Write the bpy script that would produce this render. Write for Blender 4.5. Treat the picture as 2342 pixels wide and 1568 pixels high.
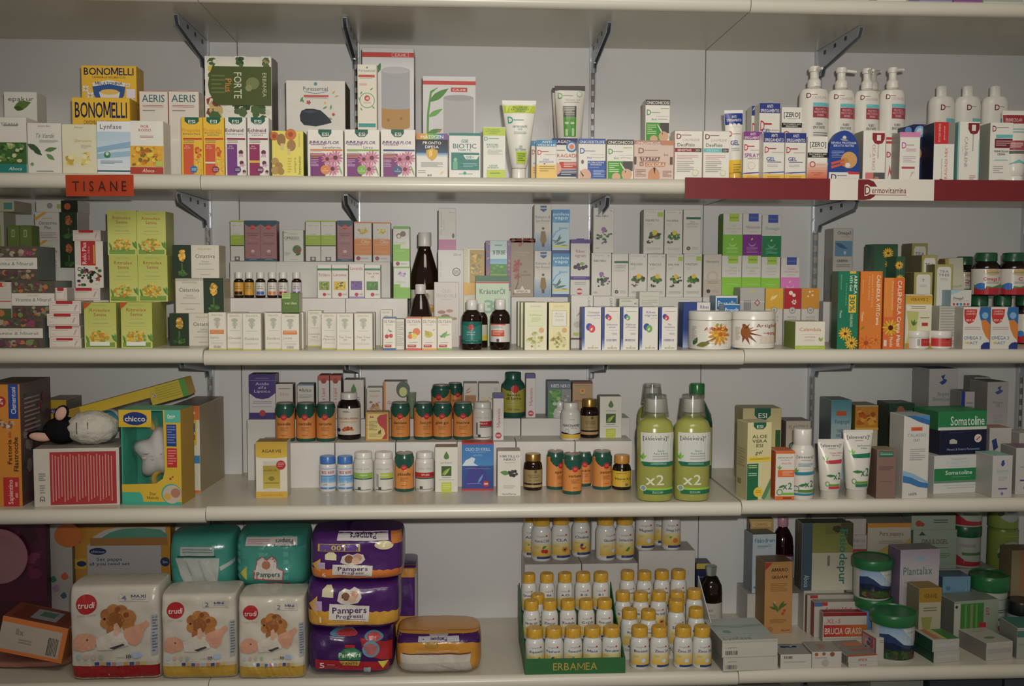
import bpy, bmesh, math, random
from mathutils import Vector, Matrix, noise

for o in list(bpy.data.objects):
    bpy.data.objects.remove(o)
SC = bpy.context.scene
COL = SC.collection
random.seed(7)

# ------------------------------------------------------------------ camera
IW, IH, FPX = 2342.0, 1568.0, 2368.6
CAM = Vector((0.0, -2.3144, 1.45))
YAW, PIT, ROLL = math.radians(3.262), math.radians(3.74), math.radians(0.21)
_F = Vector((math.sin(YAW) * math.cos(PIT), math.cos(YAW) * math.cos(PIT), -math.sin(PIT)))
_R = Vector((math.cos(YAW), -math.sin(YAW), 0))
_U = _R.cross(_F)
_R, _U = _R * math.cos(ROLL) + _U * math.sin(ROLL), _U * math.cos(ROLL) - _R * math.sin(ROLL)
cd = bpy.data.cameras.new('camera')
cd.sensor_fit = 'HORIZONTAL'
cd.sensor_width = 36.0
cd.lens = 36.0 * FPX / IW
cam = bpy.data.objects.new('camera', cd)
COL.objects.link(cam)
M = Matrix((_R, _U, -_F)).transposed().to_4x4()
M.translation = CAM
cam.matrix_world = M
SC.camera = cam

# ------------------------------------------------------------------ light and exposure
wd = bpy.data.worlds.new('world')
SC.world = wd
wd.use_nodes = True
_bg = wd.node_tree.nodes['Background']
_bg.inputs[0].default_value = (1.0, 0.93, 0.82, 1)
_bg.inputs[1].default_value = 0.16


def lamp(name, kind, loc, target, energy, color, **kw):
    l = bpy.data.lights.new(name, kind)
    l.energy = energy
    l.color = color
    for k, v in kw.items():
        setattr(l, k, v)
    o = bpy.data.objects.new(name, l)
    COL.objects.link(o)
    o.location = loc
    o.rotation_euler = (Vector(target) - Vector(loc)).to_track_quat('-Z', 'Y').to_euler()
    return o


# the camera's own flash, a little above and beside the lens; it reaches the frame's corners weaker than its middle
lamp('camera_flash', 'SPOT', (0.035, -2.33, 1.515), (0.2, 0, 1.49), 79, (1.0, 0.95, 0.87),
     spot_size=math.radians(76), spot_blend=1.0, shadow_soft_size=0.014)
# ceiling fixture of the shop, above and behind the photographer
lamp('ceiling_lamp', 'AREA', (0.3, -2.4, 2.9), (0.1, -0.2, 1.2), 17, (1.0, 0.93, 0.8), shape='RECTANGLE', size=1.2, size_y=0.6)

vs = SC.view_settings
vs.view_transform = 'Standard'
vs.look = 'None'
vs.gamma = 1.0
vs.use_curve_mapping = False
vs.exposure = 0.0


# ------------------------------------------------------------------ pixel helpers
def ray(px, py):
    return _F + _R * ((px - IW / 2) / FPX) - _U * ((py - IH / 2) / FPX)


def PX(px, py, y):
    d = ray(px, py)
    p = CAM + d * ((y - CAM.y) / d.y)
    return p.x, p.z


def PZ(px, py, z):
    d = ray(px, py)
    p = CAM + d * ((z - CAM.z) / d.z)
    return p.x, p.y


# ------------------------------------------------------------------ colour and materials
NAMED = dict(w='ece8de', k='1a1a1c', cream='efe6cf', gold='d9a514', green='1f6b45', lime='a8c92a', teal='1f7f78', navy='1d2c63',
             blue='2b62b0', red='c8242c', maroon='7a1f2b', orange='e8772a', purple='5b3a8c', grey='8f8f8d', lgrey='c9c7c1',
             dk='3a3a3a', brown='5a3a22', pink='d982b0', yellow='f0c823', leaf='4f8a3a', dleaf='2f5f30', mauve='a8747a', txt='4a4a4a')
_lin = {}


def lin(h):
    h = NAMED.get(h, h)
    if h not in _lin:
        v = []
        for i in (0, 2, 4):
            c = int(h[i:i + 2], 16) / 255.0
            v.append(c / 12.92 if c <= 0.04045 else ((c + 0.055) / 1.055) ** 2.4)
        g = 0.3 * v[0] + 0.6 * v[1] + 0.1 * v[2]
        _lin[h] = tuple(0.93 * (g + (c - g) * 0.93) for c in v) + (1.0,)
    return _lin[h]


MATS = {}


def mat(h, rough=0.5, metal=0.0, trans=0.0, spec=0.4, bump=0.0, bscale=300.0, alpha=1.0, var=0.03, vscale=25.0, coat=0.0):
    key = (h, rough, metal, trans, spec, bump, bscale, alpha, var, coat)
    if key in MATS:
        return MATS[key]
    m = bpy.data.materials.new('mat_' + str(len(MATS)))
    m.use_nodes = True
    nt = m.node_tree
    b = nt.nodes['Principled BSDF']
    c = lin(h)
    b.inputs['Base Color'].default_value = c
    b.inputs['Roughness'].default_value = rough
    b.inputs['Metallic'].default_value = metal
    b.inputs['Transmission Weight'].default_value = trans
    b.inputs['Specular IOR Level'].default_value = spec
    b.inputs['Alpha'].default_value = alpha
    b.inputs['Coat Weight'].default_value = coat
    if var > 0 or bump > 0:
        tc = nt.nodes.new('ShaderNodeTexCoord')
        n = nt.nodes.new('ShaderNodeTexNoise')
        n.inputs['Scale'].default_value = vscale
        n.inputs['Detail'].default_value = 3
        nt.links.new(tc.outputs['Object'], n.inputs['Vector'])
        if var > 0:
            r = nt.nodes.new('ShaderNodeValToRGB')
            r.color_ramp.elements[0].position = 0.3
            r.color_ramp.elements[1].position = 0.7
            r.color_ramp.elements[0].color = tuple(max(0, x * (1 - var)) for x in c[:3]) + (1,)
            r.color_ramp.elements[1].color = tuple(min(1, x * (1 + var)) for x in c[:3]) + (1,)
            nt.links.new(n.outputs['Fac'], r.inputs['Fac'])
            nt.links.new(r.outputs['Color'], b.inputs['Base Color'])
        if bump > 0:
            n2 = nt.nodes.new('ShaderNodeTexNoise')
            n2.inputs['Scale'].default_value = bscale
            nt.links.new(tc.outputs['Object'], n2.inputs['Vector'])
            bp = nt.nodes.new('ShaderNodeBump')
            bp.inputs['Strength'].default_value = bump
            bp.inputs['Distance'].default_value = 0.002
            nt.links.new(n2.outputs['Fac'], bp.inputs['Height'])
            nt.links.new(bp.outputs['Normal'], b.inputs['Normal'])
    MATS[key] = m
    return m


def paper(h, rough=0.42):
    return mat(h, rough=rough, spec=0.4)


def plastic(h, rough=0.25, **k):
    return mat(h, rough=rough, spec=0.5, **k)


def _printmat(name, rough):
    m = bpy.data.materials.new(name)
    m.use_nodes = True
    nt = m.node_tree
    b = nt.nodes['Principled BSDF']
    a = nt.nodes.new('ShaderNodeVertexColor')
    a.layer_name = 'ink'
    nt.links.new(a.outputs['Color'], b.inputs['Base Color'])
    b.inputs['Roughness'].default_value = rough
    b.inputs['Specular IOR Level'].default_value = 0.4
    return m


INK = _printmat('printed_ink', 0.42)
INKG = _printmat('printed_ink_gloss', 0.2)
CHROME = mat('c6c8cc', rough=0.28, metal=0.6, var=0)
AMBER = mat('2a1006', rough=0.06, trans=0.35, spec=0.6, var=0)
DARKPLAST = mat('1c0f10', rough=0.14, spec=0.6, var=0)
CLEAR = mat('f4f4ee', rough=0.08, trans=0.92, spec=0.4, var=0)


# ------------------------------------------------------------------ object helpers
def link(name, me, parent=None, m=None):
    o = bpy.data.objects.new(name, me)
    COL.objects.link(o)
    if parent is not None:
        o.parent = parent
    if m is not None:
        for x in (m if isinstance(m, (list, tuple)) else [m]):
            me.materials.append(x)
    return o


def tag(o, label, cat, group=None, kind=None):
    if label:
        o['label'] = label
    if cat:
        o['category'] = cat
    if group:
        o['group'] = group
    if kind:
        o['kind'] = kind
    return o


def empty(name, loc, rz=0.0, rx=0.0, ry=0.0):
    o = bpy.data.objects.new(name, None)
    o.empty_display_size = 0.02
    COL.objects.link(o)
    o.location = loc
    o.rotation_euler = (rx, ry, rz)
    return o


def bm_mesh(bm, name, smooth=None):
    me = bpy.data.meshes.new(name)
    bmesh.ops.recalc_face_normals(bm, faces=bm.faces)
    bm.to_mesh(me)
    bm.free()
    if smooth is not None:
        for p in me.polygons:
            p.use_smooth = True
        me.set_sharp_from_angle(angle=math.radians(smooth))
    return me


def add_box(bm, x0, y0, z0, x1, y1, z1, mi=0):
    vs_ = [bm.verts.new(p) for p in ((x0, y0, z0), (x1, y0, z0), (x1, y1, z0), (x0, y1, z0), (x0, y0, z1), (x1, y0, z1), (x1, y1, z1), (x0, y1, z1))]
    for f in ((0, 1, 5, 4), (1, 2, 6, 5), (2, 3, 7, 6), (3, 0, 4, 7), (4, 5, 6, 7), (3, 2, 1, 0)):
        fc = bm.faces.new([vs_[i] for i in f])
        fc.material_index = mi


def boxmesh(w, d, h, bev=0.0007):
    """x -w/2..w/2, y 0..d (front at y=0), z 0..h; materials: 0 front/back, 1 sides, 2 top/bottom"""
    bm = bmesh.new()
    add_box(bm, -w / 2, 0, 0, w / 2, d, h)
    if bev:
        bmesh.ops.bevel(bm, geom=bm.edges[:], offset=min(bev, w / 6, d / 6, h / 6), segments=1, affect='EDGES')
    bmesh.ops.recalc_face_normals(bm, faces=bm.faces)
    for f in bm.faces:
        n = f.normal
        f.material_index = 1 if abs(n.x) > 0.8 else (2 if abs(n.z) > 0.8 else 0)
    return bm_mesh(bm, 'carton')


def add_lathe(bm, prof, n=32, ky=1.0, cx=0.0, cy=0.0, mi=0, cap=True):
    rings = []
    for r, z in prof:
        if r < 1e-6:
            rings.append([bm.verts.new((cx, cy, z))])
        else:
            rings.append([bm.verts.new((cx + r * math.sin(2 * math.pi * i / n), cy - ky * r * math.cos(2 * math.pi * i / n), z)) for i in range(n)])
    for a, b in zip(rings, rings[1:]):
        if len(a) == 1 and len(b) == 1:
            continue
        for i in range(n):
            j = (i + 1) % n
            if len(a) == 1:
                f = bm.faces.new((a[0], b[j], b[i]))
            elif len(b) == 1:
                f = bm.faces.new((a[i], a[j], b[0]))
            else:
                f = bm.faces.new((a[i], a[j], b[j], b[i]))
            f.material_index = mi
    if cap:
        for rg in (rings[0], rings[-1]):
            if len(rg) > 2:
                f = bm.faces.new(rg)
                f.material_index = mi


def lathe(name, prof, m, parent=None, n=32, ky=1.0, cap=True, smooth=35):
    bm = bmesh.new()
    add_lathe(bm, prof, n, ky, cap=cap)
    return link(name, bm_mesh(bm, name, smooth), parent, m)


def prism_mesh(pts, d, name='plate', bev=0.0):
    """polygon in x,z extruded from y=0 to y=d"""
    bm = bmesh.new()
    a = [bm.verts.new((x, 0, z)) for x, z in pts]
    b = [bm.verts.new((x, d, z)) for x, z in pts]
    bm.faces.new(a)
    bm.faces.new(b[::-1])
    for i in range(len(pts)):
        j = (i + 1) % len(pts)
        bm.faces.new((a[i], b[i], b[j], a[j]))
    if bev:
        bmesh.ops.bevel(bm, geom=bm.edges[:], offset=bev, segments=2, affect='EDGES')
    return bm_mesh(bm, name, 40 if bev else None)


# ------------------------------------------------------------------ lettering
GLY = {}


def _glyphs():
    chars = ''.join(chr(i) for i in range(33, 127)) + 'ÖöüäèàùéìòÀÈ°®·²€'
    todo = []
    for bold in (0, 1):
        for ch in chars:
            cu = bpy.data.curves.new('g', 'FONT')
            cu.body = ch
            cu.resolution_u = 2
            cu.offset = 0.013 if bold else 0.004
            ob = bpy.data.objects.new('g', cu)
            COL.objects.link(ob)
            todo.append((ch, bold, ob, cu))
    bpy.context.view_layer.update()
    dg = bpy.context.evaluated_depsgraph_get()
    for ch, bold, ob, cu in todo:
        ev = ob.evaluated_get(dg)
        me = ev.to_mesh()
        v = [(p.co.x, p.co.y) for p in me.vertices]
        f = [tuple(p.vertices) for p in me.polygons]
        ev.to_mesh_clear()
        if v:
            x0 = min(p[0] for p in v)
            x1 = max(p[0] for p in v)
            GLY[ch, bold] = ([(x - x0, y) for x, y in v], f, x1 - x0)
    for ch, bold, ob, cu in todo:
        bpy.data.objects.remove(ob)
        bpy.data.curves.remove(cu)


_glyphs()
for _b, _t in ((0, .085), (1, .125)):     # the font's M does not fill cleanly: four plain strokes
    GLY['M', _b] = ([(0, 0), (_t, 0), (_t, .73), (0, .73), (.74 - _t, 0), (.74, 0), (.74, .73), (.74 - _t, .73),
                     (0, .73), (_t * 1.1, .73), (.37 + _t * .5, .12), (.37 - _t * .5, .12), (.74 - _t * 1.1, .73), (.74, .73)],
                    [(0, 1, 2, 3), (4, 5, 6, 7), (8, 11, 10, 9), (12, 11, 10, 13)], .74)


def text_geo(s, bold):
    """verts (x,y with cap height 1), faces, width"""
    vs_, fs_, x = [], [], 0.0
    for ch in s:
        if ch == ' ':
            x += 0.30
            continue
        g = GLY.get((ch, bold)) or GLY['o', bold]
        k = len(vs_)
        vs_ += [(x + a, b) for a, b in g[0]]
        fs_ += [tuple(i + k for i in f) for f in g[1]]
        x += g[2] + (0.06 if bold else 0.085)
    cap = 0.73
    return [(a / cap, b / cap) for a, b in vs_], fs_, max(x - 0.07, 0.05) / cap


# ------------------------------------------------------------------ art: 2-D print in face units (u right, v down, 0..1)
def R(u0, v0, u1, v1, c, c2=None, hz=False):
    return ('r', u0, v0, u1, v1, c, c2, hz)


def C(u, v, r, c, ky=1.0):
    return ('c', u, v, r, c, ky)


def T(s, u, v, w, h, c='txt', rot=0, b=0, sh=0.0):
    return ('t', s, u, v, w, h, c, rot, b, sh)


def L(u, v, ln, ang, c, fat=0.35):
    return ('l', u, v, ln, ang, c, fat)


def FL(u, v, r, c, c2, n=9):
    return ('f', u, v, r, c, c2, n)


def G(u0, v0, u1, v1, n, c='9a9a96'):
    return ('g', u0, v0, u1, v1, n, c)


def P(pts, c):
    return ('p', pts, c)


def PH(u0, v0, u1, v1, pal, n=30, s=0.12, bg=None):
    return ('ph', u0, v0, u1, v1, pal, n, s, bg)


def BAR(u0, v0, u1, v1, n=12, c='2a2a2a'):
    return ('b', u0, v0, u1, v1, n, c)


def art_polys(art, W, H, seed=1):
    """-> list of (kind, [(x,y)...], [faces]|None, colours) in metres, x from left, y from top"""
    rnd = random.Random(seed)
    out = []

    def disc(cx, cy, r, c, n=18, ky=1.0):
        out.append(('p', [(cx + r * math.cos(2 * math.pi * i / n), cy + ky * r * math.sin(2 * math.pi * i / n)) for i in range(n)], c))

    for a in art:
        k = a[0]
        if k == 'r':
            out.append(('r', a[1] * W, a[2] * H, a[3] * W, a[4] * H, a[5], a[6], a[7]))
        elif k == 'c':
            disc(a[1] * W, a[2] * H, a[3] * W, a[4], ky=a[5])
        elif k == 'p':
            out.append(('p', [(x * W, y * H) for x, y in a[1]], a[2]))
        elif k == 'l':
            _, u, v, ln, ang, c, fat = a
            t = math.radians(ang)
            dx, dy = math.cos(t), -math.sin(t)
            p = []
            for q, wd_ in ((0, 0), (.18, .6), (.4, 1), (.65, .8), (.88, .3), (1, 0), (.88, -.3), (.65, -.8), (.4, -1), (.18, -.6)):
                x = q * ln * W
                y = wd_ * ln * W * fat * 0.5
                p.append((u * W + dx * x - dy * y, v * H + dy * x + dx * y))
            out.append(('p', p, c))
        elif k == 'f':
            _, u, v, r, c, c2, n = a
            for i in range(n):
                t = 2 * math.pi * (i + 0.15 * rnd.random()) / n
                p = []
                for q, wd_ in ((.15, .25), (.5, .8), (.85, .75), (1, .0), (.85, -.75), (.5, -.8), (.15, -.25)):
                    x, y = q * r * W, wd_ * r * W * 1.9 / n
                    p.append((u * W + math.cos(t) * x - math.sin(t) * y, v * H + math.sin(t) * x + math.cos(t) * y))
                out.append(('p', p, c if i % 2 else shade(c, 0.88)))
            disc(u * W, v * H, r * W * 0.3, c2, 10)
        elif k == 'g':
            _, u0, v0, u1, v1, n, c = a
            st = (v1 - v0) / n
            for i in range(n):
                e = u1 if i % 3 != 2 else u0 + (u1 - u0) * (0.55 + 0.3 * rnd.random())
                out.append(('r', u0 * W, (v0 + i * st) * H, e * W, (v0 + (i + 0.42) * st) * H, c, None, False))
        elif k == 'b':
            _, u0, v0, u1, v1, n, c = a
            x = u0
            st = (u1 - u0) / n
            for i in range(n):
                out.append(('r', (u0 + i * st) * W, v0 * H, (u0 + (i + 0.3 + 0.4 * rnd.random()) * st) * W, v1 * H, c, None, False))
        elif k == 'ph':
            _, u0, v0, u1, v1, pal, n, s, bg = a
            if bg != '':
                out.append(('r', u0 * W, v0 * H, u1 * W, v1 * H, bg or pal[0], None, False))
            for i in range(n):
                r = s * W * (0.5 + 0.6 * rnd.random())
                rx = min(r, (u1 - u0) * W * 0.48)
                ry = min(r * (0.6 + 0.5 * rnd.random()), (v1 - v0) * H * 0.48)
                cx = rnd.uniform(u0 * W + rx, u1 * W - rx)
                cy = rnd.uniform(v0 * H + ry, v1 * H - ry)
                if bg == '':
                    for _ in range(12):
                        a_, b_ = rnd.uniform(-1, 1), rnd.uniform(-1, 1)
                        if a_ * a_ + b_ * b_ < 1:
                            break
                    cx = (u0 + u1) / 2 * W + a_ * ((u1 - u0) / 2 * W - rx)
                    cy = (v0 + v1) / 2 * H + b_ * ((v1 - v0) / 2 * H - ry)
                t0 = rnd.random() * 6.28
                out.append(('p', [(cx + rx * math.cos(t0 + 1.0472 * j) * (0.75 + 0.25 * rnd.random()), cy + ry * math.sin(t0 + 1.0472 * j) * (0.75 + 0.25 * rnd.random())) for j in range(6)],
                            rnd.choice(pal)))
        elif k == 't':
            _, s, u, v, w, h, c, rot, b, sh = a
            lines = s.split('\n')
            nl = len(lines)
            bw, bh = w * W, h * H
            if rot % 180 != 0:
                bw, bh = bh, bw
            lh = bh / (nl + (nl - 1) * 0.35)
            wid = [text_geo(x, b) for x in lines]
            mx = max(g[2] for g in wid)
            co, si = math.cos(math.radians(rot)), math.sin(math.radians(rot))
            for i, (vv, ff, tw) in enumerate(wid):
                sx = bw / mx
                if sx > lh * 1.45:
                    sx = lh * 1.45
                yb = -bh / 2 + lh + i * lh * 1.35
                pts = []
                for x, y in vv:
                    X = (x - tw / 2) * sx + sh * (y - .5) * lh
                    Y = yb - y * lh
                    pts.append((u * W + X * co + Y * si, v * H - X * si + Y * co))
                out.append(('t', pts, ff, c))
    return out


_sh = {}


def shade(c, k):
    h = NAMED.get(c, c)
    r = [min(255, max(0, int(int(h[i:i + 2], 16) * k))) for i in (0, 2, 4)]
    return '%02x%02x%02x' % tuple(r)


def mixc(a, b, t):
    a, b = NAMED.get(a, a), NAMED.get(b, b)
    return '%02x%02x%02x' % tuple(int(int(a[i:i + 2], 16) * (1 - t) + int(b[i:i + 2], 16) * t) for i in (0, 2, 4))


def clip(poly, ax, lo, hi):
    for k, s in ((lo, 1), (hi, -1)):
        res = []
        for i, p in enumerate(poly):
            q = poly[i - 1]
            dp, dq = s * (p[ax] - k), s * (q[ax] - k)
            if (dp >= 0) != (dq >= 0):
                t = dq / (dq - dp)
                res.append((q[0] + (p[0] - q[0]) * t, q[1] + (p[1] - q[1]) * t))
            if dp >= 0:
                res.append(p)
        poly = res
        if len(poly) < 3:
            return []
    return poly


def strips(poly, W, H, cells, cosx=False):
    """cut a print polygon along a fixed grid so that it follows a curved face"""
    out = [poly]
    for ax, S, n in ((0, W, cells[0]), (1, H, cells[1])):
        if n < 3:
            continue
        if ax == 0 and cosx:
            ks = [(1 + math.sin(math.pi * (k / n - .5))) * S / 2 for k in range(n + 1)]
        else:
            ks = [S * k / n for k in range(n + 1)]
        ks[0], ks[-1] = -S, 2 * S
        nxt = []
        for p in out:
            a, b = min(q[ax] for q in p), max(q[ax] for q in p)
            for lo, hi in zip(ks, ks[1:]):
                if hi <= a or lo >= b:
                    continue
                c = p if lo <= a and hi >= b else clip(p, ax, lo, hi)
                if len(c) > 2:
                    nxt.append(c)
        out = nxt
    return out


def VS(k, art):
    """the same print squeezed into the upper part k of the face"""
    out = []
    for o in art:
        o = list(o)
        if o[0] in 'rgb' or o[0] == 'ph':
            o[2], o[4] = o[2] * k, o[4] * k
        elif o[0] in 'clf':
            o[2] *= k
        elif o[0] == 't':
            o[3], o[5] = o[3] * k, o[5] * k
        else:
            o[1] = [(x, y * k) for x, y in o[1]]
        out.append(tuple(o))
    return out


def build_art(art, W, H, mp, parent, step=0.00004, eps0=0.00025, cells=(1, 1), gloss=False, seed=1, cosx=False, pname='label_print', lift=0.0):
    """mp(x, y, eps) -> 3-D point; makes a label_print and a lettering mesh under parent"""
    items = art_polys(art, W, H, seed)
    sets = {'p': ([], [], []), 't': ([], [], [])}
    for i, it in enumerate(items):
        e = eps0 + step * i + (lift if it[0] == 't' else 0)
        vs_, fs_, cs_ = sets['t' if it[0] == 't' else 'p']
        if it[0] == 'r':
            _, x0, y0, x1, y1, c, c2, hz = it
            pls = strips([(x0, y0), (x0, y1), (x1, y1), (x1, y0)], W, H, (cells[0], max(cells[1], 1)), cosx)
            if c2:
                q, pls2 = 8, []
                for pl in pls:
                    for i_ in range(q):
                        a_, b_ = ((x0, x1) if hz else (y0, y1))
                        c_ = clip(pl, 0 if hz else 1, a_ + (b_ - a_) * i_ / q, a_ + (b_ - a_) * (i_ + 1) / q)
                        if len(c_) > 2:
                            pls2.append(c_)
                pls = pls2
            for pl in pls:
                b = len(vs_)
                vs_ += [mp(x, y, e) for x, y in pl]
                fs_.append(tuple(range(b, b + len(pl))))
                if c2:
                    mx_, my_ = sum(p[0] for p in pl) / len(pl), sum(p[1] for p in pl) / len(pl)
                    cs_.append(lin(mixc(c, c2, (mx_ - x0) / (x1 - x0) if hz else (my_ - y0) / (y1 - y0))))
                else:
                    cs_.append(lin(c))
        elif it[0] == 'p':
            for pl in strips(it[1], W, H, cells, cosx):
                b = len(vs_)
                vs_ += [mp(x, y, e) for x, y in pl]
                fs_.append(tuple(range(b, b + len(pl))))
                cs_.append(lin(it[2]))
        else:
            b = len(vs_)
            vs_ += [mp(x, y, e) for x, y in it[1]]
            fs_ += [tuple(j + b for j in f) for f in it[2]]
            cs_ += [lin(it[3])] * len(it[2])
    for k, nm in (('p', pname), ('t', 'lettering')):
        vs_, fs_, cs_ = sets[k]
        if not fs_:
            continue
        me = bpy.data.meshes.new(nm)
        me.from_pydata(vs_, [], fs_)
        ca = me.color_attributes.new('ink', 'FLOAT_COLOR', 'CORNER')
        flat = []
        for f, c in zip(fs_, cs_):
            flat += list(c) * len(f)
        ca.data.foreach_set('color', flat)
        link(nm, me, parent, INKG if gloss else INK)


# ------------------------------------------------------------------ things
class Rec:
    pass


def place(px, sup, y):
    x0, y0, x1, y1 = px
    xm, ym = (x0 + x1) / 2, (y0 + y1) / 2
    if y is None:
        y = max(-0.34, min(-0.03, PZ(xm, y1, sup)[1]))
    X0, X1 = PX(x0, ym, y)[0], PX(x1, ym, y)[0]
    r = Rec()
    r.y, r.x, r.w = y, (X0 + X1) / 2, X1 - X0
    r.h = PX(xm, y0, y)[1] - sup
    r.z = sup
    r.top = sup + r.h
    return r


NBOX = [0]


def box(name, label, px, sup, y=None, d=0.04, col='w', side=None, top=None, art=(), cat='carton', group=None, rot=0, lean=0, roll=0,
        sart=None, tart=None, h=None, rough=0.42, gloss=False, film=False):
    r = place(px, sup, y)
    if h:
        r.h = h
        r.top = sup + h
    NBOX[0] += 1
    a = math.radians(rot)
    w = r.w / math.cos(a) if rot else r.w
    yy = r.y + abs(math.sin(a)) * w / 2
    dz = abs(math.sin(math.radians(roll))) * w / 2
    root = empty(name, (r.x, yy, sup + dz), a, math.radians(-lean), math.radians(roll))
    tag(root, label, cat, group)
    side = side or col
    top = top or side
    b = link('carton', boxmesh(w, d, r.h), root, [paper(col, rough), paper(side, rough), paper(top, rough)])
    if art:
        build_art(art, w, r.h, lambda x, t, e: (x - w / 2, -e, r.h - t), root, gloss=gloss, seed=NBOX[0])
    if sart:   # print on the side that faces the middle of the shelf
        sg = 1 if r.x < 0 else -1
        f = (lambda x, t, e: (w / 2 + e, x, r.h - t)) if sg > 0 else (lambda x, t, e: (-w / 2 - e, d - x, r.h - t))
        build_art(sart, d, r.h, f, root, gloss=gloss, seed=NBOX[0] + 500, pname='side_print')
    if tart:
        build_art(tart, w, d, lambda x, t, e: (x - w / 2, d - t, r.h + e), root, gloss=gloss, seed=NBOX[0] + 900, pname='top_print')
    if film:
        bm = bmesh.new()
        add_box(bm, -w / 2 - .0006, -.0011, .0002, w / 2 + .0006, d + .0006, r.h + .0006)
        link('shrink_film', bm_mesh(bm, 'shrink_film'), root, mat('ffffff', rough=0.12, trans=1.0, spec=0.5, alpha=0.22, var=0, bump=0.5, bscale=60))
    r.root, r.w2, r.d = root, w, d
    return r


def interp(prof, z):
    for (r0, z0), (r1, z1) in zip(prof, prof[1:]):
        if z0 <= z <= z1 and z1 > z0:
            return r0 + (r1 - r0) * (z - z0) / (z1 - z0)
    return prof[-1][0]


def vessel(name, label, px, sup, y=None, parts=(), lab=None, art=(), cat='bottle', group=None, ky=1.0, n=36, rot=0, main=0, cxy=None, h=None, lprof=None):
    """parts: (part name, [(radius/half width, z/height)...], material); lab: (z0, z1, material, offset in m) sleeve on the main part"""
    r = place(px, sup, y)
    if h:
        r.h = h
        r.top = sup + h
    hw = r.w / 2
    cy = r.y + hw * ky
    root = empty(name, (r.x, cy, sup), math.radians(rot))
    tag(root, label, cat, group)
    mainp = None
    for i, (pn, pr, m) in enumerate(parts):
        pp = [(a * hw, b * r.h) for a, b in pr]
        lathe(pn, pp, m, root, n=n, ky=ky)
        if i == main:
            mainp = [(a, b) for a, b in pp]
    holder = root
    if lab:
        z0, z1, m = lab[0] * r.h, lab[1] * r.h, lab[2]
        off = lab[3] if len(lab) > 3 else 0.0004
        zs = sorted(set([z0, z1] + [b for a, b in mainp if z0 < b < z1]))
        pr = [(interp(mainp, z) + off, z) for z in zs]
        holder = lathe('label', pr, m, root, n=n, ky=ky, cap=False)
        mainp = pr
    if art:
        zt, zb = (lab[1] * r.h, lab[0] * r.h) if lab else (r.h, 0)

        def mp(x, t, e):
            z = zt - t
            rr = interp(mainp, min(max(z, mainp[0][1]), mainp[-1][1]))
            xx = max(-0.985, min(0.985, (x - hw) / hw)) * rr
            rr2 = rr + e
            yy = math.sqrt(max(0, rr2 * rr2 - xx * xx))
            return (xx, -ky * yy, z)
        build_art(art, 2 * hw, zt - zb, mp, holder, step=0.00006, eps0=0.0005, cells=(12, 4 if lab else 20), cosx=True, gloss=True, seed=int(px[0] * 7) % 997, lift=.0002)
    r.root, r.cy = root, cy
    return r


def tube(name, label, px, sup, y=None, col='w', capcol='w', capfrac=(0.12, 0.8), dep=0.02, art=(), group=None, cat='tube', rot=0, roll=0, crimp=0.05, crimpcol=None):
    """squeeze tube standing on its cap: elliptical section that flattens to the crimp on top"""
    r = place(px, sup, y)
    hw, H = r.w / 2, r.h
    zc = capfrac[0] * H
    rc = hw * capfrac[1]
    root = empty(name, (r.x, r.y + rc, sup + abs(math.sin(math.radians(roll))) * rc), math.radians(rot), 0, math.radians(roll))
    tag(root, label, cat, group)
    lathe('cap', [(0, 0), (rc * .93, 0), (rc * .95, zc * .1), (rc * .93, zc * .95), (rc * .8, zc)], plastic(capcol), root, n=28)

    def sec(t):
        w = rc * 0.98 + (hw - rc * 0.98) * min(1, t * 1.05) ** 0.8
        dd = max(0.0012, dep * (1 - max(0, t) ** 2.2) * (1 if t > .04 else .8 + 5 * t))
        return w, dd
    bm = bmesh.new()
    n, K = 32, 14
    rings = []
    for k in range(K + 1):
        t = k / K * (1 - crimp)
        w, dd = sec(t)
        z = zc + t * (H - zc)
        rings.append([bm.verts.new((w * math.sin(2 * math.pi * i / n), -dd * math.cos(2 * math.pi * i / n), z)) for i in range(n)])
    for a, b in zip(rings, rings[1:]):
        for i in range(n):
            bm.faces.new((a[i], a[(i + 1) % n], b[(i + 1) % n], b[i]))
    bm.faces.new(rings[0])
    bm.faces.new(rings[-1])
    link('tube_body', bm_mesh(bm, 'tube_body', 50), root, plastic(col, 0.3))
    bm = bmesh.new()
    w, dd = sec(1 - crimp)
    z0 = zc + (1 - crimp) * (H - zc)
    add_box(bm, -w, -.0013, z0 - .0005, w, .0013, H)
    link('crimp', bm_mesh(bm, 'crimp'), root, plastic(crimpcol or col, 0.35))

    def mp(x, t, e):
        z = max(zc, min(z0, H - t))
        w, dd = sec((z - zc) / (H - zc))
        a = max(-.97, min(.97, (x - hw) / hw))
        return (a * w, -dd * math.sqrt(1 - a * a) - e, z)
    if art:
        build_art(art, 2 * hw, H, mp, root, step=0.00008, eps0=0.0006, cells=(10, 6), cosx=True, gloss=True, seed=int(px[0]), lift=.0004)
    r.root = root
    return r


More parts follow.
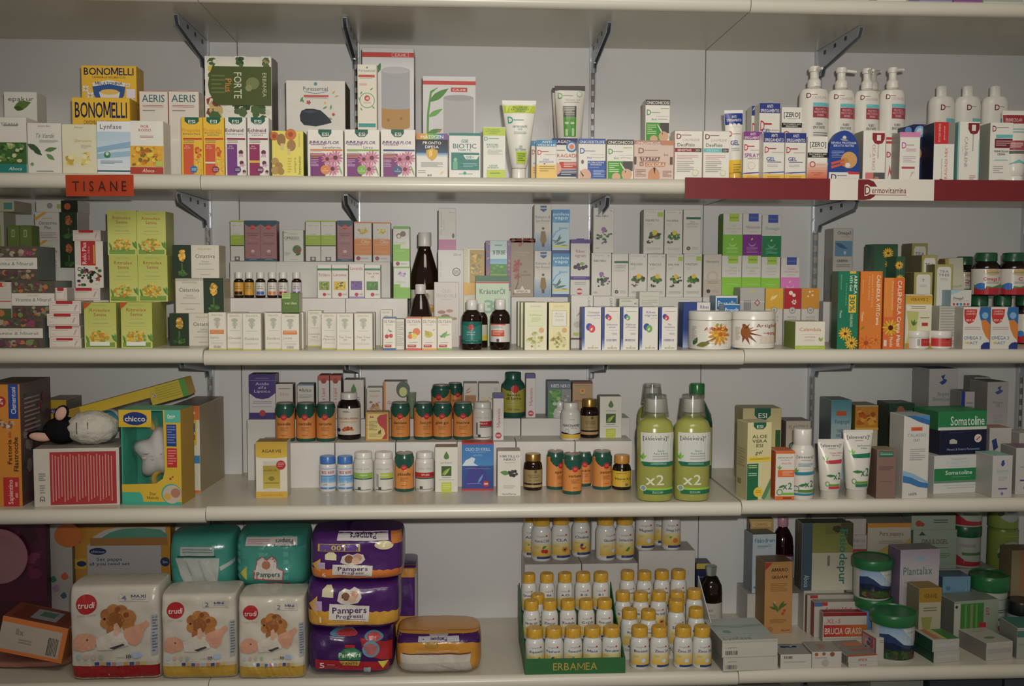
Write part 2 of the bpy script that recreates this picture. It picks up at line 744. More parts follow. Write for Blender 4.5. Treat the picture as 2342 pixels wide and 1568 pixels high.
def pack(name, label, px, sup, y=None, d=0.1, col='w', art=(), cat='package', group=None, rot=0, roll=0, p=6, cn=0.05, wr=0.0035, rough=0.3, seed=0, h=None, ht=.75, tilt=0):
    """soft film pack: a puffed block with wrinkles"""
    r = place(px, sup, y)
    w, H = r.w, h or PX((px[0] + px[2]) / 2, px[1], r.y + ht * d)[1] - sup
    r.h, r.top = H, sup + H
    a_ = math.radians(rot)
    root = empty(name, (r.x, r.y + d / 2, sup), a_, math.radians(-tilt), math.radians(roll))
    tag(root, label, cat, group)
    so = Vector((seed * 3.7, seed * 1.3, 0))

    def surf(a, b, side, e=0.0):
        x = a * w / 2 * (1 - cn * abs(b) ** 4)
        z = H / 2 + b * H / 2 * (1 - cn * abs(a) ** 4)
        g = max(0.0, (1 - abs(a) ** p)) ** (1 / p * 1.2) * max(0.0, (1 - abs(b) ** p)) ** (1 / p * 1.2)
        v = Vector((a * w * 9, b * H * 9, side * 3.0)) + so
        nz = noise.noise(v) * 1.0 + 0.6 * noise.noise(v * 2.3) + 0.35 * abs(noise.noise(Vector((v.x * 5 + v.y * 2, v.y * 1.1, v.z))))
        yy = side * (d / 2 * g + wr * nz * (0.3 + g) + e)
        return (x, yy, z)
    N = 30
    cs = [math.sin(math.pi / 2 * (-1 + 2 * i / N)) for i in range(N + 1)]
    bm = bmesh.new()
    gr = {}
    for s in (-1, 1):
        for i in range(N + 1):
            for j in range(N + 1):
                if s == 1 and (i in (0, N) or j in (0, N)):
                    gr[s, i, j] = gr[-1, i, j]
                else:
                    gr[s, i, j] = bm.verts.new(surf(cs[i], cs[j], s))
        for i in range(N):
            for j in range(N):
                q = (gr[s, i, j], gr[s, i + 1, j], gr[s, i + 1, j + 1], gr[s, i, j + 1])
                bm.faces.new(q if s < 0 else q[::-1])
    zmin = min(v.co.z for v in bm.verts)
    link('film_wrap', bm_mesh(bm, 'film_wrap', 60), root, mat(col, rough=rough, spec=0.5, var=0.03, bump=0.35, bscale=70))

    def mp(x, t, e):
        a = max(-.985, min(.985, 2 * x / w - 1))
        b = max(-.985, min(.985, 1 - 2 * t / H))
        return surf(a, b, -1, e)
    if art:
        build_art(art, w, H, mp, root, step=0.0001, eps0=0.001, cells=(36, 24), gloss=True, seed=seed + 3, lift=.0012)
    r.root = root
    return r

# ================================================================== the setting: back wall, uprights, brackets, shelves
ZLIP = dict(A=1.9493, B=1.6063, C=1.2785, D=0.9813, E=0.6429, F=0.30)
LH = 0.028
SHELF_D = 0.35
JL, JR = -0.468, 0.562
XL, XR = -1.35, 1.45
DZ = {('C', 'L'): .004, ('C', 'R'): .002, ('D', 'L'): -.003, ('D', 'R'): .003, ('B', 'L'): .001, ('B', 'R'): -.001, ('E', 'R'): .002, ('A', 'R'): -.001}
WALLM = mat('dbdbda', rough=0.4, spec=0.5, var=0.02, vscale=6)
SLABM = mat('cfc8b6', rough=0.30, spec=0.4, var=0.02, vscale=9)
LIPM = mat('d9d4c4', rough=0.30, spec=0.45, var=0.02, vscale=9)


def top_of(lv, side):
    return ZLIP[lv] + DZ.get((lv, side), 0) + LH


wall = tag(empty('wall_back', (0, 0, 0)), 'white laminate back wall behind the shelves', None, kind='structure')
for a, b in ((XL, JL), (JL, JR), (JR, XR)):
    me = boxmesh(b - a - .0016, .018, 2.5, .0008)
    o = link('panel', me, wall, [WALLM, WALLM, WALLM])
    o.location = ((a + b) / 2, 0, 0.1)
bm = bmesh.new()
add_box(bm, XL - .2, .0185, 0, XR + .2, .06, 2.7)
link('backing', bm_mesh(bm, 'backing'), wall, mat('6f6b64', rough=.8))
bm = bmesh.new()
add_box(bm, XL - .2, -4.2, -.05, XR + .2, .06, 0.0)
tag(link('floor', bm_mesh(bm, 'floor'), None, mat('8a8378', rough=.4, var=.1, vscale=4)), 'grey shop floor', None, kind='structure')

LV_TXT = dict(A='topmost', B='second', C='third', D='fourth', E='fifth', F='lowest')
WHAT = {('A', 'L'): 'bare underside with a bracket and no sign', ('A', 'M'): 'above the boxed diffusers', ('A', 'R'): 'above the white pump bottles',
        ('B', 'L'): 'carrying the orange paper note', ('B', 'M'): 'carrying the squeeze tubes and diffuser boxes', ('B', 'R'): 'carrying the white pump bottles',
        ('C', 'L'): 'under the yellow green tea boxes', ('C', 'M'): 'under the brown oil bottles and white tubs', ('C', 'R'): 'under the green and orange flower cartons',
        ('D', 'L'): 'under the baby toys', ('D', 'M'): 'under the orange and green tins', ('D', 'R'): 'under the white tubes',
        ('E', 'L'): 'under the white nappy pack with red foot', ('E', 'M'): 'under the yellow capped bottles', ('E', 'R'): 'under the green lidded tubs',
        ('F', 'L'): 'below the nappy packs', ('F', 'M'): 'below the yellow capped bottles', ('F', 'R'): 'below the green lidded tubs'}
for lv in 'ABCDEF':
    for sd, a, b in (('L', XL, JL), ('M', JL, JR), ('R', JR, XR)):
        if lv == 'F' and sd != 'R':
            continue
        z = ZLIP[lv] + DZ.get((lv, sd), 0)
        root = tag(empty('wall_shelf', ((a + b) / 2, 0, z)), 'cream %s shelf board with rounded edge %s' % (LV_TXT[lv], WHAT[lv, sd]), 'shelf')
        w = b - a - .0014
        bm = bmesh.new()
        add_box(bm, -w / 2, -SHELF_D + .013, .002, w / 2, -.0005, LH)
        link('slab', bm_mesh(bm, 'slab'), root, SLABM)
        bm = bmesh.new()
        pr = [(-SHELF_D + .0132, 0.0)]
        for i in range(11):
            t = -math.pi / 2 + math.pi * i / 10
            pr.append((-SHELF_D + .0125 - .0125 * math.cos(t), LH / 2 + (LH / 2 + .0002) * math.sin(t)))
        pr.append((-SHELF_D + .0132, LH + .0002))
        va = [bm.verts.new((-w / 2, y, zz)) for y, zz in pr]
        vb = [bm.verts.new((w / 2, y, zz)) for y, zz in pr]
        bm.faces.new(va)
        bm.faces.new(vb[::-1])
        for i in range(len(pr)):
            j = (i + 1) % len(pr)
            bm.faces.new((va[i], va[j], vb[j], vb[i]))
        link('front_edging', bm_mesh(bm, 'front_edging', 40), root, LIPM)

POSTX = [-0.5332, -0.2107, 0.3077, 0.8151, PX(2328, 900, 0)[0]]
PTXT = ['on the upright by the green banner box', 'on the upright by the tall diffuser box', 'on the upright by the black topped tube', 'on the upright behind the pump bottles', 'on the endmost upright']
bmw = bmesh.new()
z = 0.32
while z < 2.5:
    add_box(bmw, -.0032, -.0125, z, .0032, -.0112, z + .011)
    z += .025
WEB = bm_mesh(bmw, 'web')
bmw = bmesh.new()
for s in (-1, 1):
    add_box(bmw, s * .0056 - .0014, -.0127, .3, s * .0056 + .0014, -.0002, 2.55)
CHAN = bm_mesh(bmw, 'channel')
bmw = bmesh.new()
add_box(bmw, -.0045, -.002, .3, .0045, -.0004, 2.55)
CHB = bm_mesh(bmw, 'channel_back')
for m_, me in ((CHROME, WEB), (CHROME, CHAN), (mat('7a746a', rough=.4, metal=.5), CHB)):
    me.materials.append(m_)
BRP = [(0, 0), (-.235, 0), (-.238, -.006), (-.228, -.019), (-.03, -.044), (-.022, -.058), (-.003, -.058), (0, -.05)]
bmw = bmesh.new()
for s in (-1, 1):
    aa = [bmw.verts.new((s * .0042 - .0009, y - .013, zz - .0005)) for y, zz in BRP]
    bb = [bmw.verts.new((s * .0042 + .0009, y - .013, zz - .0005)) for y, zz in BRP]
    bmw.faces.new(aa)
    bmw.faces.new(bb[::-1])
    for i in range(len(BRP)):
        j = (i + 1) % len(BRP)
        bmw.faces.new((aa[i], bb[i], bb[j], aa[j]))
add_box(bmw, -.0051, -.247, -.0022, .0051, -.0135, -.0005)
BRK = bm_mesh(bmw, 'plate')
BRK.materials.append(mat('b4bac6', rough=.35, metal=.45, var=0))
bmw = bmesh.new()
for yy in (-.07, -.13, -.19):
    add_lathe(bmw, [(0, 0), (.0045, 0), (.0045, .0012), (0, .0012)], 12)
    for v in bmw.verts[-26:]:
        pass
bmw.free()
bmw = bmesh.new()
add_lathe(bmw, [(0.0028, 0), (.0062, 0), (.0066, .0012), (.0062, .0026), (.0034, .003), (.0028, .0015)], 20, cap=False)
bmesh.ops.rotate(bmw, verts=bmw.verts, matrix=Matrix.Rotation(math.radians(90), 3, 'X'))
BOLT = bm_mesh(bmw, 'bolt_ring', 40)
BOLT.materials.append(mat('d8d8d4', rough=.25, metal=.7))
bmw = bmesh.new()
for yy, zz in ((-.06, -.012),):
    for s in (-1, 1):
        b0 = len(bmw.verts)
        add_box(bmw, s * .0053 - .0003, yy - .006, zz - .004, s * .0053 + .0003, yy + .006, zz + .004)
SLOTS = bm_mesh(bmw, 'slot')
SLOTS.materials.append(mat('3a3a3e', rough=.5, metal=.5))
for i, x in enumerate(POSTX):
    u = tag(empty('slotted_upright', (x, 0, 0)), 'chrome slotted upright ' + ['by the green banner box', 'by the tall diffuser box', 'by the black topped tube', 'behind the pump bottles', 'at the far end past the lime cans'][i], 'upright')
    for nm, me in (('rail', CHAN), ('web', WEB), ('channel_back', CHB)):
        link(nm, me, u)
    for lv in 'ABCD':
        sd = 'L' if x < JL else ('M' if x < JR else 'R')
        b = tag(empty('shelf_bracket', (x, 0, ZLIP[lv] + DZ.get((lv, sd), 0) + .0015)),
                'chrome bracket under the %s shelf, %s' % (LV_TXT[lv], PTXT[i]), 'bracket', 'shelf brackets')
        link('plate', BRK, b)
        if lv in 'AB':
            for k_ in range(3):
                link('slot', SLOTS, b).location = (0, -.06 * k_, .0015 * k_)
        o = link('bolt_ring', BOLT, b)
        o.location = (0, -.0165, -.03)

# ------------------------------------------------------------------ paper note and brand strip on the front edges
yl = -SHELF_D - .0022
x0, z1 = PX(150, 399, yl)
x1, z0 = PX(307, 449, yl)
rt = tag(empty('paper_note', ((x0 + x1) / 2, yl, z0), 0, math.radians(0), math.radians(-0.6)), 'orange paper note with handwritten word stuck on the shelf edge', 'note')
w, h_ = x1 - x0, z1 - z0
me = bpy.data.meshes.new('paper')
bm = bmesh.new()
N = 8
ga = [[bm.verts.new((-w / 2 + w * i / N, -.003 * (i / N) ** 3 * (1 if k == 0 else .3) - .0006 * math.sin(i * 1.3), h_ * k)) for i in range(N + 1)] for k in (0, 1)]
for i in range(N):
    bm.faces.new((ga[0][i], ga[0][i + 1], ga[1][i + 1], ga[1][i]))
bmesh.ops.solidify(bm, geom=bm.faces[:], thickness=0.0003)
link('paper', bm_mesh(bm, 'paper'), rt, paper('e8541c', .6))
build_art([T('T I S A N E', .5, .52, .8, .5, '3a1c10')], w, h_, lambda x, t, e: (x - w / 2, -.0045 * (x / w) ** 3 - .0012, h_ - t), rt)

x0, z1a = PX(1567, 398, yl)
z0a = PX(1567, 447, yl)[1]
x1 = PX(2420, 410, yl)[0]
hb = z1a - z0a
zb = ZLIP['B'] - .010
rt = tag(empty('brand_strip', ((x0 + x1) / 2, yl - .001, zb)), 'long maroon sign strip with white panel clipped on the shelf edge', 'sign')
w = x1 - x0
bm = bmesh.new()
add_box(bm, -w / 2, 0, 0, w / 2, .0015, hb)
link('strip', bm_mesh(bm, 'strip'), rt, plastic('7d2029', .35))
U = lambda px: (PX(px, 425, yl)[0] - x0) / w
ART = [R(U(1898), 0, U(2136), 1, 'e6dfd2'), R(U(1962), 0.02, U(1978), .98, '7d2029')]
for k, c in ((.5, '7d2029'),):
    ART.append(P([(U(1962), .02), (U(1986), .02), (U(1998), .12), (U(2005), .35), (U(2006), .6), (U(2000), .82), (U(1990), .96), (U(1976), .99), (U(1962), .99)], c))
ART += [P([(U(1977), .28), (U(1984), .26), (U(1990), .36), (U(1992), .55), (U(1989), .72), (U(1982), .8), (U(1977), .8)], 'e6dfd2'), R(U(1990), .36, U(2008), .72, 'e6dfd2'), T('D', U(1984), .52, U(1990) - U(1978), .42, '7d2029', b=1),
        T('ermovitamina', U(2033), .52, U(2073) - U(1994), .3, '7d2029', b=0), R(U(1996), .73, U(2073), .76, '7d2029')]
build_art(ART, w, hb, lambda x, t, e: (x - w / 2, -e, hb - t), rt)

# ================================================================== second shelf: teas, sprays, skin care
SB, SBL, SBR = top_of('B', 'M'), top_of('B', 'L'), top_of('B', 'R')
YF = -.333
GREENS = ['3f6b2c', '5d8a3a', '2c4a22', '8fa85a', 'c9c79a']
FLOW = ['e8b020', 'd98a18', 'f2cc3c', 'b96a1c', '7a7a2a']

box('tea_box', 'white tea box with green leaf photograph and teal foot', (-14, 268, 61, 404), SBL, YF, .06, art=[G(.3, .13, .75, .2, 1, '9a9a96'), T('TISANA', .5, .12, .55, .05, '8a8a84'), PH(0, .45, 1, .84, GREENS, 40, .1), R(0, .84, 1, 1, '1d7f76'), T('Aboca', .66, .92, .4, .06, 'd8e8e0', sh=.25)], cat='tea box', film=True)
box('tea_box', 'white tea box with a twig of dark green leaves', (63, 281, 141, 404), SBL, YF, .055, art=[T('Infuso Bio', .5, .06, .35, .035, '7a7a70'), T('Tè Verde', .52, .25, .55, .09, '8c8c86', sh=.3), G(.35, .34, .9, .4, 3), L(0, .42, .45, -30, '44603c', .4), L(.5, .55, .38, 12, '5d8a4a', .35), L(.55, .62, .3, -35, '6d9a55', .45), L(.15, .5, .35, -38, '3a5a34', .4), C(.13, .82, .05, '7aa06a'), G(.25, .95, .75, .99, 1)], cat='tea box', film=True)
box('tea_box', 'pale yellow tea box with sliced ginger picture', (142, 284, 221, 402), SBL, YF, .055, col='efe9c8', art=[T('Infuso', .5, .06, .25, .04, 'a09868'), T('Zenzero', .62, .33, .5, .05, 'd8b848', sh=.2), G(.55, .42, .85, .5, 3, 'c8c0a0'), PH(.05, .55, .88, .85, ['e8d878', 'dcc23c', 'c9a83a', 'efe6a8'], 22, .13, 'efe9c8')], cat='tea box', film=True)
box('tea_box', 'white and sky blue tea box with water picture', (222, 277, 299, 404), SBL, YF, .055, col='eceef0', art=[R(0, .2, 1, .9, 'b9d4e4', 'dfe9ee'), T('Lynfase', .42, .1, .64, .09, '6a6a6a'), P([(0, .5), (.5, .44), (1, .38), (1, .5), (.5, .54), (0, .6)], '8fb8d4'), P([(0, .62), (1, .56), (1, .66), (0, .72)], '9cc2d8'), C(.3, .64, .1, '3f8a5a'), C(.3, .62, .05, 'cfe3d3'), G(.1, .75, .75, .82, 3, '6f8fa0'), R(0, .93, 1, .96, '2f6a78')], cat='tea box')
box('tea_box', 'white tea box with orange blossom photograph and red brown foot', (298, 276, 374, 407), SBL, YF, .05, art=[T('FIOR\nROSSO', .45, .14, .38, .12, 'b04a3a'), G(.3, .28, .7, .33, 2, 'c08a80'), PH(0, .47, 1, .86, FLOW, 45, .1), R(.77, .75, .97, .85, 'b8cc5a'), R(0, .87, 1, 1, 'b5402c'), T('Aboca', .55, .93, .35, .07, 'efe2d8', sh=.3)], cat='tea box')
box('tea_box', 'plain white box with a single curled leaf behind the tea boxes', (11, 210, 86, 406), SBL, -.2, .05, col='dcdad2', art=VS(.6, [T('epakur', .52, .13, .78, .09, '6a5a5c'), L(.3, .3, .55, 18, '5d7a2c', .5), L(.3, .3, .3, -10, '3f5a20', .5)]), cat='tea box')


def bono(px, sup, y, lab):
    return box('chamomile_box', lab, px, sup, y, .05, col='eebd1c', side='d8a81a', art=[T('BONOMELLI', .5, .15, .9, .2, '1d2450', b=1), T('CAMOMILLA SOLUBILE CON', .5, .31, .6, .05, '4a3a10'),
               P([(.2, .46), (.5, .38), (.8, .46), (.78, .58), (.5, .5), (.22, .58)], 'e9e6dc'), T('MELATONINA', .5, .47, .5, .08, '3a3a6a', b=1), P([(.2, .56), (.5, .49), (.8, .56), (.77, .8), (.68, .98), (.32, .98), (.23, .8)], '2f5a9c'),
               P([(.32, .7), (.7, .7), (.66, .95), (.6, .99), (.42, .99), (.36, .95)], 'e9e4d8'), C(.51, .7, .17, 'e8c058', .3), FL(.08, .62, .07, 'f0ede4', 'd8a020', 8), FL(.16, .8, .08, 'f0ede4', 'd8a020', 8), FL(.07, .92, .06, 'f0ede4', 'd8a020', 8), FL(.9, .9, .07, 'f0ede4', 'd8a020', 8), FL(.85, .52, .05, 'f0ede4', 'd8a020', 8), R(.82, .62, .98, .86, 'e6dcea')], cat='tea box')


b1 = bono((186, 236, 312, 326), SBL + PX(250, 326, -.2)[1] * 0, -.2, 'yellow chamomile box with blue cup, beneath another at the back')
b2 = bono((186, 150, 312, 236), b1.top, -.2, 'yellow chamomile box with blue cup, topmost of its stack')
b3 = bono((165, 223, 297, 310), SBL, -.262, 'yellow chamomile box with blue cup, in front of the stacked pair')
wb = box('display_riser', 'plain white carton used as a stand under two white boxes with blue titles', (300, 316, 462, 410), SBL, -.25, .1, cat='riser')


def aeris(px, lab):
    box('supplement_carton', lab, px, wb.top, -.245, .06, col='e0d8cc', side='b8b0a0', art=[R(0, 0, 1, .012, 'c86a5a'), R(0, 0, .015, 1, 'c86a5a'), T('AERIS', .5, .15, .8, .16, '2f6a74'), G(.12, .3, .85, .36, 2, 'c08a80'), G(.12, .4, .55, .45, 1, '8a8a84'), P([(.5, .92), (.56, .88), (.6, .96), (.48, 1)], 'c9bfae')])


aeris((319, 208, 384, 316), 'cream box with blue green title, beside the yellow chamomile boxes')
aeris((386, 208, 455, 316), 'cream box with blue green title, beside the large rotated green banner box')


def forte(px, y, lab):
    return box('herbal_tea_box', lab, px, SB, y, .04, col='e6e2d4', side='8d8f84', art=VS(.63, [PH(0, 0, .2, .3, ['d9c23a', '4a6a34', 'e6e2d4', '3a5a2a'], 12, .08, 'e6e2d4'), PH(0, .5, .3, .85, ['7a4034', '4a6a34', 'e6e2d4', 'c9b070', '9c3a30'], 16, .1, 'e6e2d4'), PH(.3, .5, 1, .85, ['3f5a30', '4f6a3a', 'e6e2d4', '2f4a26', 'd8d2be'], 30, .08, 'e6e2d4'), PH(.45, 0, .62, .16, ['3f5a30', '4f6a3a', '2f4a26'], 10, .06, 'e6e2d4'), PH(.85, 0, 1, .16, ['3f5a30', '4f6a3a', '2f4a26', 'a89060'], 10, .06, 'e6e2d4'),
               P([(.12, .13), (1, .13), (1, .62), (.2, .62), (.14, .58), (.07, .46), (.05, .36), (.08, .22)], '4b5a22'), T('FORTE', .5, .37, .12, .33, 'dcd9c4', -90), T('Plus', .36, .37, .1, .17, 'd98a2a', -90), C(.72, .34, .1, '7d8450', .9), C(.66, .4, .05, '8d9460'), T('ERBAMEA', .9, .36, .06, .3, 'c9c4a0', -90), G(.1, .24, .3, .5, 5, '6c7438')]), cat='tea box')


forte((470, 129, 622, 410), -.2, 'large white box with sideways green banner and herb pictures, foremost of three')
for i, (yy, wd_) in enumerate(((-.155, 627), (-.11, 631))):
    box('herbal_tea_box', ('large herb box squeezed between its front twin and the rearmost one', 'large herb box, rearmost of three, against the wall')[i], (474 + 4 * i, 131 + 3 * i, wd_ - 2, 410), SB, yy, .04, col='d8d4c6', side='8d8f84', cat='tea box', sart=[R(0, 0, 1, 1, '8d8f84')], art=[R(.1, .08, 1, .4, '4b5a22')])


def esi(px, lab, base, bar, blk, ttl, tc, sub, dot, extra, y=YF):
    return box('spray_carton', lab, px, SB, y, .035, col=base, art=[P([(.17, 0), (.83, 0), (.83, .07), (.66, .12), (.34, .12), (.17, .07)], '17604a'), T('ESI', .5, .075, .32, .06, 'e8e8dc', b=1), T(ttl, .45, .22, .85, .06, tc, b=1), T(sub, .48, .285, .8, .035 if '\n' not in sub else .06, '5a5a6a'), R(.09, .355, .96, .385, bar), G(.1, .4, .6, .45, 2, '8a7a5a'), R(.09, .46, .57, 1, blk), T('Spray\nnaso gola', .27, .51, .3, .06, 'e8dcc0')] + extra + [C(.58, .9, .17, dot), G(.48, .885, .7, .93, 2, 'dcdcd4')])


BEE = [PH(.6, .7, 1, 1, ['e8c03a', 'd89a20', 'f0d060'], 24, .07, 'e8b828'), PH(.58, .5, 1, .72, ['b8281c', 'd85a1c', 'e8881c'], 12, .13, 'eebd1c')]
ECH = [C(.75, .6, .11, '6a3040'), L(.75, .62, .22, -60, 'c9a0bc'), L(.75, .62, .22, -120, 'c9a0bc'), L(.75, .62, .2, -90, 'd8b4cc'), C(.78, .78, .1, '6a3040'), L(.78, .8, .2, -60, 'c9a0bc'), L(.78, .8, .2, -120, 'c9a0bc'), L(.78, .8, .2, -20, 'c9a0bc'), C(.9, .93, .08, '6a3040'), L(.9, .94, .15, -60, 'c9a0bc'), L(.9, .94, .15, -120, 'c9a0bc')]
esi((415, 268, 464, 409), 'yellow spray box with red flower and blue dot', 'efc01a', 'c8401c', 'd9582a', 'Propolis', 'e8981c', 'Estratto Puro', '2f7ab8', BEE)
esi((465, 268, 513, 409), 'yellow spray box with red flower and purple dot', 'efc01a', 'c8401c', 'd9582a', 'Propolis', 'e8981c', 'Estratto Puro\nanalcolico', '9a3a5a', BEE + [R(.1, .77, .57, .8, 'e8e0cc')])
esi((515, 268, 563, 409), 'white spray box with coneflowers and violet block', 'e8e3da', '8c2448', '7a3a86', 'Echinaid', '6a3050', 'Estratto puro', '5a3a80', ECH)
esi((566, 268, 615, 409), 'white spray box with coneflowers and crimson block with yellow strip', 'e8e3da', '8c2448', '97265e', 'Echinaid', '6a3050', 'Estratto puro\nanalcolico', '7a2a5a', ECH + [R(.09, .74, .57, .78, 'e0b428')])
box('mushroom_carton', 'yellow box with mushroom pictures and upside down lettering', (622, 299, 694, 409), SB, YF, .05, col='e9d95c', side='4f6a2c', art=[C(.08, .12, .14, 'c9682c'), C(.08, .12, .07, 'a8481c'), C(.6, .08, .18, 'd2742e'), C(.6, .08, .08, 'b04a1c'), C(.3, .2, .14, '9c7240', 1.4), R(.28, .28, .38, .42, 'd9c488'), C(.62, .32, .14, 'a87c48', 1.3), R(.5, .4, .58, .52, 'd9c488'), C(.1, .68, .12, 'b8954c'), C(.22, .78, .12, 'a8853c'), C(.1, .88, .13, 'b8954c'), C(.28, .9, .11, 'a8853c'), T('sempre', .72, .76, .09, .34, 'b0a030', 90), T('Immuno', .87, .76, .1, .4, '8a8a30', 90), T('ERBAMEA', .87, .2, .05, .3, 'c0b040', 90), G(.5, .6, .62, .95, 6, 'c9b83c')], cat='carton')


def imm(px, lab, bar, sub, dot, y=YF):
    return box('immune_carton', lab, px, SB, y, .05, col='e9e4da', art=[P([(.3, 0), (.67, 0), (.67, .08), (.58, .16), (.4, .16), (.3, .08)], '17604a'), T('ESI', .5, .1, .18, .075, 'e8e8dc', b=1), T('IMMUNILFLOR', .47, .275, .84, .065, '5c2f7c', b=1, sh=.2), R(.08, .32, .5, .332, '7a3a86'), T(sub, .68, .38, .5, .05, '4a3a5a') if sub else G(.1, .36, .4, .38, 1, 'e9e4da'), R(.07, .42, .98, .455, bar), G(.08, .47, .4, .49, 1, '8a8a84'), R(.07, .51, .49, 1, '7c2f78'), G(.09, .53, .44, .62, 3, 'e0a040'), G(.09, .64, .3, .8, 5, 'c9a8c8'),
               FL(.78, .6, .22, 'dc86a8', '6a3028', 13), FL(.55, .63, .18, 'd87c9e', '6a3028', 12), FL(.7, .84, .2, 'dc86a8', '6a3028', 13), C(.49, .86, .13, dot), T('30\nnaturcaps', .49, .86, .18, .06, 'efe8e0'), L(.98, .98, .35, 110, '8aa85a', .12)])


imm((704, 296, 785, 410), 'white coneflower carton with orange bar and orange dot', 'd97f28', 'Lattoferrina', 'e0882c')
imm((788, 296, 868, 410), 'white coneflower carton with green bar and green dot', '7fb03a', 'Urto', '7fb83c')
imm((871, 296, 950, 410), 'white coneflower carton with blue bar and navy dot', '2f4a86', '', '3a5a86')
box('defence_carton', 'black and white carton with rainbow top and gold shield', (952, 305, 1024, 411), SB, YF, .045, col='e6e2da', top='d9a020', art=[R(0, 0, .35, .14, 'd97a20', 'd9c020', True), R(.35, 0, .7, .14, '8ab030', '3a9a6a', True), R(.7, 0, 1, .14, '3a7ab0', '8a4a9a', True), T('MASSIGEN', .5, .075, .72, .08, 'efeae0', b=1), R(0, .14, 1, .44, '16181c', '2a4a6a'), R(0, .44, 1, .52, '5a8ab0', 'cfdde4'), T('PRONTO\nDIFESA', .5, .26, .58, .16, 'f0ece2', b=1), P([(.32, .38), (.5, .34), (.68, .38), (.68, .48), (.62, .56), (.5, .63), (.38, .56), (.32, .48)], 'd8a81c'), P([(.4, .4), (.5, .38), (.52, .5), (.42, .54)], 'f0d060'), G(.15, .66, .85, .78, 4, '8a8a88'), G(.05, .84, .3, .92, 2), T('60', .42, .95, .14, .05, '2a2a2a', b=1), L(.75, .93, .16, 40, 'e8c838')])
box('probiotic_carton', 'white carton with teal panel and thin teal top strip', (1027, 304, 1099, 411), SB, YF, .045, col='e6e4de', art=[R(0, 0, 1, .06, '2a8078'), T('GSE', .5, .18, .22, .07, '2a7a74', b=1), T('BIOTIC', .5, .29, .75, .11, '3a6a70'), T('FORTE', .5, .38, .4, .05, '4a7a80'), R(.07, .44, .96, .83, '237f76'), P([(.45, .49), (.96, .49), (.88, .59), (.53, .59)], 'e6e4de'), T('GSE+', .66, .54, .26, .055, '2a7a74', b=1), C(.2, .6, .06, '8ac0a0'), R(.13, .64, .27, .82, '6ab090'), G(.45, .68, .9, .78, 3, '8ac0b8'), G(.3, .91, .75, .94, 1, '6aa09a'), C(.5, .9, .05, '3aa090')])
box('gel_carton', 'slim white carton with lime bands beside the white face wash tube', (1105, 290, 1156, 412), SB, YF, .035, col='e6e6da', side='cfcfc0', art=[R(0, .015, 1, .17, 'bcd02c'), T('PELLI IMPURE\nE A TENDENZA\nACNEICA', .45, .09, .66, .1, '5f8a3a'), T('D', .13, .23, .17, .08, '4aa08a', b=1), G(.25, .22, .7, .26, 1, '6aa09a'), T('IDROGEL\nATTIVO', .42, .37, .54, .08, '4a8a74', b=1), G(.2, .45, .85, .55, 4, 'b0b8b0'), T('AZIONE\nINTENSIVA', .45, .78, .5, .07, '4a8a74', b=1), R(.16, .84, 1, 1, 'bcd02c'), G(.3, .9, .75, .94, 1, '6f8a3a')])
tube('face_wash_tube', 'large white face wash tube with lime label standing on its cap', (1149, 227, 1227, 412), SB, YF, col='ece9e0', capcol='ece9e0', capfrac=(.13, .46), dep=.021, art=[R(.02, .065, .98, .165, 'c0d22c'), T('PELLI IMPURE\nE A TENDENZA\nACNEICA', .52, .115, .55, .07, '4a8a6a', b=1), T('D', .2, .255, .17, .09, '3aa08a', b=1), G(.3, .25, .65, .28, 1, '6aa09a'), T('DETERGENTE\nVISO', .52, .36, .5, .06, '3a7a6a', b=1), G(.3, .41, .75, .45, 2, 'a8b8b0'), T('USO\nQUOTIDIANO', .55, .62, .48, .065, '3a7a6a', b=1), R(.33, .665, .84, .82, 'c0d22c'), G(.4, .69, .78, .8, 4, '5a8a4a')])


def derm(name, lab, px, sup, y, band, ttl, ink, low, d=.035, col='e8e4da', bandh=.13, logo=None, group=None, **kw):
    return box(name, lab, px, sup, y, d, col=col, art=[R(0, 0, 1, bandh, band), T(ttl, .5, bandh * .52, .9, bandh * (.5 if '\n' not in ttl else .8), 'e8e4da', b=1), T('D', .15, bandh + .15, .2, .13, logo or ink, b=1), G(.24, bandh + .12, .6, bandh + .17, 1, ink), G(.4, bandh + .2, .95, bandh + .24, 1, 'c9b8b8')] + low, group=group, **kw)


VES = [T('STICK\nANTIVESCICHE', .48, .54, .72, .1, '4a7ab0', b=1), C(.4, .62, .04, 'c83a3a'), R(0, .64, 1, 1, 'f0c860'), G(.15, .68, .9, .85, 3, 'a08a4a')]
derm('blister_carton', 'blue topped blister stick carton with pale yellow foot, behind the other one', (1215, 322, 1246, 413), SB, -.29, '2f86b8', 'ANTI\nVES', 'c8242c', VES, group=None)
derm('blister_carton', 'blue topped blister stick carton with pale yellow foot, next to the face wash tube', (1227, 320, 1273, 413), SB, YF, '2f86b8', 'ANTI\nVESCICHE', 'c8242c', VES, bandh=.17)
box('crack_cream_carton', 'navy topped carton with round blue badge and red and navy bars', (1263, 316, 1321, 413), SB, -.292, .035, col='e8e4da', art=[R(0, 0, 1, .16, '22305c'), T('RAGADI', .4, .08, .6, .07, 'e8e4da', b=1), C(.76, .2, .22, '3f7fb4'), C(.76, .2, .15, 'd8d8d4'), C(.76, .2, .1, 'd8846c'), G(.1, .28, .5, .31, 1, '4a4a5a'), T('RAGADI', .57, .41, .76, .085, 'c8443c'), G(.25, .5, .75, .53, 1, '8a8a88'), R(.28, .56, 1, .72, 'c8342c'), G(.45, .58, .95, .7, 3, 'efe4da'), R(.2, .74, 1, .91, '22305c'), G(.35, .77, .95, .89, 3, 'd8d8dc'), C(.16, .72, .2, 'e0a890', 1.2), R(.2, .94, 1, 1, '8a8a94')])
